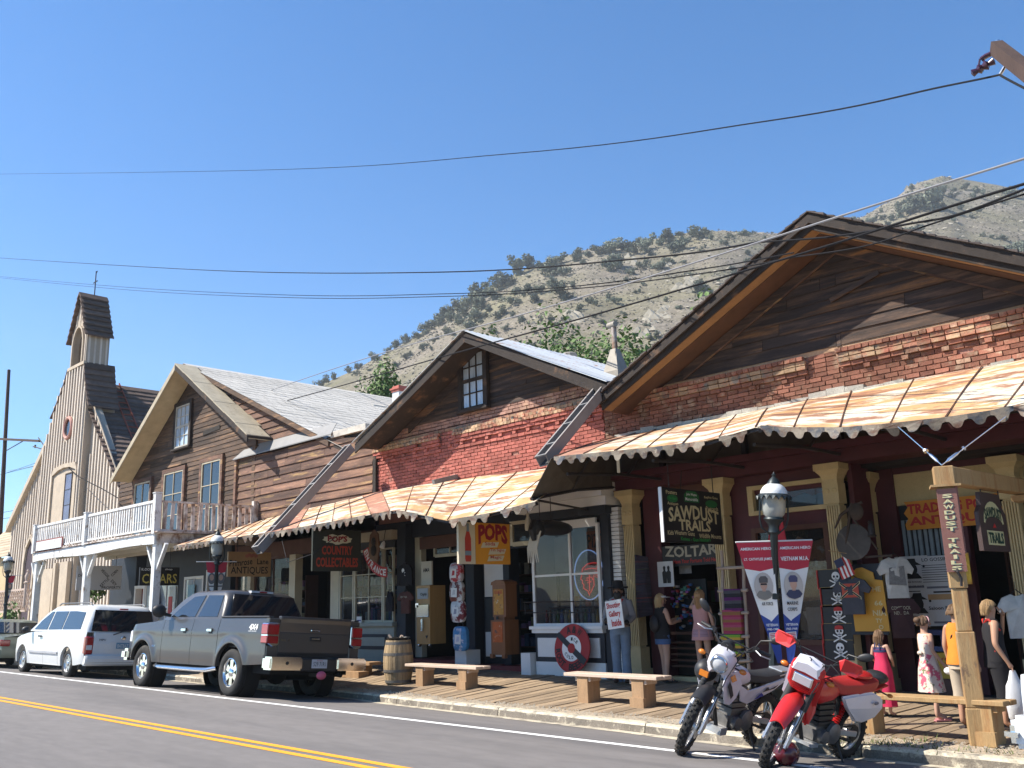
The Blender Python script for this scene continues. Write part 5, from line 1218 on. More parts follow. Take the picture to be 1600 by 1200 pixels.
def ellp(rx,ry,n=24,cx=0,cy=0): return [(cx+rx*math.cos(2*math.pi*i/n),cy+ry*math.sin(2*math.pi*i/n)) for i in range(n)]
# --- black shop sign with the arched cream name (hangs across the walk)
X=-8.3; t=empty('hanging_sign',(X,12.3,2.85),'black hanging sign with arched cream lettering and green lozenges above the browsing women','sign','signs hung across the boardwalk')
O=V(X,12.3,2.85); Wd,Hd=1.58,.82
plate(t,'board',O,UY,UZ,Wd,Hd,.05,m_blk); bxp(t,'edge_strip',m_white,X-.052,X+.002,12.3-Wd/2-.02,12.3-Wd/2-.001,2.85-Hd/2,2.85+Hd/2)
b=MB(); poly2(b,O,UY,UZ,[(-.22,.22),(.18,.22),(.18,.33),(.1,.39),(-.14,.39),(-.22,.33)],.003); poly2(b,O,UY,UZ,ellp(.14,.06,20,-.53,.25),.003); poly2(b,O,UY,UZ,ellp(.17,.06,20,.52,.22),.003); b.build('green_lozenge',inkg,t)
letters(t,O,UY,UZ,[('SAWDUST',.02,.06,1.36,.22,inkc,arcw(.14),.03),('TRAILS',.02,-.14,.86,.17,inkc,None,.03),('Kids Western Guns',-.36,-.26,.7,.07,inkc,arcw(.08)),('Wildlife Mounts',.42,-.29,.62,.07,inkc,arcw(.05)),('Knives - Gun Holsters',.02,-.355,.8,.055,col('ink_bright_green',(.03,.3,.06)),arcw(-.06)),('John Wayne',-.02,.335,.28,.05,inkw),('Memorabilia',-.02,.265,.34,.05,inkw),('Posters',-.55,.345,.28,.06,inkc,arcw(.3)),('Tin Signs',-.53,.25,.2,.04,col('ink_bright_green',(.03,.3,.06))),('Antiques',-.53,.165,.28,.06,inkc,arcw(-.3)),('Replica Guns',.52,.32,.38,.05,inkc,arcw(.2)),('Postcards',.53,.145,.34,.06,inkc,arcw(-.2))])
hang(t,[((X,11.7,3.26),(X,11.7,3.62)),((X,12.9,3.26),(X,12.9,3.7))])
# --- fortune sign on the doorway
t=empty('fortune_sign',(-9.55,14.0,2.6),'black sign with large outlined grey letters and red small print over the doorway','sign')
O=V(-9.55,13.98,2.36); plate(t,'board',O,UX,UZ,1.22,.36,.03,m_blk)
letters(t,O,UX,UZ,[('ZOLTAR',0,.06,1.1,.19,col('ink_grey_tan',(.36,.33,.25)),arcw(-.12),.03),('Have Your Fortune Told Here',.1,-.1,.95,.07,inkr)])
# --- soda sign: two panels
X=-12.5; t=empty('soda_sign',(X,11.8,2.7),'two panel hanging sign: red bottle on cream beside big maroon letters on orange','sign','signs hung across the boardwalk')
O=V(X,11.8,2.7); H2=.74
plate(t,'bottle_panel',O-UY*.44,UY,UZ,.40,H2,.05,col('panel_cream',(.56,.50,.36))); plate(t,'name_panel',O+UY*.205,UY,UZ,.87,H2,.05,col('panel_orange',(.62,.27,.02)))
b=MB(); Ob=O-UY*.42
half=[(.0,.34),(.028,.34),(.03,.22),(.055,.14),(.075,.08),(.075,-.28),(.06,-.33),(0,-.33)]
poly2(b,Ob,UY,UZ,[(x,y) for x,y in half]+[(-x,y) for x,y in half[::-1]][1:-1],.004); b.build('bottle_picture',col('soda_red',(.45,.05,.03),var=.3),t)
b=MB(); poly2(b,Ob,UY,UZ,[(-.03,.2),(.03,.2),(.03,.345),(-.03,.345)],.006); poly2(b,Ob,UY,UZ,[(-.075,-.22),(.075,-.22),(.075,-.14),(-.075,-.14)],.006); b.build('bottle_label',col('label_blue_grey',(.18,.24,.28)),t)
Op=O+UY*.205
letters(t,Op,UY,UZ,[('POPS',0,.19,.74,.29,col('ink_maroon',(.26,.012,.02)),lambda a,b_: (a,b_*(1+.25*(abs(a)/.37))-.06*(a/.37)**2+.02),.05)])
b=MB()
for (x,y,w_) in ((-.08,-.03,.46),(.1,-.15,.46),(.06,-.27,.44)): poly2(b,Op,UY,UZ,[(x-w_/2,y-.05),(x+w_/2-.05,y-.035),(x+w_/2,y+.06),(x-w_/2+.05,y+.045)],.003)
b.build('ribbon',col('ribbon_cream',(.6,.55,.38)),t)
letters(t,Op,UY,UZ,[('Soda',-.08,0,.26,.07,inkr),('Tin Signs',.1,-.12,.36,.07,inkr),('Magic',.06,-.25,.28,.07,inkr)],off=.006)
b=MB(); b.box(X-.01,X+.01,11.12,12.48,2.7+H2/2,2.7+H2/2+.02); b.tube([(X,11.35,3.08),(X,11.35,3.3)],.012,5); b.tube([(X,12.3,3.08),(X,12.3,3.35)],.012,5); b.build('hanger',m_iron,t)
# --- country collectables
X=-16.8; t=empty('hanging_sign',(X,11.55,2.8),'dark olive hanging sign with red slab letters and a cream cloud, over the pickup tailgate','sign','signs hung across the boardwalk')
O=V(X,11.55,2.83); plate(t,'board',O,UY,UZ,1.22,.86,.05,col('panel_olive',(.03,.03,.018)))
b=MB(); poly2(b,O,UY,UZ,[(x*(1+.12*math.sin(i*2.4)),y*(1+.18*math.sin(i*1.7))+.23) for i,(x,y) in enumerate(ellp(.36,.1,26))],.003); b.build('cloud',col('ribbon_cream',(.6,.55,.38)),t)
letters(t,O,UY,UZ,[("POP'S",0,.235,.5,.13,col('ink_maroon',(.26,.012,.02)),arcw(-.25),.05),('COUNTRY',0,-.0,.78,.19,col('ink_orange_red',(.42,.05,.02)),None,.035),('COLLECTABLES',0,-.25,1.06,.2,col('ink_orange_red',(.42,.05,.02)),None,.035)],off=.006)
hang(t,[((X,11.2,3.26),(X,11.2,3.42)),((X,11.9,3.26),(X,11.9,3.5)),((X+.1,11.9,3.4),(X+.02,10.95,2.75)),((X,10.95,2.75),(X-.9,10.9,2.62)),((X-.9,10.9,2.62),(X-1.3,11,3.1))])
# --- antiques
X=-21.3; t=empty('hanging_sign',(X,12.05,2.8),'small tan wooden sign with a pink rose and black lettering, above the pickup cab','sign','signs hung across the boardwalk')
zt_=3.1; O=V(X,12.05,2.77); plate(t,'board',O,UY,UZ,1.18,.6,.05,col('panel_tan',(.42,.26,.12),var=.15))
letters(t,O,UY,UZ,[('Primrose',-.24,.04,.62,.16,inkk,arcw(-.1,.1)),('Lane',.36,.07,.32,.14,inkk),('ANTIQUES',0,-.16,1.02,.2,inkk,None,.01)])
b=MB()
for k in range(5): poly2(b,O,UY,UZ,ellp(.06,.04,10,-.08+.06*k,.2+.03*(k%2)),.003+.0005*k)
b.build('rose_picture',col('faded_rose',(.4,.15,.1),var=.3),t)
hang(t,[((X,11.7,3.07),(X,11.7,3.35)),((X,12.4,3.07),(X,12.4,3.4))])
# --- cigars
X=-25.8; t=empty('hanging_sign',(X,11.8,2.7),'black hanging sign with yellow outlined capitals behind the white balcony post','sign','signs hung across the boardwalk')
O=V(X,11.82,2.66); plate(t,'board',O,UY,UZ,1.14,.5,.05,m_blk)
letters(t,O,UY,UZ,[('CIGARS',0,-.06,1.0,.26,col('ink_yellow',(.55,.45,.1)),None,.01),('K-DON',-.38,.19,.3,.07,inkw),('shop',.25,.19,.22,.06,inkw)])
hang(t,[((X,11.5,2.9),(X,11.5,3.45)),((X,12.1,2.9),(X,12.1,3.45))])
# --- kettle corn cross board
X=-30.6; y0=PX(120,900,X).y; y1=PX(190,900,X).y; z1=PX(150,884,X).z; z0=PX(150,922,X).z
t=empty('snack_board',(X,(y0+y1)/2,z0),'large white board lettered in a cross, under the balcony between white posts','sign')
O=V(X,(y0+y1)/2,(z0+z1)/2); w_,h_=y1-y0,z1-z0; plate(t,'board',O,UY,UZ,w_,h_,.04,col('board_offwhite',(.42,.42,.43)))
d1=V(0,.707,.707); d2=V(0,.707,-.707)
letters(t,O+UY*w_*.22,d2,d1,[('VEGGIE',-.2,.0,.34,.09,inkk),('DEY',.22,0,.22,.09,inkk)]); letters(t,O+UY*w_*.22,d1,-d2,[('KETTLE',-.2,.0,.34,.09,inkk),('CORN',.22,0,.26,.09,inkk)])
letters(t,O,UY,UZ,[('Drinks',-w_*.36,h_*.1,.3,.08,inkk),('PROPERTY',w_*.28,-h_*.4,.6,.08,inkk)])
hang(t,[((X,y0+.2,z1),(X,y0+.2,3.5)),((X,y1-.2,z1),(X,y1-.2,3.5))])
# --- red arched entrance sign
t=empty('entrance_sign',(-17.75,13.3,2.4),'red curved arrow sign with white capitals in front of the paned shop window','sign')
O=V(-17.95,13.45,2.95); b=MB(); a0,a1=3.45,4.75; R1,R2=.95,.72
vs=[]; N_=14
for i in range(N_+1):
    a=a0+(a1-a0)*i/N_
    for R in (R1,R2): vs.append((R*math.cos(a)+.35,R*math.sin(a)+.3))
b.add([O+UX*x+UZ*y for x,y in vs]+[O+UX*x+UZ*y+UY*.02 for x,y in vs],[(2*i,2*i+1,2*i+3,2*i+2) for i in range(N_)]+[(2*i+2*N_+4,2*i+2*N_+2,2*i+2*N_+3,2*i+2*N_+5) for i in range(N_)])
b.build('arc_board',col('sign_red',(.42,.02,.02)),t)
b=MB(); Rm=(R1+R2)/2
for k,chh in enumerate('ENTRANCE'):
    a=a0+.1+(a1-a0-.2)*k/7; p=O+UX*(Rm*math.cos(a)+.35)+UZ*(Rm*math.sin(a)+.3); u=V(-math.sin(a),0,math.cos(a)); v=u.cross(V(0,-1,0))*-1
    v=V(0,-1,0).cross(u); b.text(chh,p,u,v,.11,.15,0,.004,None,.03)
b.build('lettering',inkw,t,flat=True)
# --- round root beer sign leaning on the white shop
t=empty('round_sign',(-12.1,13.4,.4),'large round red root beer sign with a black bar, leaning on the white shop','sign')
Q=P(894,1013,13.38); tl=V(0,.12,1).normalized(); O=Q
N=UX.cross(tl)
b=MB(); b.lathe([(.0,-.02),(.43,-.02),(.44,0),(.43,.012),(.0,.014)],40,O,N); b.build('disc',col('sign_deep_red',(.30,.018,.018)),t)
b=MB(); poly2(b,O,UX,tl,ellp(.235,.235,32),.018); b.build('white_ring',col('ink_white',(.7,.7,.68)),t)
b=MB(); cs,sn=math.cos(-.62),math.sin(-.62); poly2(b,O,UX,tl,[(x*cs-y*sn,x*sn+y*cs) for x,y in ((-.44,-.05),(.42,-.06),(.42,.06),(-.44,.05))],.022); b.build('black_bar',m_blk,t)
b=MB(); poly2(b,O,UX,tl,ellp(.09,.09,20),.025); b.build('hub',col('sign_deep_red',(.30,.018,.018)),t)
def ring_text(st,R,a_mid,step,w_,h_,m,bottom=False):
    b=MB(); n=len(st)
    for k,c in enumerate(st):
        if c==' ': continue
        a=a_mid+(k-(n-1)/2)*step*(1 if bottom else-1); d=UX*math.cos(a)+tl*math.sin(a); u=UX*(math.sin(a))-tl*math.cos(a); v=d
        if bottom: u=-u; v=-d
        b.text(c,O+d*R,u,v,w_,h_,0,.021,None,.03)
    b.build('lettering',m,t,flat=True)
ring_text('A&W',.335,math.pi*.5-.15,.42,.10,.13,inkk); ring_text('ROOT',.335,math.pi*1.18,.26,.09,.12,inkk,True); ring_text('BEER',.335,math.pi*1.62,.26,.09,.12,inkk,True); ring_text('ICE',.165,1.15,.42,.045,.06,inkk); ring_text('COLD',.165,4.35,.38,.045,.06,inkk,True)
# --- trading post sign, deep in the right bay
a=P(1420,808,14.8); c=P(1560,792,14.8); t=empty('trading_sign',a,'long orange sign with ragged ends and dark red capitals behind the sign post','sign')
O=(a+c)/2; w_=(c-a).length+.1
b=MB(); hh=.22; pts=[(-w_/2,-hh),(w_/2,-hh),(w_/2-.04,-hh*.4),(w_/2,0),(w_/2-.05,hh*.5),(w_/2,hh),(-w_/2,hh),(-w_/2+.05,hh*.6),(-w_/2-.02,.2*hh),(-w_/2+.04,-.2*hh),(-w_/2-.02,-hh*.6)]
b.add([O+UX*x+UZ*y for x,y in pts]+[O+UX*x+UZ*y+UY*.03 for x,y in pts],[tuple(range(11)),tuple(range(21,10,-1))]+[(i,i+11,(i+1)%11+11,(i+1)%11) for i in range(11)]); b.build('board',col('panel_orange2',(.55,.22,.02)),t)
letters(t,O,UX,UZ,[('TRADING POST',0,.1,w_*.94,.16,inkr,None,.04),('ANTIQUES',-.02,-.1,w_*.9,.16,inkr,None,.04)])
# ================================================================== sign post with beam and shield sign
pc=V(-3.83,10.52,0); gp=gz(pc.x,Yc(pc.x))+.06
m_post=M('golden_pine_post',(.36,.235,.11),.75,var=.22,vs=2,st=(4,4,.4),bump=.4,bs=14,fine=.15,spots=[((.25,.13,.05),2,.58,.08,(4,4,.4)),((.16,.10,.06),3,.66,.04,(2,2,1))])
t=empty('sign_post',(pc.x,pc.y,gp),'tall square timber post at the kerb with a brown vertical name board and turnbuckle wires','sign post')
lean=V(-.02,.0,1).normalized()
tw_=V(1,0,0)
ps=lambda z: V(pc.x+.0*z,pc.y,z)
# turned slightly so a face looks at the camera
ca,sa=math.cos(R_(-22)),math.sin(R_(-22)); u_=V(ca,-sa*-1 if 0 else sa,0); u_=V(math.cos(.42),math.sin(.42),0); n_=V(u_.y,-u_.x,0)
for (z0,z1,hw,nm) in ((gp-.1,gp+.42,.095,'base_block'),(gp+.42,gp+1.18,.088,'lower_post'),(gp+1.18,gp+1.62,.074,'middle_post'),(gp+1.62,2.72,.086,'upper_post'),(2.72,2.93,.102,'head_block')):
    b=MB(); b.obox(ps((z0+z1)/2),u_,V(0,0,1),n_,hw,(z1-z0)/2-.002,hw); b.build(nm,m_post,t,bevel=.008)
b=MB(); b.obox(ps(2.715),u_,V(0,0,1),n_,.15,.012,.15); b.build('collar',m_post,t)
m_pb=M('dusty_brown_board',(.21,.095,.075),.7,var=.15,vs=4)
z0,z1=1.80,2.68; O=ps((z0+z1)/2)+n_*.104
b=MB(); b.obox(O,u_,V(0,0,1),n_,.098,(z1-z0)/2,.018); b.build('name_board',m_pb,t)
its=[]; st='SAWDUST TRAILS'; h1=(z1-z0-.06)/14
b1=MB(); b2=MB()
for k,c in enumerate(st):
    if c==' ': continue
    # letters lie on their side, stacked down the board
    y=z1-.05-h1*(k+.5); p=V(O.x,O.y,y)+n_*.02
    b1.text(c,p,u_,V(0,0,1),.035 if c=='I' else .1,h1*.72,0,.006,None,.03); b2.text(c,p+u_*.007-V(0,0,.006),u_,V(0,0,1),.04 if c=='I' else .1,h1*.72,0,.003,None,.05)
b1.build('lettering',inkc,t,flat=True); b2.build('lettering',col('ink_teal',(.05,.16,.17)),t,flat=True)
b=MB(); Os=ps(2.35)+u_*.102; b.obox(Os,n_,V(0,0,1),u_,.09,.36,.014); b.build('side_board',m_pb,t)
b=MB()
for k,c in enumerate('GIFT CAVES'):
    if c != ' ': b.text(c,ps(2.66-.065*k)+u_*.118,-n_,V(0,0,1),.05,.045,0,.004,None,.02)
b.build('lettering',inkc,t,flat=True)
# beam to the store and iron strap
bd=V(0,1,.0)
b=MB(); b.bar(ps(2.84)+V(0,.11,0),V(pc.x-.12,13.75,2.92),.17,.19); b.build('beam',m_post,t,bevel=.01)
b=MB(); b.box(pc.x-.2,pc.x+.05,13.3,13.6,2.72,2.80); b.build('beam_block',m_post,t)
b=MB(); lam=ps(1.75)+n_*.11; b.tube([lam+V(0,0,.1),lam+n_*.03+V(0,0,.05),lam+u_*.03-V(0,0,.02),lam+u_*.02-V(0,0,.1)],.014,6); b.build('iron_ornament',m_iron,t)
sc_=lambda p: p
m_steel=M('bright_steel',(.7,.7,.72),.25,metal=1,var=.05)
top=ps(2.95)
for tgt in (P(1400,658,10.86)+V(0,0,-.05),P(1570,640,10.95)+V(0,0,-.08)):
    b=MB(); b.tube([top,tgt],.006,5); b.build('stay_wire',m_steel,t)
    d=(tgt-top).normalized(); b=MB(); b.tube([top+d*.06,top+d*.1,top+d*.2,top+d*.24],[.008,.02,.02,.008],8); b.lathe([(.03,-.01),(.03,.01)],8,top+d*.3,d); b.build('turnbuckle',m_steel,t)
# shield sign under the beam
yb=12.05; X=pc.x-.05
t=empty('shield_sign',(X,yb,2.4),'dark arched shield sign with cream bands hanging from the timber beam at the right','sign')
O=V(X,yb,2.38); sh=[(-.46,-.33),(.46,-.33),(.46,.12),(.36,.2),(.33,.36),(-.33,.36),(-.36,.2),(-.46,.12)]
b=MB(); b.add([O+UY*x+UZ*y for x,y in sh]+[O+UY*x+UZ*y-UX*.05 for x,y in sh],[tuple(range(8)),tuple(range(15,7,-1))]+[(i,i+8,(i+1)%8+8,(i+1)%8) for i in range(8)]); b.build('board',col('shield_brown',(.06,.035,.03)),t)
b=MB(); N_=12; arc=[(.34*math.cos(a),.28*math.sin(a)-.02) for a in np.linspace(math.pi*.97,math.pi*.03,N_)]+[(.3*math.cos(a),.10*math.sin(a)-.02) for a in np.linspace(.1,math.pi-.1,N_)]
poly2(b,O,UY,UZ,arc,.004); poly2(b,O,UY,UZ,[(-.28,-.26),(.28,-.26),(.28,-.09),(-.28,-.09)],.004); b.build('cream_band',col('band_cream',(.5,.47,.26)),t)
letters(t,O,UY,UZ,[('SAWDUST',0,.13,.58,.13,col('ink_dark_green',(.02,.05,.03)),arcw(.45),.04),('TRAILS',0,-.175,.5,.13,col('ink_dark_green',(.02,.05,.03)),None,.04)],off=.008)
b=MB(); poly2(b,O,UY,UZ,[(-.06,-.055),(.06,-.055),(.03,-.02),(0,.0),(-.03,-.02)],.006); b.build('red_crest',inkr,t)
hang(t,[((X,yb-.3,2.74),(X,yb-.3,2.82)),((X,yb+.3,2.74),(X,yb+.3,2.85))])
# ================================================================== goods hung outside
def cloth(pts,O,U,Vv,th=.03,bulge=.02,seed=0,n=0):
    b=MB(); U=Vector(U); Vv=Vector(Vv); N=U.cross(Vv); O=Vector(O); k=len(pts)
    fr=[O+U*x+Vv*y+N*(th/2+bulge*math.sin(x*19+seed)*.5) for x,y in pts]; bk=[O+U*x+Vv*y-N*(th/2) for x,y in pts]
    cx=sum(p[0] for p in pts)/k; cy=sum(p[1] for p in pts)/k; fr.append(O+U*cx+Vv*cy+N*(th/2+bulge*1.5)); 
    b.add(fr+bk,[(i,(i+1)%k,k) for i in range(k)]+[tuple(range(2*k,k,-1))]+[(i,k+1+i,k+1+(i+1)%k,(i+1)%k) for i in range(k)]); return b
TEE=[(-.24,-.42),(.24,-.42),(.25,.14),(.37,.02),(.43,.12),(.3,.3),(.12,.36),(.05,.33),(-.05,.33),(-.12,.36),(-.3,.3),(-.43,.12),(-.37,.02),(-.25,.14)]
def tee(name,label,O,U,sc,colr,cat='t-shirt',long=False,tank=False,tall=1.0):
    pts=[(x*sc,y*sc*tall) for x,y in TEE]
    if long: pts=[(x*sc,y*sc) for x,y in [(-.25,-.4),(.25,-.4),(.26,.05),(.3,-.38),(.42,-.38),(.38,.2),(.28,.32),(.12,.38),(.06,.42),(-.06,.42),(-.12,.38),(-.28,.32),(-.38,.2),(-.42,-.38),(-.3,-.38),(-.26,.05)]]
    if tank: pts=[(x*sc,y*sc) for x,y in [(-.24,-.42),(.24,-.42),(.23,.1),(.18,.2),(.15,.38),(.08,.38),(.06,.24),(-.06,.24),(-.08,.38),(-.15,.38),(-.18,.2),(-.23,.1)]]
    t=empty(name,O,label,cat,'shirts hung out for sale'); b=cloth(pts,O,U,UZ,.05,.03); b.build('fabric',M(label[:24].replace(' ','_'),colr,.9,var=.2,vs=5,bump=.3,bs=30),t)
    b=MB(); p=Vector(O)+UZ*sc*.36*tall; b.tube([p-Vector(U)*.12*sc,p+UZ*.06,p+Vector(U)*.12*sc],.008,5); b.tube([p+UZ*.06,p+UZ*.16],.005,5); b.build('hanger',m_iron,t); return t
def skull(b,O,U,Vv,s,off=.03,m=0):
    poly2(b,O,U,Vv,ellp(.3*s,.3*s,14,0,.2*s),off,m); poly2(b,O,U,Vv,[(-.16*s,-.02*s),(.16*s,-.02*s),(.14*s,-.16*s),(-.14*s,-.16*s)],off,m)
    for sgn in (-1,1): poly2(b,O,U,Vv,[(-.5*s,-.2*s*sgn-.3*s+.0),(-.46*s,-.28*s*sgn-.3*s),(.5*s,.2*s*sgn-.3*s),(.46*s,.28*s*sgn-.3*s)],off-.002,m)
def skull_eyes(b,O,U,Vv,s,off=.033,m=0):
    for sgn in (-1,1): poly2(b,O,U,Vv,ellp(.085*s,.09*s,8,sgn*.12*s,.17*s),off,m)
    poly2(b,O,U,Vv,[(-.03*s,.02*s),(.03*s,.02*s),(0,.1*s)],off,m)
# grey tee with a red saltire print; brown and black ones by the soda shop
du=V(.93,.37,0).normalized()
O=P(1332,929,13.55); t=tee('t_shirt','dark blue grey t-shirt with a red crossed flag print hanging between two cream columns',O,UX,.68,(.055,.06,.075))
Of=O+V(0,-.055,.06); b=MB(); poly2(b,Of,UX,UZ,[(-.13,-.1),(.13,-.1),(.13,.1),(-.13,.1)],.004); b.build('print',col('print_red',(.4,.06,.03)),t)
b=MB()
for sgn in (-1,1): poly2(b,Of,UX,UZ,[(-.16,-.115*sgn-.02),(-.16,-.115*sgn+.02),(.16,.115*sgn+.02),(.16,.115*sgn-.02)] ,.006)
b.build('print_border',inkc,t); b=MB()
for sgn in (-1,1): poly2(b,Of,UX,UZ,[(-.15,-.112*sgn-.013),(-.15,-.112*sgn+.013),(.15,.112*sgn+.013),(.15,.112*sgn-.013)],.008)
b.build('print_cross',inkk,t)
O=P(1400,900,13.75); t=tee('t_shirt','white t-shirt with a grey picture hanging beside the right cream column',O,V(.8,.6,0),.60,(.46,.46,.44),tall=1.25); b=MB(); poly2(b,O+V(.6,-.8,0)*.05,V(.8,.6,0),UZ,[(-.12,-.12),(.12,-.14),(.11,.14),(-.1,.12)],.01); b.build('print',col('print_grey',(.16,.16,.16),var=.4,vs=20),t)
O=P(1409,962,13.8); t=tee('t_shirt','maroon brown t-shirt with pale lettering hanging below the white one',O,V(.9,.43,0),.62,(.045,.02,.022),tall=1.2); letters(t,O+V(.43,-.9,0)*.05+UZ*.06,V(.9,.43,0),UZ,[('COMSTOCK',0,.05,.26,.05,col('print_tan',(.3,.27,.2))),('NEVADA',0,-.02,.2,.05,col('print_tan',(.3,.27,.2)))],off=.012)
O=P(1592,960,13.6); tee('t_shirt','white t-shirt at the right edge beside the last cream column',O,V(.8,.6,0),.6,(.5,.5,.48),tall=1.2)
O=P(633,898,13.5); t=tee('hooded_sweatshirt','black long sleeved sweatshirt with a skull print hanging on the dark post',O,UX,.62,(.01,.01,.012),cat='sweatshirt',long=True); b=MB(); skull(b,O-UY*.05+UZ*.06,UX,UZ,.16,.012); b.build('print',inkw,t)
O=P(634,940,13.45); t=tee('t_shirt','brown t-shirt with faded print under the black sweatshirt',O,UX,.62,(.09,.035,.028)); letters(t,O-UY*.05+UZ*.1,UX,UZ,[('VIRGINIA',0,0,.24,.045,col('print_tan',(.3,.27,.2)))],off=.012)
O=P(609,939,13.5); tee('tank_top','black sleeveless shirt hung in front of the paned window',O,UX,.56,(.012,.012,.018),cat='shirt',tank=True)
# backpacks / bags stacked by the soda shop door
bagc=[((.5,.5,.55),(.4,.03,.04),'grey and red quilted bag with a square label, topmost of the hanging stack'),((.14,.035,.03),(.5,.5,.5),'maroon quilted bag with a white square label, second in the hanging stack'),((.6,.6,.6),(.16,.02,.03),'white and maroon quilted bag, third in the hanging stack'),((.05,.2,.4),(.5,.5,.6),'blue patterned bag with a white square label, lowest of the hanging stack')]
for k,(px,py,w_,h_) in enumerate([(713,895,.36,.42),(714,925,.40,.44),(716,955,.4,.46),(720,998,.42,.5)]):
    O=P(px,py,13.35); c1,c2,lb=bagc[k]; t=empty('tote_bag',O,lb,'bag','quilted bags hung in a stack'); b=MB()
    ring=lambda s,y: [O+V(s*w_/2*math.copysign(abs(math.cos(a))**.5,math.cos(a)),y,s*h_/2*math.copysign(abs(math.sin(a))**.5,math.sin(a))) for a in np.linspace(0,2*math.pi,17)[:-1]]
    b.loft([ring(.85,.08),ring(1,.04),ring(1,-.03),ring(.8,-.07),ring(.2,-.085)]); b.build('bag_body',M('bag_cloth_%s' % 'abcd'[k],c1,.5,var=.25,vs=9,spots=[(c2,4,.55,.02,(1,1,1))] ,bump=.4,bs=15),t)
    bb=MB(); poly2(bb,O-UY*.086,UX,UZ,[(-.1,-.1),(.09,-.11),(.1,.08),(-.09,.09)],.003); bb.build('label_patch',inkw,t); bb=MB(); poly2(bb,O-UY*.086,UX,UZ,[(-.05,-.06),(.04,-.05),(.05,.04),(-.02,.05)],.006); bb.build('label_picture',M('label_ink_%s' % 'abcd'[k],c2 if k != 2 else (.3,.3,.35),.6),t)
    bb=MB(); bb.tube([O+V(-.1,0,h_/2-.02),O+V(-.06,0,h_/2+.08),O+V(.06,0,h_/2+.08),O+V(.1,0,h_/2-.02)],.012,5); bb.build('handle',m_blk,t)
# pirate flags in a column
for k,py in enumerate([905,933,961,990,1016]):
    O=P(1305+k*1.5-(4 if k==0 else 0),py,13.72); t=empty('skull_flag',O,['black skull and crossbones flag at the top of the column beside the t-shirt','second skull flag from the top of the column','third skull flag from the top of the column, bandana skull','fourth skull flag from the top, crossed swords','lowest skull flag of the column, near the cream column base'][k],'flag','skull flags in a column')
    plate(t,'panel',O,UX,UZ,.46,.29,.02,m_blk); b=MB(); b.box(O.x-.24,O.x+.24,O.y-.014,O.y-.0,O.z+.146,O.z+.152); b.build('border',col('gold_edge',(.3,.22,.08)),t)
    b=MB(); skull(b,O-UY*.01+UX*(.06 if k<1 else .03),UX,UZ,.22,.006); b.build('skull_print',inkw,t); b=MB(); skull_eyes(b,O-UY*.01+UX*(.06 if k<1 else .03),UX,UZ,.22,.009)
    b.build('skull_eyes',inkk,t)
    if k in (2,3): b=MB(); poly2(b,O-UY*.01+UX*.03,UX,UZ,[(-.07,.06),(.07,.06),(.06,.11),(0,.125),(-.06,.11)],.010); b.build('bandana',inkr,t)
    b=MB(); b.box(O.x-.25,O.x-.235,O.y-.02,O.y+.02,O.z-.145,O.z+.145); b.build('red_pole',inkr,t)
# yellow board behind the tee
O=P(1358,936,13.68); t=empty('mine_sign',O,'orange yellow board with a rounded stepped top half hidden by the blue grey t-shirt','sign')
plate(t,'back_board',O+UY*.03-UX*.06,UX,UZ,.56,1.02,.02,m_navy)
b=MB(); sh=[(-.26,-.46),(.26,-.46),(.24,.26),(.12,.28),(.11,.38),(.03,.42),(-.05,.46),(-.14,.45),(-.22,.38),(-.24,.28),(-.28,.26)]
b.add([O+UX*x+UZ*y-UY*.012 for x,y in sh]+[O+UX*x+UZ*y for x,y in sh],[tuple(range(11)),tuple(range(21,10,-1))]+[(i,i+11,(i+1)%11+11,(i+1)%11) for i in range(11)]); b.build('board',col('panel_yellow',(.50,.26,.03)),t)
letters(t,O-UY*.012,UX,UZ,[('THE',.1,.14,.2,.07,inkc),('66',.14,-.06,.12,.07,inkc),('NIA',.14,-.2,.2,.08,inkc),('TY',.12,-.31,.1,.06,inkc),('O',.14,-.4,.07,.06,inkc)])
# small stick flag
O=P(1313,872,13.5); t=empty('stick_flag',O,'small striped star spangled flag on a stick hanging slanted beside the cream column','flag')
fu=V(.35,0,-.94); fv=V(.94,0,.35); b=MB(); L_,W_=.30,.22
for k in range(7):
    y0=-W_/2+W_*k/7; y1=y0+W_/7
    for i in range(4): b.add([O+fu*(L_*i/4)+fv*y0+UY*.012*math.sin(i*1.3),O+fu*(L_*(i+1)/4)+fv*y0+UY*.012*math.sin((i+1)*1.3),O+fu*(L_*(i+1)/4)+fv*y1+UY*.012*math.sin((i+1)*1.3),O+fu*(L_*i/4)+fv*y1+UY*.012*math.sin(i*1.3)],[(0,1,2,3)],k % 2)
b.build('stripes',[inkr,inkw],t,flat=True); b=MB(); b.add([O-UY*.014-fv*W_/2+fu*0,O-UY*.014-fv*W_/2+fu*.12,O-UY*.014+fv*.02+fu*.12,O-UY*.014+fv*.02],[(0,1,2,3)]); b.build('canton',col('flag_blue',(.02,.025,.07)),t,flat=True)
b=MB(); b.tube([O-fv*W_/2-fu*.15-V(.02,0,-.02),O-fv*W_/2+fv*W_*1.05-fu*.02],.006,5); b.build('stick',m_post,t)
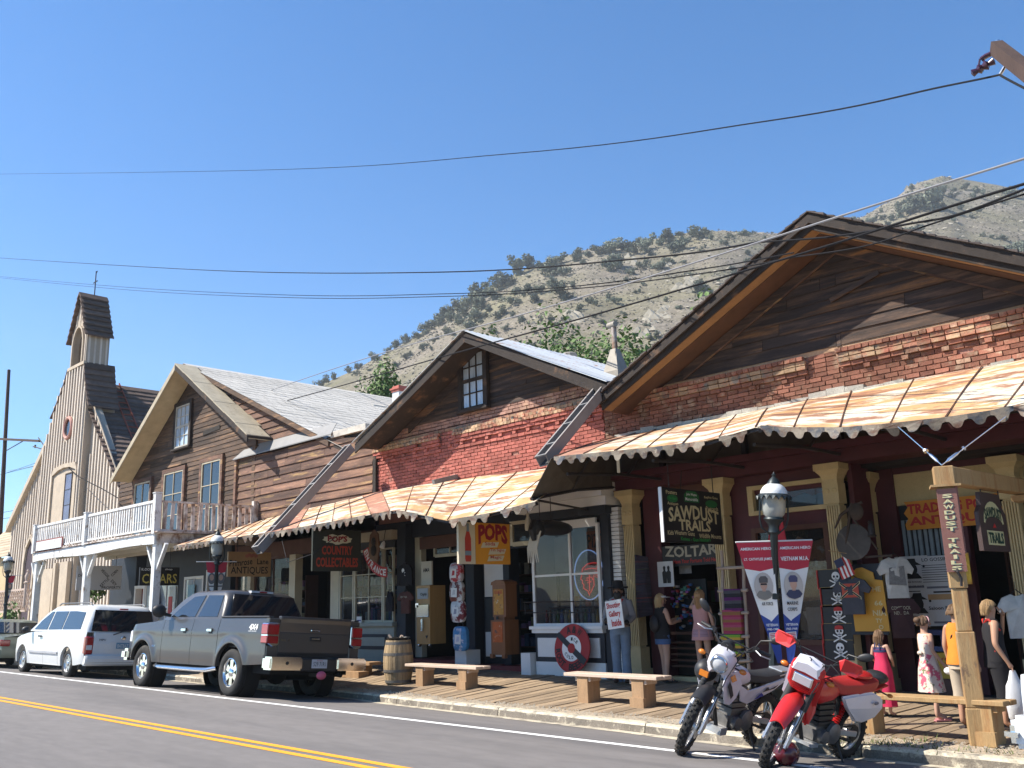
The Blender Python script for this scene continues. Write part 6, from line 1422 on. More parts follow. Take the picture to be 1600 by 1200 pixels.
# old mining tools on the column
O=P(1338,818,13.6); t=empty('mining_tools',O,'old rusty pick, pan and lantern lashed on the cream column above the small flag','tool display')
m_rt=M('old_rusty_iron',(.055,.04,.032),.8,var=.35,vs=8)
b=MB(); b.tube([O+V(-.32,-.05,-.05),O+V(-.2,-.06,.14),O+V(0,-.07,.25),O+V(.16,-.07,.3)],[.012,.025,.03,.02],8); b.build('pick_head',m_rt,t)
b=MB(); b.tube([O+V(0,-.09,.3),O+V(-.2,-.06,-.4)],.02,7); b.tube([O+V(-.1,-.05,.2),O+V(.3,-.05,-.4)],.016,7); b.build('handle',m_rt,t)
b=MB(); b.lathe([(.0,0),(.16,.0),(.26,.06),(.27,.065),(.24,.07),(0,.05)],20,O+V(-.04,-.02,-.28),V(0,-1,.1)); b.build('pan',M('dark_pan',(.06,.05,.042),.6,var=.4,vs=5),t)
b=MB(); b.lathe([(.06,-.12),(.07,-.1),(.05,-.08),(.05,.04),(.03,.08),(.05,.1),(.01,.13)],10,O+V(.24,-.05,-.1)); b.build('lantern',m_iron,t)
b=MB(); b.ell(O+V(.06,-.08,.17),(.11,.06,.13),10,6); b.build('leather_sack',m_rt,t)
b=MB(); b.bar(O+V(.1,-.04,-.5),O+V(.5,-.04,-.5),.03,.03); b.build('peg_rail',m_rt,t)
# posters in the right bay
for k,(px,py,w_,h_,nm) in enumerate([(1426,896,.5,.52,'white wanted poster with a hatted man, upper left of the four in the right bay'),(1462,896,.52,.52,'white poster of dense text, upper right of the four in the right bay'),(1436,950,.48,.48,'white poster with a bandit portrait, lower left of the four'),(1474,952,.52,.48,'white notice with a tan heading, lower right of the four')]):
    O=P(px,py,14.55); t=empty('paper_poster',O,nm,'poster','paper posters in the right bay'); plate(t,'paper',O,UX,UZ,w_,h_,.012,col('poster_white',(.5,.5,.5)))
    b=MB(); rr=random.Random(k)
    if k in (0,2):
        poly2(b,O,UX,UZ,ellp(.08,.1,14,0,.06),.003); poly2(b,O,UX,UZ,[(-.15,.13),(.15,.12),(.07,.17),(.06,.22),(-.06,.22),(-.08,.17)],.005); poly2(b,O,UX,UZ,[(-.14,-.08),(.14,-.08),(.08,.0),(-.08,.0)],.005)
        for s in (-1,1): poly2(b,O,UX,UZ,ellp(.02,.02,8,s*.18,.1),.004)
    b.v and b.build('portrait',inkk,t)
    its=[('$5000 REWARD',0,-.13,w_*.5,.03,inkk),('DEAD OR ALIVE',0,-.19,w_*.6,.025,inkk)] if k in (0,2) else [('LO GOSSIP',0,h_*.4,w_*.7,.05,inkk)] if k==1 else [('Saloon Rules',0,.02,w_*.8,.05,inkk)]
    if k==1: its+=[('and then the old miner said to all',0,.14-.05*i,w_*.8,.018,inkk) for i in range(6)]
    letters(t,O,UX,UZ,its[:1] if k else its)
    if k==3: b=MB(); poly2(b,O,UX,UZ,[(-.2,.14),(.2,.14),(.2,.22),(-.2,.22)],.004); b.build('heading',col('panel_tan',(.42,.26,.12)),t)
    if k==1:
        b=MB()
        for i in range(8): poly2(b,O,UX,UZ,[(-.2,.12-.035*i),(.2-.05*rr.random(),.12-.035*i),(.2-.05*rr.random(),.128-.035*i),(-.2,.128-.035*i)],.003)
        b.build('text_lines',inkk,t)
    b=MB(); poly2(b,O,UX,UZ,[(-w_*.3,-h_*.42),(w_*.3,-h_*.42),(w_*.3,-h_*.36),(-w_*.3,-h_*.36)],.003); b.build('footer',col('ink_grey',(.15,.15,.18)),t)
O=P(1500,886,14.5); b=MB(); b.box(O.x-.14,O.x+.14,O.y,O.y+.01,O.z-.25,O.z+.2); tag(b.build('sunset_picture',M('sunset_print',(.5,.12,.03),.6,var=.3,vs=5,spots=[((.7,.45,.05),4,.5,.1,(1,1,1))])),'red and yellow sunset print beside the white posters, behind the sign post','picture')
O=P(1460,1010,14.4); t=empty('toy_rack',O,'blue box over a yellow box with red lettering behind the girl in the floral dress','rack'); plate(t,'blue_box',O+UZ*.08,UX,UZ,.42,.3,.3,col('box_blue',(.04,.06,.16))); plate(t,'white_label',O+UZ*.08-UY*.0,UX,UZ,.2,.16,.01,inkw)
plate(t,'yellow_box',O-UZ*.27,UX,UZ,.45,.36,.3,col('box_yellow',(.5,.3,.03))); letters(t,O-UZ*.2,UX,UZ,[('TOYS',0,0,.36,.09,inkr)])
plate(t,'stand',O-UZ*.62,UX,UZ,.42,.32,.28,m_brw)
O=P(983,935,13.98)
t=empty('doorway_poster',P(1040,897,13.9),'white poster with two dark figures hanging in the doorway under the fortune sign','poster'); O=P(1040,897,13.9); plate(t,'paper',O,UX,UZ,.34,.44,.01,col('poster_white',(.5,.5,.5))); b=MB()
for s in (-.02,.07): poly2(b,O,UX,UZ,[(s-.04,-.16),(s+.04,-.16),(s+.05,.03),(s+.02,.06),(s+.03,.12),(s,.15),(s-.03,.12),(s-.02,.06),(s-.05,.03)],.004)
b.build('figures',inkk,t)
O=P(1070,882,14.2); b=MB(); b.box(O.x-.13,O.x+.13,O.y,O.y+.01,O.z-.16,O.z+.16); tag(b.build('grey_poster',M('grey_paper',(.2,.2,.2),.8,var=.3,vs=12)),'dim grey poster further inside the doorway, right of the white poster','poster')
# rack of sunglasses between the browsing women
O=P(1062,935,14.1); t=empty('sunglasses_rack',V(O.x,14.3,bz(O.x,14)),'rack of colourful small goods between the two browsing women','rack'); bxp(t,'back_panel',m_blk,O.x-.4,O.x+.4,14.35,14.4,.3,1.95); bxp(t,'shelf',m_brw,O.x-.42,O.x+.42,14.05,14.35,1.0,1.05)
b=MB(); rr=random.Random(5)
for i in range(90): b.obox((O.x+rr.uniform(-.38,.38),14.3-rr.random()*.12,rr.uniform(1.1,1.9)),(1,0,0),V(0,1,rr.uniform(-.5,.5)),(0,0,1),.03,.02,.018,rr.randrange(7))
o=b.build('goods',[M('bright_goods',c,.4,var=.2) for c in ((.3,.03,.03),(.04,.12,.3),(.3,.3,.32),(.05,.2,.15),(.3,.2,.05),(.25,.05,.2),(.02,.02,.02))],t); o['kind']='stuff'
b=MB()
for i in range(5): b.box(O.x-.3,O.x+.3,14.1,14.3,.45+.1*i,.48+.1*i)
b.build('lower_trays',m_brw,t)
# dark blanket hanging on the first column
b=cloth([(-.12,-.5),(.16,-.45),(.14,.1),(.12,.55),(-.1,.6),(-.12,0)],P(1004,920,13.6),V(.6,.8,0),UZ,.08,.05); tag(b.build('hanging_blanket',M('dark_striped_blanket',(.03,.025,.035),.95,var=.5,vs=3,st=(1,1,8),spots=[((.12,.03,.03),3,.6,.04,(.3,.3,6)),((.06,.08,.03),4,.64,.03,(.3,.3,6))])),'dark striped blanket hanging on the right side of the first cream column','blanket')
# rustic ladder with folded serapes
xl,xr_=P(1128,900,13.25),P(1172,900,13.25); t=empty('display_ladder',V((xl.x+xr_.x)/2,13.2,bz(-8.5,13.2)),'rustic grey branch ladder leaning by a cream column with folded striped blankets','ladder')
m_br=M('bare_grey_branch',(.34,.27,.22),.85,var=.2,vs=5,bump=.5,bs=20)
def lp_(s,h): p=P(1130 if s<0 else 1172,1000,13.25); return V(p.x,13.1+.12*h,bz(-8.5,13.2)+h)
def lx(px,py): return P(px,py,13.2)
for a,c in (((1128,860),(1136,1112)),((1160,862),(1174,1112))):
    p,q=lx(*a),lx(*c); b=MB(); k=8; b.tube([p.lerp(q,i/k)+V(rnd.uniform(-.012,.012),0,0) for i in range(k+1)],[.028-.004*(i%2) for i in range(k+1)],7); b.build('rail',m_br,t)
for y_ in (887,923,958,995,1033,1075):
    d=(y_-860)/250*10; p,q=lx(1121+d,y_+1),lx(1167+d,y_-1); b=MB(); b.tube([p+V(0,-.03,0),q+V(0,-.03,0)],.025,7); b.build('rung',m_br,t)
def serape(name,label,pts,c1,c2,c3,band=5):
    m=M(label[:22].replace(' ','_'),c1,.95,var=.1,vs=4,st=(.2,.2,1),bump=.4,bs=60); nt=m.node_tree; bs_=nt.nodes['Principled BSDF']; tc=nd(nt,'ShaderNodeTexCoord'); sp=nd(nt,'ShaderNodeSeparateXYZ'); nt.links.new(tc.outputs['Object'],sp.inputs[0])
    mu=nd(nt,'ShaderNodeMath',operation='MULTIPLY'); mu.inputs[1].default_value=band; nt.links.new(sp.outputs[2],mu.inputs[0]); fr=nd(nt,'ShaderNodeMath',operation='FRACT'); nt.links.new(mu.outputs[0],fr.inputs[0])
    cr=nd(nt,'ShaderNodeValToRGB'); cr.color_ramp.interpolation='CONSTANT'; cols=[c1,c2,c3,c1,c2,c3]; pos=[0,.16,.34,.5,.62,.84]
    while len(cr.color_ramp.elements)<6: cr.color_ramp.elements.new(.5)
    for e,p_,c_ in zip(cr.color_ramp.elements,pos,cols): e.position=p_; e.color=rgb(c_)
    nt.links.new(fr.outputs[0],cr.inputs[0]); nt.links.new(cr.outputs[0],bs_.inputs['Base Color'])
    a,c,z0,z1=pts; b=MB(); p0,p1=lx(a,z0),lx(c,z0); q0,q1=lx(a+3,z1),lx(c+3,z1); off=V(0,-.07,0)
    n=6; rows=[]
    for i in range(n+1):
        s=i/n; rows.append([p0.lerp(q0,s)+off+V(0,-.012*(i%2),0),p0.lerp(p1,.5).lerp(q0.lerp(q1,.5),s)+off+V(0,-.025,0),p1.lerp(q1,s)+off+V(0,-.012*(i%2),0)])
    back=[[r[0]+V(0,.1,0),r[1]+V(0,.1,0),r[2]+V(0,.1,0)] for r in rows]
    rings=[r+bk[::-1] for r,bk in zip(rows,back)]; b.loft(rings,smooth=False); return tag(b.build(name,m),label,'blanket','folded blankets on the ladder')
serape('folded_blanket','purple and black striped blanket folded over the highest ladder rung',(1134,1160,920,954),(.09,.015,.09),(.02,.02,.025),(.06,.06,.07),3.2)
serape('folded_blanket','pink and olive striped blanket folded over the middle ladder rung',(1132,1160,953,990),(.26,.03,.07),(.22,.10,.04),(.30,.05,.10),4.2)
serape('folded_blanket','lime green, yellow and black striped blanket folded low on the ladder',(1130,1160,990,1029),(.16,.30,.03),(.03,.035,.05),(.42,.26,.04),4.0)
# vending machine and cabinet by the soda shop
O=P(664,966,13.55); zb_0=P(664,1010,13.55).z
t=empty('vending_machine',V(O.x,13.7,zb_0),'old wooden front cigarette vending machine on casters beside the black sweatshirt','vending machine'); m_ven=M('varnished_tan_wood',(.40,.235,.085),.5,var=.12,vs=3,st=(3,3,.4)); zt_=P(664,915,13.55).z; hw=.23
bxp(t,'cabinet',m_ven,O.x-hw,O.x+hw,13.5,13.95,zb_0+.05,zt_); H_=zt_-zb_0
b=MB(); b.box(O.x-hw+.05,O.x+hw-.05,13.485,13.5,zt_-H_*.22,zt_-.06); b.build('sign_panel',M('grey_panel',(.3,.32,.33),.5),t); letters(t,V(O.x+.04,13.484,zt_-H_*.15),UX,UZ,[('Ogdy',0,0,.22,.08,inkk)])
b=MB(); b.box(O.x-hw+.03,O.x+hw-.02,13.47,13.5,zt_-H_*.52,zt_-H_*.32); b.build('mirror',M('cabinet_mirror',(.25,.28,.3),.08,metal=.8,var=.2),t); b=MB(); b.box(O.x-hw,O.x-hw+.1,13.47,13.5,zt_-H_*.36,zt_-H_*.29); b.build('coin_box',m_steel,t)
b=MB(); b.box(O.x-.03,O.x+.03,13.45,13.5,zt_-H_*.75,zt_-H_*.55); b.build('handle',m_steel,t); b=MB(); b.prism([(O.x+.08,zt_-H_*.82),(O.x+.16,zt_-H_*.82),(O.x+.12,zt_-H_*.87)],13.49,13.5); b.build('badge',m_navy,t)
for sx in (-1,1): b=MB(); b.lathe([(.04,-.02),(.04,.02)],10,(O.x+sx*.18,13.55,zb_0+.03),(1,0,0)); b.build('caster',m_steel,t)
plate(t,'top_board',V(O.x,13.6,zt_+.27),UX,UZ,.36,.52,.04,col('board_cream',(.48,.44,.34))); letters(t,V(O.x,13.6,zt_+.34),UX,UZ,[('AMA',0,0,.22,.09,inkk)])
O=P(780,966,13.5); zb_0=P(780,1028,13.5).z; zt_=P(780,906,13.5).z; H_=zt_-zb_0; hw=.2
t=empty('game_cabinet',V(O.x,13.6,zb_0),'tall narrow brown wooden coin machine with orange pictures beside the dark doorway','coin machine'); m_cab=M('dark_oak_cabinet',(.20,.085,.035),.5,var=.15,vs=3,st=(3,3,.4))
b=MB(); b.box(O.x-hw,O.x+hw,13.45,13.85,zb_0+.06,zb_0+H_*.48); b.build('lower_case',m_cab,t); b=MB(); b.box(O.x-hw+.02,O.x+hw-.0,13.5,13.82,zb_0+H_*.52,zt_-.1); b.prism([(O.x-hw,zt_-.1),(O.x+hw+.02,zt_-.1),(O.x+hw,zt_-.04),(O.x+.05,zt_),(O.x-.05,zt_),(O.x-hw+.02,zt_-.04)],13.47,13.83); b.build('upper_case',m_cab,t); bxp(t,'waist',m_cab,O.x-hw+.05,O.x+hw-.05,13.5,13.8,zb_0+H_*.48,zb_0+H_*.52)
for z0,z1,cc,nm in ((.55,.88,(.45,.22,.04),'upper_picture'),(.2,.46,(.42,.10,.02),'lower_picture')): bxp(t,nm,M(nm+'_paint',cc,.6,var=.3,vs=6,spots=[((.08,.06,.05),6,.6,.03,(1,1,1)),((.5,.45,.3),9,.65,.03,(1,1,1))]),O.x-hw+.06,O.x+hw-.06,13.44 if z0<.5 else 13.49,13.449 if z0<.5 else 13.499,zb_0+H_*z0,zb_0+H_*z1)
letters(t,V(O.x,13.488,zb_0+H_*.84),UX,UZ,[('GUESS',0,0,.22,.06,inkr)])
b=MB()
for sx in (-1,1): b.box(O.x+sx*(hw-.03)-.04,O.x+sx*(hw-.03)+.04,13.42,13.5,zb_0-.0,zb_0+.08)
b.build('feet',m_cab,t); bxp(t,'coin_slot',m_iron,O.x-.02,O.x+.03,13.43,13.45,zb_0+H_*.49,zb_0+H_*.53)
# saddle/hat shape and small bottle hanging below the cheek
O=P(850,835,12.4); t=empty('hanging_dummy',O,'black dummy shape with a pale fringed cloth hanging under the end of the right awning','hanging figure'); b=MB(); b.ell(O+V(0,.25,.12),(.2,.5,.14)); b.ell(O+V(0,-.15,.1),(.13,.18,.16)); b.tube([O+V(0,-.2,.2),O+V(0,-.3,.05),O+V(.02,-.28,-.12)],[.1,.08,.04],8); b.build('dark_body',m_blk,t)
b=MB()
for i in range(6): b.tube([O+V(-.1+.04*i,-.2,.05),O+V(-.16+.04*i,-.26,-.25),O+V(-.2+.05*i,-.22,-.5)],[.02,.022,.008],5)
b.build('pale_fringe',M('pale_fringe',(.5,.47,.4),.9),t); hang(t,[(O+V(0,.2,.2),O+V(0,.2,.75)),(O+V(0,-.1,.2),O+V(0,-.1,.6))])
O=P(825,815,12.2); t=empty('bottle_lamp',O,'pale bottle shaped lamp hanging beside the soda sign','hanging bottle'); b=MB(); b.lathe([(.05,-.16),(.06,-.14),(.06,.0),(.025,.1),(.03,.14),(.01,.15)],12,O); b.build('bottle',M('pale_plaster',(.5,.45,.34),.6),t); hang(t,[(O+V(0,0,.14),O+V(0,0,.5))])
O=P(809,790,11.9); t=empty('flood_lamp',O,'small white flood lamp under the awning between the soda sign and the white shop','lamp'); b=MB(); b.lathe([(.02,-.1),(.04,-.06),(.08,.04),(.08,.06),(.01,.06)],12,O,V(-.5,-.6,-.3)); b.build('lamp_head',m_white,t); hang(t,[(O+V(.05,.06,.03),O+V(.1,.3,.35))],name='bracket')
for (px,py,Y,nm) in ((1062,785,12.8,'small white flood lamp above the black arched letter sign'),(598,860,13.0,'small white lamp near the paned window cornice')):
    O=P(px,py-8,Y); t=empty('flood_lamp',O,nm,'lamp'); b=MB(); b.lathe([(.02,-.1),(.04,-.06),(.06,.04),(.06,.06),(.01,.06)],10,O,V(0,-.4,-.9)); b.build('lamp_head',m_white,t); hang(t,[(O+V(0,.02,.05),O+V(0,.1,.45))],name='bracket')
# ================================================================== benches and barrel
m_bt=M('worn_bench_top',(.50,.385,.30),.8,var=.2,vs=3,st=(.5,4,4),fine=.15,spots=[((.25,.16,.10),4,.64,.05,(.5,3,3))])
m_bl=M('bench_block',(.33,.205,.11),.8,var=.25,vs=3,st=(4,4,.5),bump=.4,bs=15,fine=.15)
def bench(a,c,top,wd,label,legs,m_t=m_bt,m_l=m_bl,th=.05):
    a,c=Vector(a),Vector(c); u=(c-a).normalized(); n=V(-u.y,u.x,0); t=empty('plank_bench',((a+c)/2).to_tuple()[:2]+(0,),label,'bench','plank benches along the kerb'); L=(c-a).length; m_=(a+c)/2
    for s in (-.5,.5):
        b=MB(); b.obox(V(m_.x,m_.y,top-th/2)+n*s*wd*.52,u,n,UZ,L/2+.01*s,wd*.25,th/2); b.build('seat_plank',m_t,t,bevel=.006)
    for q in legs:
        p=a.lerp(c,q); z0=min(bz(p.x,p.y+.1),bz(p.x,p.y))-.03
        if p.y<Yb(p.x): z0=zf(p.x)-.03
        b=MB(); b.obox(V(p.x,p.y,(z0+top-th)/2),u,n,UZ,.115,wd*.42,(top-th-z0)/2); b.build('leg',m_l,t,bevel=.006)
        b=MB(); b.obox(V(p.x,p.y,top-th-.035),u,n,UZ,.16,wd*.36,.032); b.build('cleat',m_t,t)
    b=MB(); p=a.lerp(c,legs[-1]); z0=bz(p.x,p.y) if p.y>=Yb(p.x) else zf(p.x); b.obox(V(p.x,p.y,z0+.06)-n*wd*.42,u,n,UZ,.13,.035,.07); b.build('foot_block',m_l,t)
def lev(px,py,dz):  # point on a level above the boardwalk surface
    d=CX*(px-800)+CD*(py-600)+CF*1456
    for k in range(4000):
        q=EYE+d*(.004+k*.00001)
    return q
def hit(px,py,h=0.0):
    d=CX*(px-800)+CD*(py-600)+CF*1456; t_=.002
    while t_<.05:
        q=EYE+d*t_; g=bz(q.x,q.y) if q.y>Yb(q.x) else (zf(q.x) if q.y>Yc(q.x) else gz(q.x,q.y))
        if q.z<=g+h: return q
        t_+=.00002
    return q
a=hit(633,1042,.42); c=hit(742,1041,.42)
p1,p2=hit(650,1072),hit(724,1079)
bench((p1.x-.35,p1.y+.12),(p2.x+.42,p2.y+.12),p1.z+.43,.32,'pale plank bench on two timber blocks between the barrel and the round red sign',(.23,.77)) if 0 else None
y1=p1.y+.16; y2=p2.y+.16
bench((p1.x-.33,y1,0),(p2.x+.36,y2,0),p1.z+.40,.32,'pale plank bench on two timber blocks beside the whisky barrel',(.2,.8))
p1,p2=hit(908,1098),hit(997,1107)
bench((p1.x-.33,p1.y+.16,0),(p2.x+.37,p2.y+.16,0),p1.z+.43,.32,'pale plank bench in front of the mannequin with the white placard',(.2,.79))
p1,p2=hit(1347,1146),hit(1528,1166)
bench((p1.x-.02,p1.y+.16,0),(p2.x+.3,p2.y+.2,0),p1.z+.42,.30,'golden plank bench behind the tall sign post, girls standing behind it',(.03,.84),m_post,m_post)
# barrel
p=hit(605,1072); p.y+=.27; bzr=bz(p.x,p.y) if p.y>Yb(p.x) else zf(p.x)
t=empty('oak_barrel',(p.x,p.y,bzr),'weathered oak barrel with iron hoops used as a litter bin beside the pickup','barrel'); prof=lambda s: .235+.055*math.sin(math.pi*s); Hb=.82
m_oak=M('weathered_oak_stave',(.34,.245,.14),.85,var=.25,vs=3,st=(4,4,.5),bump=.4,bs=18,rv=.18,fine=.18)
ns=18
for i in range(ns):
    a0,a1=2*math.pi*i/ns+.012,2*math.pi*(i+1)/ns-.012; rings=[]
    for k in range(9):
        s=k/8; r=prof(s); rings.append([(p.x+q*math.cos(a),p.y+q*math.sin(a),bzr+.0+Hb*s) for q,a in ((r,a0),(r+.004,(a0+a1)/2),(r,a1),(r-.02,a1),(r-.02,a0))])
    b=MB(); b.loft(rings,smooth=False); b.build('stave',m_oak,t)
m_hoop=M('grey_iron_hoop',(.15,.14,.13),.6,metal=.4,var=.25,vs=6)
for s in (.06,.3,.68,.93):
    b=MB(); r=prof(s)+.006; b.lathe([(r-.01,-.025),(r+.004,-.025),(prof(s+.03)+.01,.025),(r-.01,.025)],28,(p.x,p.y,bzr+Hb*s)); b.build('hoop',m_hoop,t)
b=MB(); b.lathe([(.2,.0),(.21,.02),(.225,.05),(.24,.04)],24,(p.x,p.y,bzr+Hb)); b.lathe([(.0,-.05),(.2,-.04),(.2,0)],16,(p.x,p.y,bzr+Hb)); b.build('bin_liner',M('black_liner',(.015,.015,.016),.35,var=.4,vs=10),t)
b=MB(); b.tube([(p.x-.15,p.y-.05,bzr+Hb+.03),(p.x-.2,p.y-.08,bzr+Hb+.1)],.025,6); b.tube([(p.x+.08,p.y,bzr+Hb+.03),(p.x+.12,p.y,bzr+Hb+.08)],.03,6); b.build('litter',m_bt,t)
# timber offcut by the truck
q=hit(541,1062); b=MB(); b.obox((q.x-.1,q.y+.3,bz(q.x,q.y+.3)+.05),(1,.05,0),(-.05,1,0),(0,0,1),.28,.14,.06); b.obox((q.x-.12,q.y+.5,bz(q.x,q.y+.5)+.24),(1,.05,0),(-.05,1,0),(0,0,1),.42,.16,.03); b.obox((q.x-.05,q.y+.55,bz(q.x,q.y+.5)+.12),(1,0,0),(0,1,0),(0,0,1),.07,.1,.1); tag(b.build('timber_blocks',m_bl),'stacked timber blocks on the boards behind the pickup, left of the barrel','timber')
# green patch painted on the boards
O=P(584,852,13.3); t=empty('carved_board',O,'brown carved wooden board with a dark figure hung by the paned window','carving'); b=MB(); b.prism([(O.x-.17,O.z-.3),(O.x+.12,O.z-.42),(O.x+.2,O.z-.1),(O.x+.15,O.z+.25),(O.x,O.z+.36),(O.x-.15,O.z+.25),(O.x-.2,O.z-.05)],13.3,13.34); b.build('board',M('carved_brown_wood',(.16,.085,.045),.7,var=.3,vs=5),t); b=MB(); b.ell(O+V(0,-.01,.08),(.08,.03,.1),10,6); b.ell(O+V(0,-.01,-.12),(.11,.03,.13),10,6); b.build('figure',m_trimd,t)
O=P(561,968,13.64); t=empty('shop_notice',O,'small white notice with blue print beside the paned window base','notice'); plate(t,'paper',O,UX,UZ,.2,.14,.01,inkw); b=MB(); poly2(b,O,UX,UZ,[(-.08,-.04),(.08,-.04),(.08,-.01),(-.08,-.01)],.003); b.build('print',col('decal_blue',(.02,.03,.22)),t)
# ================================================================== vehicles
def paint(name,c,metal=0,rough=.3,coat=.6): return M(name,c,rough,metal=metal,var=.05,vs=2,coat=coat,spec=.5)
m_tyre=M('tyre_rubber',(.022,.021,.02),.85,var=.3,vs=8,bump=.3,bs=40,spots=[((.07,.06,.05),3,.62,.08,(1,1,1))])
m_chr=M('chrome',(.75,.75,.74),.12,metal=1,var=.03)
m_alu=M('cast_alloy',(.55,.55,.55),.3,metal=.9,var=.06)
m_tint=M('tinted_car_glass',(.012,.016,.022),.03,spec=.8,var=0,coat=.3)
m_plas=M('black_plastic',(.02,.02,.021),.5,var=.15)
m_lens=M('red_lens',(.30,.012,.012),.12,var=.1,coat=.6,spec=.6)
m_lensw=M('clear_lens',(.55,.55,.56),.08,var=.1,coat=.5)
m_amb=M('amber_lens',(.55,.16,.01),.2,var=.1,coat=.5)
m_arch=M('wheel_well',(.008,.008,.008),.95,var=0)
def orient(o,loc,f,l):
    f=Vector(f).normalized(); l=Vector(l); l=(l-f*l.dot(f)).normalized(); u=f.cross(l); m=Matrix((( f.x,l.x,u.x,loc[0]),(f.y,l.y,u.y,loc[1]),(f.z,l.z,u.z,loc[2]),(0,0,0,1)))
    o.matrix_world=m
def LB(b,name,mats,parent,**k): return b.build(name,mats,parent,world=False,**k)
def wheel(parent,c,R,w_,rr,spokes,hub=.07,m_r=None,side=1,pack=None):
    c=Vector(c); ax=V(0,side,0); h=w_/2; b=MB()
    pr=[(rr,-h*.8),(rr+.03,-h*.95),(R-.06,-h),(R-.02,-h*.88),(R,-h*.7),(R,-h*.38),(R-.012,-h*.36),(R-.012,-h*.26),(R,-h*.24),(R,-h*.05),(R-.012,-h*.04),(R-.012,h*.04),(R,h*.05),(R,h*.24),(R-.012,h*.26),(R-.012,h*.36),(R,h*.38),(R,h*.7),(R-.02,h*.88),(R-.06,h),(rr+.03,h*.95),(rr,h*.8)]
    n=40; a=ax.orthogonal().normalized(); bb=ax.cross(a); vs=[c+ax*z+(a*math.cos(2*math.pi*j/n)+bb*math.sin(2*math.pi*j/n))*r for r,z in pr for j in range(n)]; k=len(pr)
    b.add(vs,[(i*n+j,i*n+(j+1)%n,((i+1)%k)*n+(j+1)%n,((i+1)%k)*n+j) for i in range(k) for j in range(n)],0,True); wh=LB(b,'wheel',m_tyre,parent)
    b=MB(); f=h*.62
    b.lathe([(rr+.012,h*.82),(rr-.005,h*.85),(rr-.025,h*.6),(rr-.03,-h*.5)],n,c,ax); del b.f[-2:]; del b.m[-2:]; del b.sm[-2:]
    for s in range(spokes):
        an=2*math.pi*s/spokes+.3; d=a*math.cos(an)+bb*math.sin(an); t=ax.cross(d); L=rr-.02
        q=[c+d*.03+t*.045+ax*f,c+d*.03-t*.045+ax*f,c+d*L-t*(.36*rr*math.sin(math.pi/spokes)*1.25)+ax*(f-.0),c+d*L+t*(.36*rr*math.sin(math.pi/spokes)*1.25)+ax*(f-.0)]
        b.add(q+[p-ax*.04 for p in q],[(0,1,2,3),(7,6,5,4),(0,4,5,1),(1,5,6,2),(2,6,7,3),(3,7,4,0)])
    b.lathe([(hub,f-.03),(hub,f+.012),(hub*.7,f+.025),(0.005,f+.027)],20,c,ax); LB(b,'rim',m_r or m_chr,wh)
    b=MB(); b.lathe([(rr-.03,-h*.3),(.01,-h*.3)],24,c,ax); LB(b,'brake_disc',m_arch,wh); return wh
def tabf(tab): return lambda x: lerp(tab,x) if x>tab[0][0] else tab[0][1]
class Car:
    def __init__(s,axles,ra,wz,sill,top,yf): s.ax=axles; s.ra=ra; s.wz=wz; s.sill=tabf(sill); s.top=tabf(top); s.yf=yf
    def zb(s,x):
        z=s.sill(x)
        for a in s.ax:
            d=abs(x-a)
            if d<s.ra: z=max(z,s.wz+math.sqrt(max(0,s.ra**2-d*d)))
        return z
    def side(s,parent,name,mat,xa,xb,sg=1,z0=None,z1=None,rows=14,off=0):
        xs_=set(np.linspace(xa,xb,max(3,int((xb-xa)/.05)+1)).round(4))
        for a in s.ax:
            for an in np.linspace(0,math.pi,25):
                x=a+s.ra*math.cos(an)
                if xa<x<xb: xs_.add(round(x,4))
        xs_=sorted(xs_); vs=[]; fs=[]; n=rows+3
        for i,x in enumerate(xs_):
            lo=s.zb(x) if z0 is None else max(z0,s.zb(x)); hi=s.top(x) if z1 is None else z1
            vs.append((x,sg*(s.yf(x,lo)-.07+off),lo+.0)); 
            for r in range(rows+1):
                z=lo+(hi-lo)*r/rows; vs.append((x,sg*(s.yf(x,z)+off),z))
            vs.append((x,sg*(s.yf(x,hi)-.05+off),hi+.004))
            if i:
                for r in range(n-1): a=(i-1)*n+r; fs.append((a,i*n+r,i*n+r+1,a+1))
        b=MB(); b.add(vs,fs,0,True); return LB(b,name,mat,parent)
def pane(parent,name,mat,pts,th=.006):
    """thin plate through 3d points, pushed out along its normal"""
    pts=[Vector(p) for p in pts]; n=(pts[1]-pts[0]).cross(pts[2]-pts[0]).normalized(); k=len(pts); b=MB()
    b.add([p+n*th for p in pts]+[p-n*.004 for p in pts],[tuple(range(k)),tuple(range(2*k-1,k-1,-1))]+[(i,i+k,(i+1)%k+k,(i+1)%k) for i in range(k)]); return LB(b,name,mat,parent)
def rrect(xa,xb,y,z,r,n=5,zc=0):
    out=[]
    for cx,cy,a0 in ((xb-r,y-r,0),(xa+r,y-r,90),(xa+r,-y+r,180),(xb-r,-y+r,270)):
        for i in range(n): a=R_(a0+90*i/(n-1)); out.append((cx+r*math.cos(a),cy+r*math.sin(a),z))
    return out
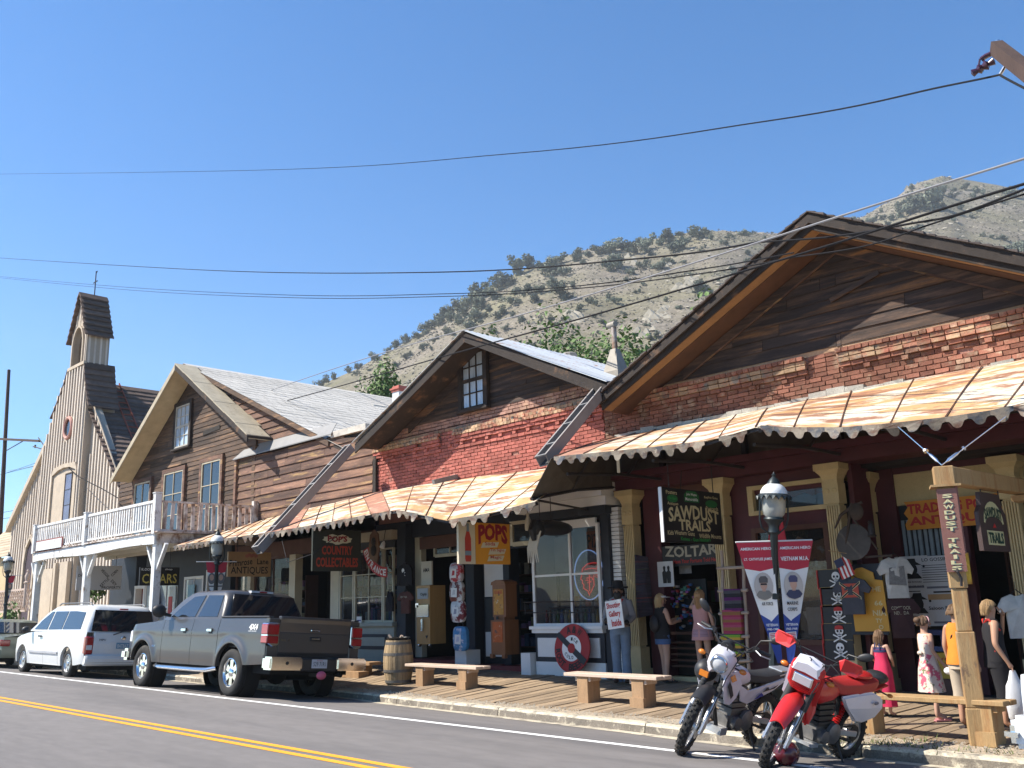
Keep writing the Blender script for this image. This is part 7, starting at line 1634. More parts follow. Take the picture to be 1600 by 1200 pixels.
# ---------------------------------------------------------------- grey pickup
gp_=paint('grey_metallic_paint',(.072,.068,.066),metal=.4,rough=.36,coat=.35)
tk=empty('pickup_truck',(0,0,0),'dark grey four door pickup truck parked at the kerb behind the white minivan','pickup truck')
orient(tk,(-16.12,9.72,.075),(-1,0,.01),(0,-1,.075))
def tyf(x,z):
    y=.985-.05*max(0,(z-1.0)/.4)**2-.05*max(0,(.75-z)/.4)**1.5+.012*math.exp(-((z-1.12)/.05)**2)
    for a in (0,3.68):
        d=math.hypot(x-a,z-.41)
        y+=.045*math.exp(-((d-.54)/.075)**2) if d>.40 else .045
    if x>4.1: y-=.16*((x-4.1)/.5)**2
    return y
T=Car((0,3.68),.515,.41,[(-1.3,.60),(-.6,.56),(.6,.50),(3.1,.50),(4.2,.52),(4.6,.55)],[(-1.2,1.37),(.56,1.37),(.57,1.36),(3.0,1.33),(3.3,1.30),(4.3,1.24),(4.6,1.1)],tyf)
for sg in (1,-1):
    T.side(tk,'bed_side',gp_,-1.17,.555,sg); d1=T.side(tk,'rear_door',gp_,.57,1.60,sg); d2=T.side(tk,'front_door',gp_,1.612,2.86,sg); T.side(tk,'front_fender',gp_,2.872,4.56,sg)
    for dd,hx in ((d1,.78),(d2,1.83)):
        b=MB(); y=T.yf(hx+.07,1.14); b.obox((hx+.07,sg*(y+.03),1.145),(1,0,0),(0,1,0),(0,0,1),.095,.012,.022); LB(b,'handle',m_chr,dd,bevel=.008,seg=2); b=MB(); b.obox((hx+.06,sg*(y+.004),1.135),(1,0,0),(0,1,0),(0,0,1),.06,.008,.05); LB(b,'handle_cup',m_plas,dd,bevel=.01)
    # step bar
    b=MB(); b.tube([(.55,sg*.93,.47),(.75,sg*1.02,.43),(1.2,sg*1.03,.42),(2.7,sg*1.03,.42),(2.95,sg*1.0,.43),(3.05,sg*.9,.47)],.055,10,sq=.8); LB(b,'step_bar',m_chr,tk)
    # mirror
    b=MB(); b.ell((2.72,sg*1.18,1.50),(.09,.15,.13),12,8); b.bar((2.72,sg*.93,1.42),(2.72,sg*1.1,1.45),.08,.06); LB(b,'wing_mirror',m_plas,tk)
# cab shell
sidey=lambda z: .925-(z-1.34)*.36
rings=[rrect(.575,3.12,.915,1.335,.07),rrect(.59,3.02,.90,1.40,.08),rrect(.70,2.62,.79,1.72,.12),rrect(.78,2.36,.745,1.85,.16),rrect(.88,2.22,.68,1.905,.2),rrect(1.05,2.0,.5,1.93,.2)]
b=MB(); b.loft(rings,0,True); LB(b,'cab',gp_,tk)
sp_=lambda x,z,s: (x,s*(.915-.125*((z-1.335)/.385)+.002 if z<1.72 else .79-.045*((z-1.72)/.13)),z)
for s in (1,-1):
    o_=1 if s>0 else-1
    pts=[sp_(.80,1.395,s),sp_(.88,1.80,s),sp_(1.48,1.81,s),sp_(1.58,1.395,s)]; pane(tk,'side_window',m_tint,pts if s>0 else pts[::-1],.012)
    pts=[sp_(1.70,1.395,s),sp_(1.60,1.81,s),sp_(2.06,1.79,s),sp_(2.42,1.60,s),sp_(2.72,1.395,s)]; pane(tk,'side_window',m_tint,pts if s>0 else pts[::-1],.012)
pts=[(.592,-.76,1.41),(.592,.76,1.41),(.745,.66,1.83),(.745,-.66,1.83)]; pane(tk,'rear_window',m_tint,[(x-.035,y,z) for x,y,z in pts][::-1],.012)
pts=[(2.98,.78,1.42),(2.98,-.78,1.42),(2.42,-.64,1.83),(2.42,.64,1.83)]; pane(tk,'windscreen',m_tint,[(x+.03,y,z) for x,y,z in pts],.01)
b=MB(); b.box(.56,.6,-.12,.12,1.862,1.90); b.box(.555,.6,-.24,.24,1.857,1.905,1); bb=b; b=MB(); b.box(.80,.92,-.24,.24,1.885,1.925,1); b.box(.79,.80,-.10,.06,1.89,1.918,0); LB(b,'brake_light',[m_lens,m_lensw],tk)
# hood and front
b=MB(); vs=[]; fs=[]; hx=np.linspace(2.85,4.58,12)
for i,x in enumerate(hx):
    for j in range(13):
        t=j/12*2-1; y=t*(T.yf(x,T.top(x))-.05); vs.append((x,y,T.top(x)+.035*(1-t*t)+.02*math.exp(-((abs(t)-.6)/.1)**2)))
    if i: fs+=[((i-1)*13+j,i*13+j,i*13+j+1,(i-1)*13+j+1) for j in range(12)]
b.add(vs,fs,0,True); LB(b,'bonnet',gp_,tk)
b=MB(); b.box(4.45,4.62,-.82,.82,.55,1.12); LB(b,'grille',m_chr,tk,bevel=.04); b=MB(); b.box(4.5,4.78,-.98,.98,.5,.74); LB(b,'front_bumper',m_chr,tk,bevel=.06,seg=2)
for s in (1,-1): b=MB(); b.box(4.3,4.60,s*.66 if s>0 else-.90,s*.90 if s>0 else-.66,.86,1.12); LB(b,'headlight',m_lensw,tk,bevel=.03)
# bed interior and rails
b=MB(); b.box(-1.13,.54,-.90,.90,.85,.92); LB(b,'bed_floor',m_plas,tk)
for s in (1,-1): b=MB(); b.box(-1.17,.55,s*.86 if s>0 else-.965,s*.965 if s>0 else-.86,1.372,1.405); LB(b,'bed_rail',m_plas,tk,bevel=.012); b=MB(); b.box(-1.13,.54,s*.84-.02,s*.84+.02,.9,1.37); LB(b,'bed_wall',m_plas,tk)
b=MB(); b.box(.52,.56,-.9,.9,.9,1.37); LB(b,'bed_front',m_plas,tk)
# tailgate
b=MB(); b.prism([(-1.175,.74),(-1.20,.80),(-1.205,1.12),(-1.195,1.14),(-1.21,1.30),(-1.235,1.375),(-1.22,1.41),(-1.13,1.41),(-1.13,.74)],-.745,.745,plane='xz'); tg=LB(b,'tailgate',gp_,tk,bevel=.006)
b=MB(); b.box(-1.222,-1.2,-.09,.11,1.165,1.205); LB(b,'badge',m_chr,tg,bevel=.012); b=MB(); b.box(-1.225,-1.2,-.12,.12,1.0,1.07); b.box(-1.235,-1.2,-.08,.1,1.02,1.06,1); LB(b,'handle',[m_plas,m_chr],tg,bevel=.008)
b=MB(); b.text('XLT',(-1.206,.62,1.0),(0,-1,0),(0,0,1),.2,.03,0,.004); LB(b,'script',m_chr,tg,flat=True)
b=MB(); b.box(-1.19,-1.12,-.985,.985,.56,.74); LB(b,'rear_valance',m_plas,tk)
for s in (1,-1):
    for o_,za,zc in ((.975,.66,.905),(.965,1.285,1.372)): b=MB(); b.box(-1.2,-1.08,.752 if s>0 else-o_,o_ if s>0 else-.752,za,zc); LB(b,'bed_corner',gp_,tk,bevel=.012)
for s in (1,-1):
    b=MB(); y0,y1=(.755,1.0) if s>0 else (-1.0,-.755)
    b.prism([(y0,.93),(y0+.02,.9),(y1-.06 if s>0 else y1,.9) if 0 else ((y0+y1)/2,.88),(y1,.95),(y1+.0,1.27),(y1-.02,1.29),(y0+.02,1.29),(y0,1.27)],-1.225,-1.02,plane='yz'); tl=LB(b,'tail_light',m_chr,tk,bevel=.01)
    ya,yb=(.775,.995) if s>0 else (-.995,-.775)
    for (za,zc) in ((.94,1.065),(1.09,1.265)):
        b=MB(); b.box(-1.24,-1.03,ya,yb+(.018 if s>0 else 0),za,zc) if s>0 else b.box(-1.24,-1.03,ya-.018,yb,za,zc); LB(b,'lens',m_lens,tl,bevel=.012)
    b=MB(); b.box(-1.44,-1.14,.36 if s>0 else-1.01,1.01 if s>0 else-.36,.50,.72); LB(b,'rear_bumper',m_chr,tk,bevel=.03,seg=2)
    b=MB(); b.lathe([(.025,0),(.03,.004),(0.002,.004)],12,(-1.442,s*.68,.62),(-1,0,0)); LB(b,'sensor',m_plas,tk)
b=MB(); b.box(-1.40,-1.14,-.37,.37,.48,.70); LB(b,'bumper_step',m_plas,tk,bevel=.02)
b=MB(); b.box(-1.408,-1.40,-.16,.16,.54,.69,0); b.text('529 71R1',(-1.409,0,.61),(0,-1,0),(0,0,1),.26,.075,1,.003); b.text('NEVADA',(-1.409,0,.67),(0,-1,0),(0,0,1),.12,.02,2,.003); LB(b,'number_plate',[M('plate_silver',(.42,.45,.5),.5),inkk,inkr],tk,flat=True)
b=MB(); b.ell((-1.46,-.02,.42),(.05,.10,.075),12,8); b.bar((-1.44,-.02,.42),(-1.1,-.02,.42),.06,.06,1); LB(b,'hitch_cover',[M('pink_rubber',(.50,.10,.17),.5),m_plas],tk)
b=MB(); b.text('4X4',(-.70,0,1.215),(-1,0,0),(0,0,1),.30,.10,0,0,None,.04); b.text('OFF ROAD',(-.70,0,1.14),(-1,0,0),(0,0,1),.28,.022,0,0); b.v=[(x,T.yf(x,z)+.006,z) for x,y,z in b.v]; LB(b,'decal',inkw,tk,flat=True)
b=MB(); b.text('XLT',(3.18,0,.82),(-1,0,0),(0,0,1),.12,.03,0,0); b.v=[(x,T.yf(x,z)+.006,z) for x,y,z in b.v]; LB(b,'script',m_chr,tk,flat=True)
b=MB(); b.box(-1.1,4.4,-.8,.8,.42,.62); b.box(-.9,4.3,-.70,.70,.6,.95); LB(b,'chassis',m_arch,tk)
b=MB(); b.lathe([(.12,-.8),(.12,.8)],12,(0,0,.40),(0,1,0)); b.ell((0,0,.40),(.2,.2,.2)); b.tube([(-1.3,-.55,.42),(-.4,-.55,.45)],.04,8); LB(b,'axle',m_arch,tk)
for x in (0,3.68):
    for s in (1,-1): wheel(tk,(x,s*.85,.41),.41,.28,.245,6,.075,m_chr,s)
    for s in (1,-1):
        b=MB(); b.lathe([(.52,-.16),(.52,.12)],28,(x,s*.80,.41),(0,1,0)); b.f=b.f[:-2]; b.m=b.m[:-2]; b.sm=b.sm[:-2]; LB(b,'wheel_arch_liner',m_arch,tk)
# ---------------------------------------------------------------- white minivan
wp_=paint('white_car_paint',(.62,.63,.62),rough=.3)
vn=empty('minivan',(0,0,0),'white minivan with tinted rear glass parked at the kerb in front of the grey pickup','minivan')
orient(vn,(-24.45,9.86,.145),(-1,0,.01),(0,-1,.06))
def vyf(x,z):
    y=.93-.05*max(0,(z-.9)/.3)**2-.06*max(0,(.6-z)/.4)**1.5
    for a in (0,3.15):
        d=math.hypot(x-a,z-.33); y+=.02*math.exp(-((d-.42)/.06)**2)
    if x>3.5: y-=.26*((x-3.5)/.75)**2
    if x<-.7: y-=.08*((-.7-x)/.3)**2
    return y
N_=Car((0,3.15),.395,.33,[(-1,.36),(-.5,.30),(.5,.26),(2.8,.26),(3.7,.28),(4.3,.32)],[(-1,1.08),(2.4,1.06),(2.9,1.02),(3.4,.95),(4.0,.80),(4.3,.58)],vyf)
for sg in (1,-1):
    N_.side(vn,'rear_quarter',wp_,-.93,.62,sg); N_.side(vn,'sliding_door',wp_,.63,1.62,sg); d_=N_.side(vn,'front_door',wp_,1.63,2.72,sg); N_.side(vn,'front_wing',wp_,2.73,4.25,sg)
    b=MB(); b.obox((1.9,sg*.965,.95),(1,0,0),(0,1,0),(0,0,1),.1,.015,.02); LB(b,'handle',m_plas,d_)
    b=MB(); b.obox((1.62,sg*.945,.56),(1,0,0),(0,1,0),(0,0,1),1.0,.012,.025); LB(b,'side_moulding',M('grey_moulding',(.35,.35,.36),.5),vn)
    b=MB(); b.ell((2.62,sg*1.08,1.10),(.09,.12,.09)); LB(b,'wing_mirror',m_plas,vn)
    b=MB(); b.tube([(-.5,sg*.66,1.725),(-.4,sg*.66,1.775),(1.5,sg*.66,1.775),(1.65,sg*.66,1.73)],.018,6); LB(b,'roof_rail',M('grey_rail',(.12,.12,.12),.5),vn)
rings=[rrect(-.93,2.95,.90,1.07,.10),rrect(-.90,2.72,.87,1.2,.12),rrect(-.82,2.1,.78,1.55,.15),rrect(-.72,1.75,.73,1.68,.2),rrect(-.55,1.55,.6,1.735,.22),rrect(-.2,1.2,.4,1.75,.25)]
b=MB(); b.loft(rings,0,True); LB(b,'cabin',wp_,vn)
vs_=lambda x,z,s: (x,s*(.90-.03*(z-1.07)/.13 if z<1.2 else .87-.09*(z-1.2)/.35),z)
for s in (1,-1):
    for pts in ([(-.55,1.14),(-.50,1.54),(.10,1.57),(.55,1.57),(.60,1.13)],[(.66,1.13),(.62,1.57),(1.48,1.57),(1.55,1.12)],[(1.64,1.12),(1.58,1.57),(1.75,1.56),(2.25,1.33),(2.55,1.12)]):
        q=[vs_(x,z,s) for x,z in pts]; pane(vn,'side_window',m_tint,q if s>0 else q[::-1],.012)
pts=[(-.925,-.78,1.10),(-.925,.78,1.10),(-.80,.70,1.60),(-.80,-.70,1.60)]; pane(vn,'rear_window',m_tint,[(x-.02,y,z) for x,y,z in pts][::-1],.012)
b=MB(); b.prism([(-.98,.50),(-.99,.8),(-.955,1.08),(-.86,1.08),(-.86,.50)],-.70,.70); tgv=LB(b,'tailgate',wp_,vn,bevel=.015)
b=MB(); b.box(-1.0,-.985,-.32,.32,.68,.86,1); b.box(-1.008,-1.0,-.16,.16,.70,.84,0); b.text('BATBAZ',(-1.009,0,.765),(0,-1,0),(0,0,1),.27,.08,2,.003); LB(b,'number_plate',[M('plate_blue',(.12,.25,.36),.5),wp_,inkw],tgv,flat=True)
b=MB(); b.ell((-.995,0,.95),(.012,.06,.045)); LB(b,'badge',m_chr,tgv); b=MB(); b.text('MPV',(-.992,.5,.90),(0,-1,0),(0,0,1),.16,.05,0,.006); LB(b,'script',m_plas,tgv,flat=True)
b=MB(); b.tube([(-.96,.25,1.02),(-1.0,.05,1.10),(-.99,-.3,1.13)],.012,5); LB(b,'rear_wiper',m_plas,tgv)
b=MB(); b.box(-.83,-.80,-.1,.1,1.62,1.65); LB(b,'brake_light',m_lens,vn)
b=MB(); rg=lambda x,y,z0,z1: [(x,-y,z0),(x,y,z0),(x,y,z1),(x,-y,z1)]
b.prism([(-1.06,.36),(-1.07,.5),(-1.03,.56),(-.8,.56),(-.8,.3),(-1.0,.3)],-.87,.87); LB(b,'rear_bumper',wp_,vn,bevel=.03,seg=2)
for s in (1,-1):
    b=MB(); b.box(-.995,-.80,.70 if s>0 else-.90,.90 if s>0 else-.70,.56,.98); tl=LB(b,'tail_light',m_lens,vn,bevel=.03); b=MB(); b.box(-1.0,-.9,.73 if s>0 else-.87,.87 if s>0 else-.73,.66,.78); LB(b,'lens',m_lensw,tl,bevel=.01)
b=MB(); vs=[]; fs=[]
for i,x in enumerate(np.linspace(2.6,4.25,12)):
    for j in range(11): t=j/10*2-1; vs.append((x,t*(N_.yf(x,N_.top(x))-.04),N_.top(x)+.06*(1-t*t)))
    if i: fs+=[((i-1)*11+j,i*11+j,i*11+j+1,(i-1)*11+j+1) for j in range(10)]
b.add(vs,fs,0,True); LB(b,'bonnet',wp_,vn)
b=MB(); b.box(3.9,4.25,-.6,.6,.3,.6); LB(b,'front_bumper',wp_,vn,bevel=.08,seg=2)
b=MB(); b.box(-.9,4.1,-.78,.78,.2,.5); LB(b,'chassis',m_arch,vn)
for x in (0,3.15):
    for s in (1,-1): wheel(vn,(x,s*.80,.33),.33,.21,.205,7,.06,m_alu,s)
# ---------------------------------------------------------------- green sedan far left, white car far right
def saloon(root,mp,lights=True):
    def yf(x,z):
        y=.88-.08*max(0,(z-.7)/.3)**2-.05*max(0,(.5-z)/.3)**1.5
        if x>3.1: y-=.22*((x-3.1)/.6)**2
        if x<-.6: y-=.2*((-.6-x)/.45)**2
        return y
    S=Car((0,2.7),.36,.31,[(-1.1,.36),(-.5,.27),(.5,.22),(2.3,.22),(3.2,.26),(3.7,.3)],[(-1.05,.9),(-.2,.96),(2.2,.93),(3.2,.80),(3.7,.60)],yf)
    for sg in (1,-1): S.side(root,'rear_quarter',mp,-1.02,.4,sg); S.side(root,'rear_door',mp,.41,1.2,sg); S.side(root,'front_door',mp,1.21,2.2,sg); S.side(root,'front_wing',mp,2.21,3.68,sg)
    for a,c,nm in ((-1.02,.1,'boot_lid'),(2.1,3.68,'bonnet')):
        b=MB(); vs=[]; fs=[]
        for i,x in enumerate(np.linspace(a,c,9)):
            for j in range(11): t=j/10*2-1; vs.append((x,t*(yf(x,S.top(x))-.04),S.top(x)+.05*(1-t*t)))
            if i: fs+=[((i-1)*11+j,i*11+j,i*11+j+1,(i-1)*11+j+1) for j in range(10)]
        b.add(vs,fs,0,True); LB(b,nm,mp,root)
    b=MB(); b.loft([rrect(-.35,2.5,.80,.95,.1),rrect(.1,2.1,.70,1.22,.12),rrect(.35,1.65,.60,1.38,.18),rrect(.6,1.4,.4,1.42,.18)],0,True); LB(b,'cabin',mp,root)
    for s in (1,-1):
        f=lambda x,z: (x,s*(.80-.10*(z-.95)/.27 if z<1.22 else .70-.10*(z-1.22)/.16),z)
        for pts in ([(.0,1.0),(.35,1.26),(1.0,1.28),(1.02,1.0)],[(1.08,1.0),(1.06,1.28),(1.5,1.27),(2.15,1.0)]): q=[f(*p) for p in pts]; pane(root,'side_window',m_tint,q if s>0 else q[::-1],.02)
    pts=[(-.25,-.66,1.0),(-.25,.66,1.0),(.25,.56,1.31),(.25,-.56,1.31)]; pane(root,'rear_window',m_tint,[(x-.03,y,z+.01) for x,y,z in pts][::-1],.012)
    pts=[(2.35,.66,1.0),(2.35,-.66,1.0),(1.75,-.56,1.32),(1.75,.56,1.32)]; pane(root,'windscreen',m_tint,[(x+.04,y,z+.01) for x,y,z in pts],.012)
    b=MB(); b.box(-1.12,-.95,-.78,.78,.32,.58); LB(b,'rear_bumper',mp,root,bevel=.04,seg=2); b=MB(); b.box(3.5,3.78,-.72,.72,.28,.52); LB(b,'front_bumper',mp,root,bevel=.05,seg=2)
    b=MB(); b.box(-.98,-.93,-.7,.7,.55,.9); LB(b,'rear_panel',mp,root)
    b=MB(); b.box(3.2,3.70,-.655,.655,.34,.66); LB(b,'nose_panel',mp,root,bevel=.07,seg=3); b=MB(); b.box(3.6,3.715,-.36,.36,.44,.58); LB(b,'grille',m_plas,root,bevel=.02)
    for s in (1,-1):
        b=MB(); b.box(-1.03 if lights else-.95,-.9,.5 if s>0 else-.78,.78 if s>0 else-.5,.64,.82); LB(b,'tail_light',m_lens,root,bevel=.02)
        b=MB(); b.lathe([(.0,.03),(.09,.02),(.10,0),(.10,-.1)],16,(3.64,s*.56,.62),(1,0,0)); LB(b,'headlight',m_lensw,root)
    b=MB(); b.box(-.9,3.5,-.7,.7,.2,.5); LB(b,'chassis',m_arch,root)
    for x in (0,2.7):
        for s in (1,-1): wheel(root,(x,s*.74,.31),.31,.19,.19,7,.05,m_alu,s)
sd=empty('saloon_car',(0,0,0),'pale green saloon car cut off by the left edge of the picture','car'); saloon(sd,paint('pale_green_paint',(.20,.22,.17),metal=.4,rough=.35)); orient(sd,(-31.3,9.95,.19),(-1,0,.01),(0,-1,.06))
wc=empty('saloon_car',(0,0,0),'white car with chrome trim cut off by the right edge, beside the sign post','car'); saloon(wc,paint('white_car_paint_glossy',(.64,.65,.66),rough=.2),False); orient(wc,(-1.78,9.4,-.04),(1,0,-.01),(0,1,-.05))
for s in (1,-1): b=MB(); b.tube([(3.0,s*.72,.97),(2.4,s*.72,1.0),(1.75,s*.62,1.32)],.025,6); LB(b,'chrome_trim',m_chr,wc)
b=MB(); b.box(-1.17,-1.0,-.82,.82,.36,.50); LB(b,'chrome_bumper',m_chr,wc,bevel=.05,seg=2)
# ================================================================== motorcycles
m_alw=M('pale_alloy',(.62,.62,.62),.35,metal=.7,var=.08)
m_gait=M('fork_gaiter',(.03,.03,.03),.8,var=.1)
m_exh=M('bronze_exhaust',(.42,.27,.16),.35,metal=.8,var=.2)
m_eng=M('engine_grey',(.16,.155,.15),.5,metal=.5,var=.3,vs=8)
m_engd=M('engine_black',(.02,.02,.02),.5,var=.2)
m_seat=M('black_vinyl_seat',(.03,.03,.032),.6,var=.15,bump=.2,bs=60)
m_rflct=M('mirror_glass',(.25,.28,.32),.05,metal=.9,var=.1)
def knobby(parent,c,R,r,ax,knobs,name='wheel',m_rim=None):
    c=Vector(c); ax=Vector(ax).normalized(); a=V(0,0,1); a=(a-ax*a.dot(ax)).normalized(); bb=ax.cross(a)
    b=MB(); n=36; pr=[(R-.012-r*(1-math.cos(t)),r*math.sin(t)*1.05) for t in np.linspace(-2.5,2.5,11)]
    vs=[c+ax*z+(a*math.cos(2*math.pi*j/n)+bb*math.sin(2*math.pi*j/n))*q for q,z in pr for j in range(n)]; k=len(pr)
    b.add(vs,[(i*n+j,i*n+(j+1)%n,(i+1)*n+(j+1)%n,(i+1)*n+j) for i in range(k-1) for j in range(n)],0,True)
    for j in range(knobs):  # tread blocks in three staggered rows
        for z,ph in ((-r*.62,0),(0,.5),(r*.62,0)):
            an=2*math.pi*(j+ph)/knobs; d=a*math.cos(an)+bb*math.sin(an); t=ax.cross(d); q=R-.012-r*(1-math.cos(math.asin(min(.99,abs(z)/(r*1.05)))))
            nrm=(d+ax*(z/r)*.7).normalized(); b.obox(c+ax*z+d*q,t,nrm.cross(t),nrm,.014,.013,.013)
    w_=LB(b,name,m_tyre,parent)
    b=MB(); rr=R-r*1.75; b.lathe([(rr,-r*.55),(rr+.012,-r*.6),(rr+.012,-r*.5),(rr-.01,-r*.2),(rr-.01,r*.2),(rr+.012,r*.5),(rr+.012,r*.6),(rr,r*.55)],32,c,ax); del b.f[-2:]; del b.m[-2:]; del b.sm[-2:]; LB(b,'rim',m_rim or m_alw,w_)
    b=MB(); b.lathe([(.02,-.06),(.045,-.055),(.04,-.02),(.04,.02),(.045,.055),(.02,.06)],14,c,ax); LB(b,'hub',m_alu,w_)
    b=MB()
    for s in range(18):
        an=2*math.pi*s/18; d=a*math.cos(an)+bb*math.sin(an); t=ax.cross(d); b.tube([c+t*.04*(1 if s%2 else-1)+ax*.045*(1 if s%4<2 else-1),c+d*rr],.0028,4)
    LB(b,'spokes',m_alu,w_)
    b=MB(); b.lathe([(.12,-.002),(.12,.002),(.09,.002),(.09,-.002)],24,c+ax*.07,ax); LB(b,'brake_disc',m_alu,w_)
    return w_
def bike(label,rear,f,lean,steer,S):
    root=empty('motorcycle',(0,0,0),label,'motorcycle','dirt bikes parked side by side')
    f=Vector(f).normalized(); l0=V(-f.y,f.x,0); up=(V(0,0,1)+l0*math.tan(lean)).normalized(); l=up.cross(f)
    SK=S['sc']; orient(root,rear,f*SK,l); root.scale=(SK,SK,SK*S.get('sz',1))
    WB=1.38; R1,R2=.345,.325
    ax0=V(WB,0,R1); sd=V(-.45,0,.893).normalized(); hd=V(WB-.05,0,R1)+sd*.62+V(-.05,0,0)  # steering head
    Q=Matrix.Rotation(steer,3,sd)
    F=lambda p: hd+Q @ (Vector(p)-hd)
    FV=lambda v: Q @ Vector(v)
    knobby(root,(0,0,R2),R2,.058,(0,1,0),26,m_rim=S.get('rim')); wf=knobby(root,F(ax0),R1,.048,FV((0,1,0)),28,m_rim=S.get('rim'))
    fk=LB(MB().tube([F(ax0+V(0,s*.0,0)) for s in (0,1)],.0001,3),'x',m_alu,root) if 0 else None
    for s in (1,-1):
        o=V(0,s*.098,0); b=MB(); b.tube([F(ax0+o+V(.03,0,-.03)),F(ax0+o+sd*.03),F(ax0+o+sd*.40)],[.028,.034,.028],12); b.box(0,0,0,0,0,0) if 0 else None; leg=LB(b,'fork_leg',m_alw,root)
        b=MB(); pts=[ax0+o+sd*(.38+.02*i) for i in range(17)]; b.tube([F(p) for p in pts],[.037 if i%2 else .029 for i in range(17)] if S['ribs'] else [.041]*17,12); LB(b,'gaiter',m_gait,leg); b=MB(); b.tube([F(ax0+o+sd*.68),F(ax0+o+sd*.86)],.021,10); LB(b,'stanchion',m_alu,leg)
        b=MB(); b.obox(F(ax0+o+V(.035,s*.012,.09)),FV(sd),FV((0,1,0)),FV(sd.cross(V(0,1,0))),.13,.01,.035); LB(b,'fork_guard',S['guard'],leg)
    b=MB()
    for d in (.70,.84): b.obox(F(ax0+sd*d+V(-.03,0,0)),FV((0,1,0)),FV(sd),FV(sd.cross(V(0,1,0))),.13,.018,.05)
    LB(b,'fork_clamps',m_engd,root)
    # front mudguard: arched blade
    def blade(name,mat,xs_,wd,zf_,th=.012,drop=.03):
        b=MB(); rings=[]
        for x in xs_:
            w_=wd(x); z=zf_(x); rings.append([F((x,y,z-drop*abs(y/w_)**2*1.0)) for y in np.linspace(-w_,w_,7)]+[F((x,y,z-th-drop*abs(y/w_)**2)) for y in np.linspace(w_,-w_,7)])
        b.loft(rings); LB(b,name,mat,root)
    if S['kind']=='white':
        blade('front_mudguard',m_plas,np.linspace(1.02,1.62,9),lambda x: .085,lambda x: .345+.43*math.cos((x-1.33)*2.1)+.02,drop=.05)
    else:
        blade('front_mudguard',S['c1'],np.linspace(.98,1.66,10),lambda x: .055+.042*math.sin(max(0,(x-.98)/.70)*2.7),lambda x: .84-.75*max(0,x-1.25)**1.4-.06*max(0,1.3-x),drop=.05)
    # headlight mask
    mc=F(ax0+sd*.78+V(.13,0,.0)); fx=FV((.94,0,-.25)).normalized(); uy=FV((0,1,0)); uz=fx.cross(uy)
    if S['kind']=='white':
        b=MB(); ring=lambda d,w0,w1,h0,h1: [mc+fx*d+uy*(w0*a)+uz*z for a,z in ()] 
        out=[(-.09,-.17),(-.14,-.06),(-.135,.06),(-.09,.15),(0,.17),(.09,.15),(.135,.06),(.14,-.06),(.09,-.17),(0,-.11)]
        b.loft([[mc-fx*.06+uy*(y*1.08)+uz*z for y,z in out],[mc+fx*.02+uy*y+uz*z for y,z in out],[mc+fx*.06+uy*(y*.7)+uz*(z*.65+.01) for y,z in out]]); LB(b,'headlight_mask',S['c1'],root)
        for s in (1,-1):
            b=MB(); pts=[(s*.10,-.10),(s*.16,-.18),(s*.15,-.36),(s*.10,-.38),(s*.08,-.2)]; b.add([mc+fx*.0+uy*y+uz*z for y,z in pts]+[mc-fx*.02+uy*y+uz*z for y,z in pts],[(0,1,2,3,4),(9,8,7,6,5)]+[(i,i+5,(i+1)%5+5,(i+1)%5) for i in range(5)]); LB(b,'fork_shield',S['c1'],root)
        b=MB(); b.lathe([(.095,.0),(.098,.075),(.09,.085),(.085,.07)],24,mc,fx); hl=LB(b,'headlight',m_chr,root); b=MB(); b.lathe([(.086,.066),(.06,.085),(0.004,.095)],24,mc,fx); LB(b,'lens',m_lensw,hl)
    else:
        b=MB(); out=[(-.10,-.17),(-.15,-.10),(-.16,.10),(-.11,.16),(0,.17),(.11,.16),(.16,.10),(.15,-.10),(.10,-.17),(0,-.19)]
        b.loft([[mc-fx*.06+uy*(y*1.05)+uz*z for y,z in out],[mc+fx*.05+uy*y+uz*z for y,z in out],[mc+fx*.075+uy*(y*.85)+uz*(z*.82) for y,z in out]]); LB(b,'headlight_mask',S['c1'],root)
        b=MB(); top=[(-.15,.06),(-.12,.17),(0,.20),(.12,.17),(.15,.06),(0,.075)]; b.loft([[mc-fx*.07+uy*(y*1.05)+uz*(z+.01) for y,z in top],[mc+fx*.06+uy*y+uz*(z+.004) for y,z in top],[mc+fx*.085+uy*(y*.85)+uz*(z*.85+.015) for y,z in top]]); LB(b,'mask_top',S['c2'],root)
        b=MB(); b.obox(mc+fx*.075-uz*.015,uy,uz,fx,.10,.06,.018); hl=LB(b,'headlight',m_chr,root,bevel=.008); b=MB(); b.obox(mc+fx*.09-uz*.015,uy,uz,fx,.09,.052,.008); LB(b,'lens',m_lensw,hl,bevel=.005)
        b=MB()
        for k in range(3): b.obox(mc+fx*.07-uz*(.10+.022*k),uy,uz,fx,.09,.005,.012)
        LB(b,'mask_vents',m_lens,root)
        for s in (1,-1): b=MB(); pts=[(s*.13,.05),(s*.185,.02),(s*.18,-.30),(s*.13,-.34)]; b.add([mc-fx*.02+uy*y+uz*z for y,z in pts]+[mc-fx*.04+uy*y+uz*z for y,z in pts],[(0,1,2,3),(7,6,5,4)]+[(i,i+4,(i+1)%4+4,(i+1)%4) for i in range(4)]); LB(b,'number_plate_side',S['c2'] if s<0 else S['c1'],root)
    # handlebar, grips, levers, mirrors, indicators
    hb=ax0+sd*.90+V(-.03,0,0); b=MB(); pts=[(-.10,-.40,.12),(-.06,-.27,.12),(0,-.13,.03),(0,.13,.03),(-.06,.27,.12),(-.10,.40,.12)]; b.tube([F(hb+V(*p)) for p in pts],.013,8); b.tube([F(hb+V(-.04,-.2,.10)),F(hb+V(-.04,.2,.10))],.009,6); LB(b,'handlebar',m_engd,root)
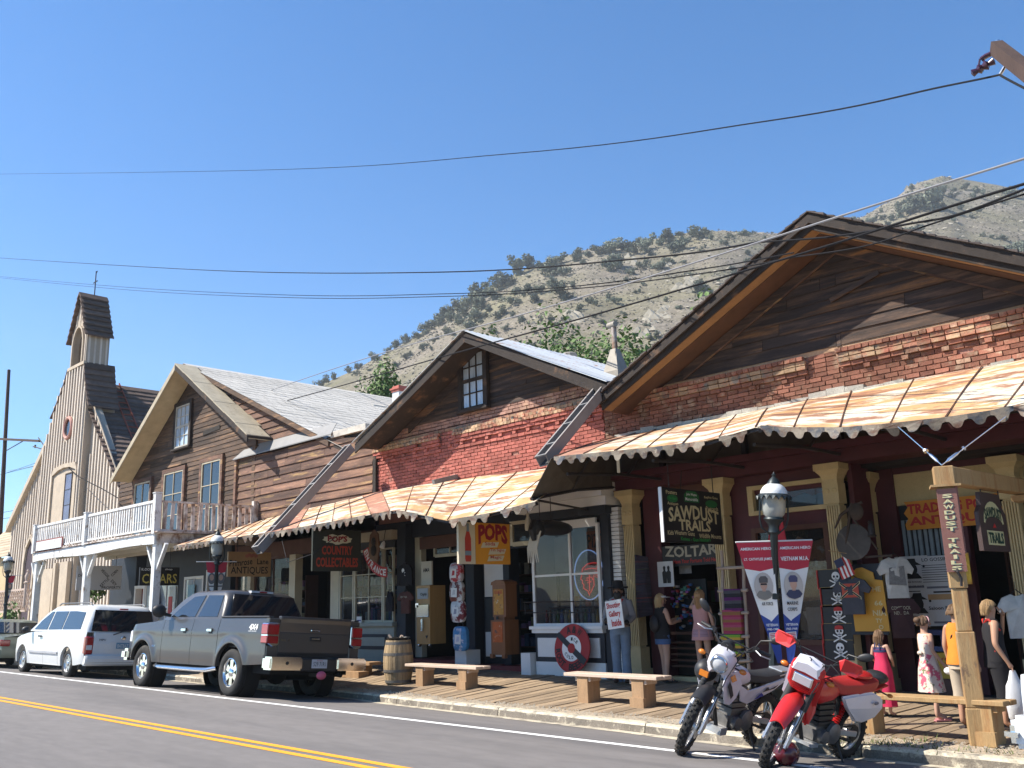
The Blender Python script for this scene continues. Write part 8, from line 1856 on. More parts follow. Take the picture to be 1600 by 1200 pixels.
    for s in (1,-1):
        b=MB(); b.tube([F(hb+V(-.062,s*.285,.12)),F(hb+V(-.10,s*.41,.12))],.02,8); LB(b,'grip',m_plas,root)
        b=MB(); b.tube([F(hb+V(-.03,s*.25,.12)),F(hb+V(.01,s*.33,.10)),F(hb+V(-.03,s*.43,.10))],.008,6); LB(b,'lever',m_alu,root)
        b=MB(); b.obox(F(hb+V(-.045,s*.25,.125)),FV((0,1,0)),FV((0,0,1)),FV((1,0,0)),.03,.025,.025); b.tube([F(hb+V(-.04,s*.22,.14)),F(hb+V(0,s*.12,-.02)),F(hb+V(-.1,0,-.15))],.006,5); LB(b,'controls',m_plas,root)
        if S['kind']=='white' or s>0:
            m0=hb+V(-.04,s*.24,.14); m1=hb+V(-.0,s*.38,.30 if S['kind']=='white' else .26); b=MB(); b.tube([F(m0),F(m0+V(.01,s*.03,.10)),F(m1)],.007,6); mi=LB(b,'mirror',m_plas,root)
            e=F(m1+V(-.01,s*.05,.03)); d1=FV((0,s*.8,.55)).normalized(); d2=FV((1,0,0)); Mx=Matrix((d1,d2,d1.cross(d2))).transposed(); b=MB(); b.ell(e,(.085,.022,.045),12,7,rot=Mx); LB(b,'mirror_shell',m_plas,mi)
        if S['kind'] != 'white':
            b=MB(); q=[hb+V(.06,s*.22,.15),hb+V(.08,s*.27,.20),hb+V(.03,s*.44,.19),hb+V(.0,s*.46,.12),hb+V(.04,s*.42,.05),hb+V(.08,s*.27,.06)]; q=[F(p) for p in q]; n=(q[1]-q[0]).cross(q[2]-q[0]).normalized(); b.add(q+[p+n*.012 for p in q],[(0,1,2,3,4,5),(11,10,9,8,7,6)]+[(i,i+6,(i+1)%6+6,(i+1)%6) for i in range(6)]); LB(b,'hand_guard',S['c1'],root,bevel=.004)
        b=MB(); c0=mc-fx*.05+uy*s*(.21)+uz*(-.02 if S['kind']=='white' else .0); b.tube([mc-fx*.05+uy*s*.1-uz*.02,c0],.01,6); ind=LB(b,'indicator',m_plas,root); b=MB(); b.ell(c0+uy*s*.03,(.035,.045,.03),10,6); LB(b,'indicator_lens',m_amb,ind)
    if S['kind']=='white':
        b=MB(); b.lathe([(.0,-.08),(.06,-.07),(.075,0),(.07,.04),(0,.045)],16,mc-fx*.08+uz*.16+uy*.0,fx); LB(b,'instruments',m_plas,root)
        b=MB(); c0=F(hb+V(.02,-.30,-.02)); b.ell(c0,(.13,.14,.13),14,9); LB(b,'hanging_helmet_shell',m_plas,root) if 0 else None
    b=MB()
    for s in (-.04,.0,.05): b.tube([F(hb+V(-.02,s*3,.06)),F(mc+fx*.02+uy*(s*3.4)+uz*.22),F(mc-fx*.08+uy*s-uz*.05),V(.95,s*.6,.72)],.007,5)
    b.tube([F(hb+V(-.02,.15,.05)),F(ax0+V(.02,.15,.62)),F(ax0+V(.0,.13,.25)),F(ax0+V(-.02,.10,.06))],.006,5); LB(b,'control_cables',m_plas,root)
    # frame
    b=MB(); hs=hd+V(-.06,0,.08)
    b.tube([hs,V(.55,0,.80),V(.15,0,.74),V(-.30,0,.80)],.024,8); b.tube([hs-V(0,0,.1),V(1.0,0,.55),V(.86,0,.26),V(.35,0,.22),V(.28,0,.4),V(.30,0,.76)],.024,8)
    for s in (1,-1): b.tube([V(.45,s*.09,.74),V(.0,s*.10,.70),V(-.28,s*.09,.79)],.014,6)
    LB(b,'frame',S['frame'],root)
    # engine
    b=MB(); b.box(.42,.80,-.12,.12,.26,.46); LB(b,'crankcase',m_eng,root,bevel=.04,seg=2)
    for s in (1,-1): b=MB(); b.lathe([(.115,-.02),(.115,.02),(.08,.04),(.01,.045)],18,(.52,s*.13,.38),(0,s,0)); b.lathe([(.075,-.02),(.075,.03),(.01,.04)],14,(.70,s*.13,.35),(0,s,0)); LB(b,'engine_cover',m_eng if s>0 else m_engd,root)
    b=MB()
    for k in range(9): z=.46+.032*k; o=.045*k/9; b.box(.56+o-.015*(k%2)-.05,.78+o+.0+.015*(k%2),-.10-.012*(k%2),.10+.012*(k%2),z,z+.018 if k%2 else z+.032)
    LB(b,'cylinder',m_eng if S['kind']=='white' else m_engd,root)
    b=MB(); b.box(.60,.84,-.08,.08,.74,.83); LB(b,'cylinder_head',m_engd,root,bevel=.02)
    b=MB(); b.tube([(.80,-.05,.72),(.95,-.07,.66),(1.0,-.08,.48),(.93,-.10,.30),(.72,-.15,.27),(.5,-.16,.34),(.25,-.16,.52),(.05,-.17,.62)],.024,8); LB(b,'exhaust_pipe',m_exh,root)
    b=MB(); b.tube([(.10,-.17,.60),(.04,-.17,.63),(-.30,-.18,.74),(-.34,-.18,.75)],[.03,.055,.055,.03],12); LB(b,'silencer',m_eng,root)
    # swingarm, chain guard, shock, stand, pegs
    for s in (1,-1): b=MB(); b.bar((.36,s*.09,.37),(0,s*.10,R2),.03,.065); LB(b,'swingarm',m_alw,root,bevel=.008)
    b=MB(); b.tube([(.30,0,.42),(.16,0,.72)],.04,10); b.tube([(.30+(.14*-i/24),0,.42+.30*i/24) for i in range(25)],[.055 if i%2 else .04 for i in range(25)],10); LB(b,'shock_spring',S['c1'] if S['kind']!='white' else m_eng,root)
    b=MB(); b.tube([(.40,.12,.27),(.44,.30,.02),(.52,.33,.0)],.012,6); LB(b,'side_stand',m_engd,root)
    for s in (1,-1): b=MB(); b.bar((.40,s*.14,.33),(.38,s*.26,.33),.04,.015); b.tube([(.7,s*.15,.30),(.80,s*.17,.32)],.01,5); LB(b,'foot_peg',m_engd,root)
    b=MB(); b.lathe([(.09,-.006),(.09,.006)],24,(0,.075,R2),(0,1,0)); b.bar((0,.08,R2+.09),(.42,.08,.42),.012,.02); b.bar((0,.08,R2-.09),(.42,.08,.34),.012,.02); LB(b,'chain',m_engd,root)
    b=MB(); b.box(.78,.90,-.14,.14,.25,.29) if S['kind']!='white' else b.box(.80,.92,-.10,.10,.22,.30); LB(b,'skid_plate',m_alw,root)
    # tank and shrouds, seat, tail
    def sect(x,w_,z0,z1,n=12,pw=.7): return [V(x,w_*math.copysign(abs(math.cos(a))**pw,math.cos(a)),(z0+z1)/2+(z1-z0)/2*math.copysign(abs(math.sin(a))**pw,math.sin(a))) for a in np.linspace(0,2*math.pi,n+1)[:-1]]
    b=MB()
    if S['kind']=='white': b.loft([sect(1.02,.05,.88,.98),sect(.95,.13,.76,1.0),sect(.80,.16,.74,1.01),sect(.62,.13,.76,.96),sect(.5,.09,.78,.88)]); LB(b,'tank',S['c1'],root)
    else: b.loft([sect(1.04,.05,.88,.98),sect(.98,.13,.74,.98),sect(.82,.155,.70,1.0),sect(.62,.14,.72,.95),sect(.46,.10,.78,.90)]); LB(b,'tank',S['c1'],root)
    for s in (1,-1):
        if S['kind']=='white':
            for pts,nm,mt in (([(1.12,.92),(1.16,.80),(1.05,.60),(.95,.58),(.86,.66),(.80,.82),(.92,.95)],'shroud',S['c1']),([(.80,.80),(.70,.60),(.55,.56),(.10,.70),(-.12,.80),(-.10,.84),(.30,.77),(.6,.72)],'side_panel',S['c1'])):
                b=MB(); o=.19 if nm=='shroud' else .155
                fr=[V(x,s*(o-.03*abs(z-.75)/.2),z) for x,z in pts]; k=len(fr); b.add(fr+[p-V(0,s*.02,0) for p in fr],[tuple(range(k)),tuple(range(2*k-1,k-1,-1))]+[(i,i+k,(i+1)%k+k,(i+1)%k) for i in range(k)]); LB(b,nm,mt,root,bevel=.005)
            b=MB(); b.add([V(x,s*.163,z) for x,z in ((.34,.70),(.10,.735),(.02,.78),(.2,.73),(.24,.76))],[(0,1,2,3,4)]); b.add([V(x,s*.166,z) for x,z in ((.5,.62),(.30,.66),(.36,.70))],[(0,1,2)],1); LB(b,'decal',[m_navy,col('decal_blue',(.02,.03,.22))],root,flat=True)
            b=MB(); b.add([V(x,s*.196,z) for x,z in ((1.08,.86),(1.10,.80),(1.0,.66),(.96,.70),(1.02,.80))],[(0,1,2,3,4)]); LB(b,'decal',m_navy,root,flat=True)
            b=MB(); b.add([V(x,s*.192,z) for x,z in ((1.0,.93),(1.08,.90),(1.02,.84),(.94,.86))],[(0,1,2,3)]); LB(b,'decal',m_amb,root,flat=True)
        else:
            for pts,nm,mt,o in (([(1.12,.90),(1.16,.76),(1.06,.50),(1.0,.49),(.95,.64),(.90,.86),(.98,.94)],'shroud',S['c1'],.17),([(.52,.80),(.40,.66),(.18,.50),(-.02,.47),(-.22,.52),(-.32,.64),(-.30,.76),(-.10,.83),(.2,.82)],'side_panel',S['c2'],.20)):
                b=MB(); fr=[V(x,s*(o-.05*abs(z-.68)/.2),z) for x,z in pts]; k=len(fr); b.add(fr+[p-V(0,s*.05,0) for p in fr],[tuple(range(k)),tuple(range(2*k-1,k-1,-1))]+[(i,i+k,(i+1)%k+k,(i+1)%k) for i in range(k)]); LB(b,nm,mt,root,bevel=.02,seg=2)
            b=MB(); b.ell((-.12,s*.205,.72),(.05,.008,.02),10,6); LB(b,'decal',col('ink_grey',(.15,.15,.18)),root)
    b=MB()
    if S['kind']=='white': b.loft([sect(.62,.07,.84,.95),sect(.5,.11,.78,.90),sect(.2,.13,.76,.88),sect(-.15,.12,.80,.90),sect(-.22,.08,.82,.89)]); LB(b,'seat',m_seat,root)
    else: b.loft([sect(.62,.09,.84,.99),sect(.45,.14,.78,.95),sect(.15,.16,.78,.95),sect(-.15,.15,.80,.97),sect(-.3,.1,.84,.96)]); LB(b,'seat',S['c1s'],root)
    b=MB(); b.loft([sect(.0,.08,.76,.80),sect(-.3,.09,.80,.85),sect(-.58,.07,.84,.87)]); LB(b,'rear_mudguard',S['c1'],root)
    b=MB(); b.box(-.50,-.42,-.05,.05,.76,.84); LB(b,'tail_light',m_lens,root,bevel=.01)
    if S['kind']=='white': b=MB(); b.tube([(-.05,.11,.86),(-.38,.10,.90),(-.42,0,.90),(-.38,-.10,.90),(-.05,-.11,.86)],.01,6); b.box(-.40,-.12,-.09,.09,.895,.91); LB(b,'rear_rack',m_alw,root)
    else:
        b=MB(); b.ell((-.40,0,.95),(.15,.13,.075),12,7); LB(b,'tail_bag',m_plas,root); b=MB(); b.ell((-.02,0,.99),(.2,.13,.05),12,7); LB(b,'seat_pack',S['c1'],root)
        for s in (1,-1): b=MB(); b.tube([(-.42,s*.05,.80),(-.44,s*.14,.78)],.01,5); b.ell((-.45,s*.17,.78),(.03,.035,.025),8,5,1); LB(b,'rear_indicator',[m_plas,m_amb],root)
    return root
whp=M('white_bike_plastic',(.62,.60,.64),.35,var=.05,coat=.3); rdp=M('red_bike_plastic',(.50,.018,.018),.35,var=.06,coat=.3); rdp2=M('dark_red_seat',(.36,.022,.02),.5,var=.1)
g0=lambda x,y: gz(x,min(y,Yc(x)))
bk1=bike('white dirt bike with a round headlight and black saddle, left of the two motorcycles',(-5.98,9.74,g0(-5.98,9.6)),(-.04,-1.3,.06),R_(17),R_(24),dict(kind='white',sc=.96,ribs=True,c1=whp,c2=whp,guard=m_alw,frame=m_engd))
bk2=bike('red and white dirt bike with a square headlight and red hand guards, at the kerb',(-4.84,9.52,g0(-4.84,9.5)),(-.10,-1.34,.06),R_(17),R_(22),dict(kind='red',sc=.94,sz=.93,ribs=False,c1=rdp,c2=whp,c1s=rdp2,guard=m_alw,frame=m_engd,rim=m_alw))
# dark red helmet on the road
q=hit(1230,1196); b=MB(); b.ell((q.x,q.y,q.z+.11),(.125,.14,.115),18,10); hm=b.build('helmet',M('maroon_helmet',(.10,.012,.018),.25,coat=.6)); tag(hm,'dark maroon helmet lying on the road beside the red motorcycle wheel','helmet')
# black helmet hung on the white bike's bar
q=P(1103,1047,8.75); b=MB(); b.ell(q,(.12,.13,.12),16,10); tag(b.build('helmet',m_plas),'black round shell hanging behind the white motorcycle headlight, orange reflector on it','helmet')
q2=P(1100,1052,8.62); b=MB(); b.obox(q2,V(.9,.1,-.35).normalized(),V(.35,0,.9).normalized(),V(0,-1,0),.05,.03,.01); tag(b.build('reflector',m_amb),'orange reflector in front of the black shell, left of the white motorcycle mask','reflector')
# ================================================================== people
def skinm(name,c): return M(name,c,.55,var=.06,vs=6,spec=.3)
sk1=skinm('sunlit_skin',(.46,.27,.19)); sk2=skinm('tanned_skin',(.40,.22,.14)); sk3=skinm('brown_face',(.32,.18,.12))  # one even skin tone each: fair, tanned and brown
def human(root,J,rad,mat,hands=True):
    """one continuous body grown over a joint graph with the skin modifier"""
    names=list(J); idx={n: i for i,n in enumerate(names)}
    E=[('pelvis','waist'),('waist','chest'),('chest','neck'),('neck','head'),('head','crown'),('chest','shl'),('shl','ell'),('ell','wrl'),('chest','shr'),('shr','elr'),('elr','wrr'),('pelvis','hpl'),('hpl','knl'),('knl','anl'),('anl','tol'),('pelvis','hpr'),('hpr','knr'),('knr','anr'),('anr','tor'),('wrl','pal'),('wrr','par')]
    me=bpy.data.meshes.new('body'); me.from_pydata([J[n] for n in names],[(idx[a],idx[b]) for a,b in E],[]); o=bpy.data.objects.new('body',me); COL.objects.link(o)
    md=o.modifiers.new('s','SKIN'); md.branch_smoothing=.6
    if not me.skin_vertices: me.skin_vertices.new() if hasattr(me.skin_vertices,'new') else None
    bpy.context.view_layer.objects.active=o
    if not me.skin_vertices: bpy.ops.mesh.customdata_skin_add()
    for n in names: r=rad[n]; me.skin_vertices[0].data[idx[n]].radius=r if isinstance(r,tuple) else (r,r); me.skin_vertices[0].data[idx[n]].use_root=(n=='pelvis')
    s2=o.modifiers.new('u','SUBSURF'); s2.levels=2; s2.render_levels=2
    bpy.context.view_layer.update(); dg=bpy.context.evaluated_depsgraph_get(); m2=bpy.data.meshes.new_from_object(o.evaluated_get(dg))
    b=MB(); b.add([tuple(v.co) for v in m2.vertices],[tuple(p.vertices) for p in m2.polygons],0,True); bpy.data.objects.remove(o); bpy.data.meshes.remove(m2)
    s=rad['head'][0]/.085 if isinstance(rad['head'],tuple) else 1
    for w_,p_,e_ in (('wrl','pal','ell'),('wrr','par','elr')):  # five separate bent fingers per hand
        W,Pm,El=Vector(J[w_]),Vector(J[p_]),Vector(J[e_]); d=(Pm-W).normalized(); sd=d.cross(V(0,1,.3)); sd=sd.normalized() if sd.length>.1 else V(1,0,0); n=d.cross(sd).normalized()
        for k,L in enumerate((.055,.065,.07,.06)):
            p0=Pm+sd*(k-1.5)*.016*s-d*.01; b.tube([p0,p0+d*L*.5*s+n*.006,p0+d*L*.8*s+n*.022*s,p0+d*L*.95*s+n*.036*s],[.0085*s,.008*s,.007*s,.005*s],6)
        t0=W+d*.03-sd*.02; b.tube([t0,t0-sd*.025*s+d*.02,t0-sd*.035*s+d*.05*s+n*.012],[.011*s,.009*s,.006*s],6)
    # face: eye sockets, nose, mouth, ears
    H=Vector(J['head']); f=Vector(J['_f']) if '_f' in J else V(0,1,0)
    return b,H
def person(name,label,foot,height,yaw,skin,pose=None,build=1.0,cat='person',group=None,face=True,eye=True):
    s=height/1.65; root=empty(name,foot,label,cat,group,rz=yaw)
    J=dict(pelvis=(0,0,.92),waist=(0,.0,1.06),chest=(0,.0,1.26),neck=(0,-.01,1.42),head=(0,.015,1.52),crown=(0,.0,1.595),shl=(-.155,0,1.355),shr=(.155,0,1.355),ell=(-.20,-.03,1.09),elr=(.20,-.03,1.09),wrl=(-.21,.04,.86),wrr=(.21,.04,.86),hpl=(-.085,0,.86),hpr=(.085,0,.86),knl=(-.085,.02,.47),knr=(.085,.02,.47),anl=(-.085,-.02,.085),anr=(.085,-.02,.085),tol=(-.095,.13,.03),tor=(.095,.13,.03))
    for k,v in (pose or {}).items(): J[k]=v
    for w_,e_,p_ in (('wrl','ell','pal'),('wrr','elr','par')):
        if p_ not in J: d=(Vector(J[w_])-Vector(J[e_])).normalized(); J[p_]=tuple(Vector(J[w_])+d*.075)
    R0=dict(pelvis=(.135,.105),waist=(.11,.085),chest=(.13,.095),neck=.047,head=(.075,.09),crown=(.055,.06),shl=.052,shr=.052,ell=.036,elr=.036,wrl=.023,wrr=.023,pal=(.034,.018),par=(.034,.018),hpl=.085,hpr=.085,knl=.054,knr=.054,anl=.036,anr=.036,tol=(.035,.02),tor=(.035,.02))
    R0={k: (tuple(q*build*s if k not in ('head','crown','neck') else q*s for q in v) if isinstance(v,tuple) else v*s*(build if k not in ('neck','pal','par') else 1)) for k,v in R0.items()}
    J={k: tuple(Vector(v)*s) for k,v in J.items()}
    b,H=human(root,J,R0,skin)
    if face:
        b.tube([H+V(0,.085,.03)*s,H+V(0,.112,-.01)*s,H+V(0,.09,-.022)*s],[.008*s,.014*s,.008*s],6)
        for q in (-1,1): b.ell(H+V(q*.076,.0,.0)*s,(.012*s,.022*s,.032*s),8,5); b.ell(H+V(q*.03,.084,.028)*s,(.014*s,.008*s,.008*s),8,5,0)
        b.ell(H+V(0,.09,-.05)*s,(.026*s,.01*s,.009*s),8,5)
    LB(b,'body',skin,root,smooth=True)
    if face:
        e=MB()
        for q in (-1,1): e.ell(H+V(q*.03,.091,.028)*s,(.008*s,.004*s,.006*s),8,4)
        LB(e,'eyes',m_blk,root)
    return root,{k: Vector(v) for k,v in J.items()},s
def ringe(c,rx,ry,n=20,w=None,yaw=0):
    out=[]
    for i in range(n):
        a=2*math.pi*i/n; k=1+(w(a) if w else 0); x,y=rx*math.cos(a)*k,ry*math.sin(a)*k
        out.append(V(c[0]+x*math.cos(yaw)-y*math.sin(yaw),c[1]+x*math.sin(yaw)+y*math.cos(yaw),c[2]))
    return out
def garment(root,name,mat,secs,s,n=24,folds=0,seed=0):
    """secs: (z, rx, ry, cx, cy)"""
    b=MB(); rings=[]
    for i,q in enumerate(secs):
        z,rx,ry=q[:3]; cx,cy=(q[3],q[4]) if len(q)>3 else (0,0); t=i/(len(secs)-1)
        rings.append(ringe((cx*s,cy*s,z*s),rx*s,ry*s,n,(lambda a,t=t: folds*t*math.sin(a*7+seed)+folds*.5*t*math.sin(a*11+seed*2)) if folds else None))
    b.loft(rings,cap=False)
    k=len(b.v); inner=[[p*1 for p in r] for r in rings]
    return LB(b,name,mat,root)
def hairm(n,c): return M(n,c,.6,var=.25,vs=4,st=(14,14,1),bump=.4,bs=30,spec=.4)
def hair(root,H,s,mat,length=.1,bun=None,wd=.088,side=0,wavy=0,vol=1.0):
    b=MB(); rings=[]; seed_=H.x*7; rh=random.Random(int(length*1000))
    for i in range(9):
        t=i/8; a=t*math.pi*.56; rings.append(ringe((H.x,H.y-.014*s-.01*s*t,H.z+.02*s+.112*s*math.cos(a)),(wd*math.sin(a)+.004)*s*vol,(.103*math.sin(a)+.004)*s*vol,22,lambda q: .025*math.sin(q*9+seed_)))
    rings=[[V(p.x,p.y,max(p.z,H.z+.052*s) if p.y>H.y+.015*s else p.z) for p in r_] for r_ in rings]
    b.loft(rings)
    if length>0:
        n=6; rings=[]
        for i in range(n+1):
            t=i/n; z=H.z+.03*s-(length)*s*t; wv=wavy*math.sin(t*9)*s
            w_=(.086*(1-.25*t) if length<.2 else .09*(1-.45*t))*s*vol; rings.append(ringe((H.x+wv+side*t*s,H.y-.045*s-.02*s*t,z),w_,(.072*(1-.35*t))*s,20,lambda q,t=t: .06*math.sin(q*8+t*2)))
        b.loft(rings)
    for k in range(46):  # loose locks over the crown and down the back
        an=rh.uniform(math.pi*.95,math.pi*2.05); cx_,cy_=math.cos(an),math.sin(an); L_=max(.05,length)*rh.uniform(.8,1.12); pts=[]
        for t in (0,.35,.7): q_=t*math.pi*.5; pts.append(H+V(cx_*(wd+.006)*math.sin(q_+.15),-.014+cy_*.109*math.sin(q_+.15),.02+.117*math.cos(q_+.15))*s)
        for t in (.25,.6,1): pts.append(H+V(cx_*.093*(1-.4*t*(length>.2))+rh.uniform(-.012,.012)+wavy*math.sin(t*9+k),-.045-.02*t+cy_*.075*(1-.3*t),.03-L_*t)*s)
        b.tube(pts,[.004*s,.007*s,.008*s,.008*s,.007*s,.003*s],4)
    if bun: b.ell(H+V(*bun)*s,(.06*s,.06*s,.055*s),12,8)
    return LB(b,'hair',mat,root)
def sandals(root,J,s,mat):
    b=MB()
    for q in ('l','r'): a=J['an'+q]; t=J['to'+q]; d=(t-a); d.z=0; d.normalize(); n=V(-d.y,d.x,0); c=(a+t)/2; b.obox(V(c.x,c.y,.012*s)+d*.01,d,n,V(0,0,1),.125*s,.043*s,.011*s); b.tube([c+n*.045*s-V(0,0,c.z-.02*s)+d*.03*s,V(c.x,c.y,.06*s)+d*.03*s,c-n*.045*s-V(0,0,c.z-.02*s)+d*.03*s],.008*s,5)
    LB(b,'sandals',mat,root)
def stand(px,py,hx,hy):
    q=hit(px,py); top=P(hx,hy,q.y); return q,top.z-q.z
YR=math.atan2(-CX.x,CX.y)  # yaw that faces the right of the picture
# 1 woman at left of the doorway, black top, denim shorts
q,h=stand(1040,1066,1042,927)
r,J,s=person('person','blonde woman in black sleeveless top and denim shorts facing a rack in the doorway',q,h,YR+R_(22),sk1,dict(elr=(.20,.06,1.08),wrr=(.14,.28,1.12),ell=(-.19,.06,1.08),wrl=(-.10,.28,1.14),knl=(-.09,.05,.47),anl=(-.10,.06,.085),tol=(-.11,.2,.03)),1.15)
mb=M('black_jersey',(.012,.012,.014),.9,var=.2); garment(r,'top',mb,[(1.40,.10,.075,0,-.01),(1.36,.155,.10),(1.26,.17,.125),(1.1,.15,.12),(.95,.175,.14),(.80,.19,.15)],s); md_=M('denim',(.05,.10,.22),.85,var=.15,vs=8)
garment(r,'shorts',md_,[(.97,.16,.13),(.86,.185,.14),(.74,.19,.135),(.70,.19,.13)],s,folds=.03); hair(r,J['head'],s,hairm('blonde_hair',(.42,.28,.13)),.16); sandals(r,J,s,m_blk)
b=MB(); b.loft([ringe(J['head']+V(0,0,.06)*s,.09*s,.105*s,20),ringe(J['head']+V(0,0,.085)*s,.088*s,.103*s,20)],cap=False); b.lathe([(.02,0),(.12,-.006),(.12,.0),(.02,.008)],16,J['head']+V(0,.06,.06)*s); LB(b,'visor',inkw,r)
b=MB(); b.ell((0,-.16*s,1.08*s),(.13*s,.09*s,.17*s)); b.tube([V(-.13,-.1,1.2)*s,V(-.14,.02,1.38)*s,V(-.1,.12,1.2)*s],.014*s,6); LB(b,'backpack',M('black_nylon',(.016,.016,.02),.6),r)
b=MB(); b.ell(J['wrr']+V(-.1,.08,.02)*s,(.07*s,.04*s,.05*s)); ob_=LB(b,'trinket',M('bright_trinket',(.15,.3,.32),.4,var=.5,vs=30),r)
# 2 young woman in pink tunic, back turned, arm raised to her hair
q,h=stand(1103,1069,1094,921)
r,J,s=person('person','long haired young woman in a pale pink sleeveless tunic, back turned, hand at her hair',q,h,R_(12),sk1,dict(ell=(-.24,.12,1.32),wrl=(-.12,.12,1.53),elr=(.21,-.01,1.10),wrr=(.23,.06,.86),knr=(.08,.03,.47),anr=(.10,.05,.085),tor=(.12,.19,.03)),.95)
mp_=M('pale_pink_knit',(.52,.27,.25),.9,var=.12,vs=6,bump=.3,bs=80); garment(r,'tunic',mp_,[(1.40,.09,.07,0,-.01),(1.37,.15,.095),(1.26,.155,.115),(1.08,.14,.11),(.92,.175,.14),(.76,.20,.155)],s,folds=.03); garment(r,'tunic_band',M('mauve_knit',(.36,.22,.26),.9,var=.3,vs=12,st=(.2,.2,3)),[(.95,.172,.138),(.88,.184,.146),(.82,.194,.152)],s)
hair(r,J['head'],s,hairm('light_brown_hair',(.36,.20,.09)),.48,wavy=.006); sandals(r,J,s,m_blk)
# 3 mannequin with placard
q=P(972,1040,13.2); q.z=bz(q.x,13.2); h=P(967,907,13.2).z-q.z
r,J,s=person('mannequin','life size mannequin in black hat, red bandana and jeans holding a white lettered placard',q,h*.97,R_(180)+R_(28),sk3,dict(elr=(.24,.03,1.08),wrr=(.17,.24,1.04),ell=(-.24,.02,1.08),wrl=(-.17,.22,1.0)),1.12,cat='mannequin')
garment(r,'shirt',M('grey_work_shirt',(.22,.215,.22),.85,var=.15,vs=6),[(1.44,.075,.065,0,-.01),(1.385,.17,.10),(1.26,.185,.125),(1.08,.17,.12),(.92,.175,.13)],s)
b=MB()
for a_,c_,e_ in (('shl','ell','wrl'),('shr','elr','wrr')): b.tube([J[a_],J[a_].lerp(J[c_],.5),J[c_],J[c_].lerp(J[e_],.5),J[c_].lerp(J[e_],.95)],[.072*s,.068*s,.06*s,.055*s,.045*s],12)
LB(b,'sleeves',bpy.data.materials['grey_work_shirt'],r)
mj=M('faded_jeans',(.13,.18,.25),.9,var=.25,vs=6,bump=.3,bs=20); b=MB(); b.loft([ringe((0,0,.97*s),.165*s,.125*s),ringe((0,0,.86*s),.18*s,.135*s),ringe((0,0,.80*s),.175*s,.13*s)])
for q_ in ('l','r'): b.loft([ringe(J['hp'+q_]+V(0,0,-.02),.098*s,.115*s),ringe(J['hp'+q_].lerp(J['kn'+q_],.5),.088*s,.10*s),ringe(J['kn'+q_],.078*s,.085*s),ringe(J['kn'+q_].lerp(J['an'+q_],.5),.074*s,.08*s),ringe(J['an'+q_],.078*s,.085*s),ringe(J['an'+q_]-V(0,0,.06*s),.08*s,.09*s)])
LB(b,'jeans',mj,r)
b=MB(); b.tube([V(-.175,.02,.95)*s,V(0,.135,.95)*s,V(.175,.02,.95)*s],.02*s,8); LB(b,'belt',m_blk,r)
mbd=M('red_bandana',(.36,.03,.03),.9,var=.2,vs=12); b=MB(); b.loft([ringe(J['neck']+V(0,.01,.03)*s,.065*s,.07*s),ringe(J['neck']+V(0,.015,-.02)*s,.10*s,.095*s),ringe(J['neck']+V(0,.02,-.08)*s,.13*s,.11*s)]); b.add([J['neck']+V(-.11,.10,-.03)*s,J['neck']+V(.11,.10,-.03)*s,J['neck']+V(0,.15,-.2)*s],[(0,1,2)]); LB(b,'bandana',mbd,r)
b=MB(); H=J['head']; b.ell(H+V(0,.06,-.075)*s,(.072*s,.06*s,.085*s),12,8); b.ell(H+V(0,.085,-.045)*s,(.045*s,.02*s,.014*s),8,5); LB(b,'beard',hairm('dark_beard',(.02,.016,.014)),r); hair(r,H,s,bpy.data.materials['dark_beard'],.12)
b=MB(); b.lathe([(.095,.0),(.17,-.008),(.185,.012),(.175,.02),(.10,.012),(.098,.05),(.088,.12),(.05,.135),(.01,.125)],26,H+V(0,0,.055)*s,V(0,.06,1),rf=lambda a: 1+.05*math.cos(2*a)); LB(b,'hat',M('black_felt',(.014,.013,.014),.9),r)
b=MB(); 
for q_ in ('l','r'): b.ell(J['to'+q_]+V(0,-.03,.02)*s,(.045*s,.13*s,.04*s),10,6)
LB(b,'boots',M('brown_boot',(.07,.04,.025),.7),r)
b=MB()
for q_ in ('wrl','wrr'): b.ell(J[q_]+V(0,.05,0)*s,(.045*s,.06*s,.05*s),10,6)
LB(b,'gloves',m_blk,r)
O=P(960,960,q.y-.42); pu=V(.985,-.14,.10).normalized(); pv=V(-.09,.0,1); pv=(pv-pu*pv.dot(pu)).normalized(); t=empty('placard',O,'white hand lettered placard with red words held by the mannequin','sign'); plate(t,'board',O,pu,pv,.40,.47,.012,inkw)
letters(t,O,pu,pv,[('Shooting',0,.14,.34,.125,inkr,None,.03),('Gallery',.01,0,.29,.125,inkr,None,.03),('Inside',.03,-.14,.24,.12,inkr,None,.03)])
# 4 small girl in a pink dotted dress
q,h=stand(1388,1120,1375,984)
r,J,s=person('person','small girl with bobbed brown hair in a long pink dotted dress, back to the street',q,h,R_(-14),sk1,dict(elr=(.20,.04,1.09),wrr=(.10,.2,1.0),ell=(-.22,-.02,1.10),wrl=(-.19,.12,1.0)),.92)
mk=M('pink_dotted_cloth',(.50,.022,.075),.85,var=.08,vs=4,spots=[((.62,.4,.45),26,.70,.03,(1,1,1))]); garment(r,'dress',mk,[(1.28,.15,.11),(1.2,.145,.105),(1.08,.135,.105),(1.06,.14,.11),(.85,.19,.15),(.5,.2,.165),(.20,.215,.18)],s,folds=.05); garment(r,'navy_yoke',M('navy_cloth',(.025,.03,.09),.85),[(1.32,.13,.095),(1.27,.152,.112),(1.22,.15,.11)],s)
b=MB()
for x in (-.05,.05): b.tube([V(x*1.2,-.11,1.28)*s,V(x,-.08,1.40)*s,V(x*.8,.02,1.43)*s],.014*s,6)
LB(b,'straps',bpy.data.materials['navy_cloth'],r); hair(r,J['head'],s,hairm('brown_hair',(.16,.09,.045)),.17); sandals(r,J,s,m_blk)
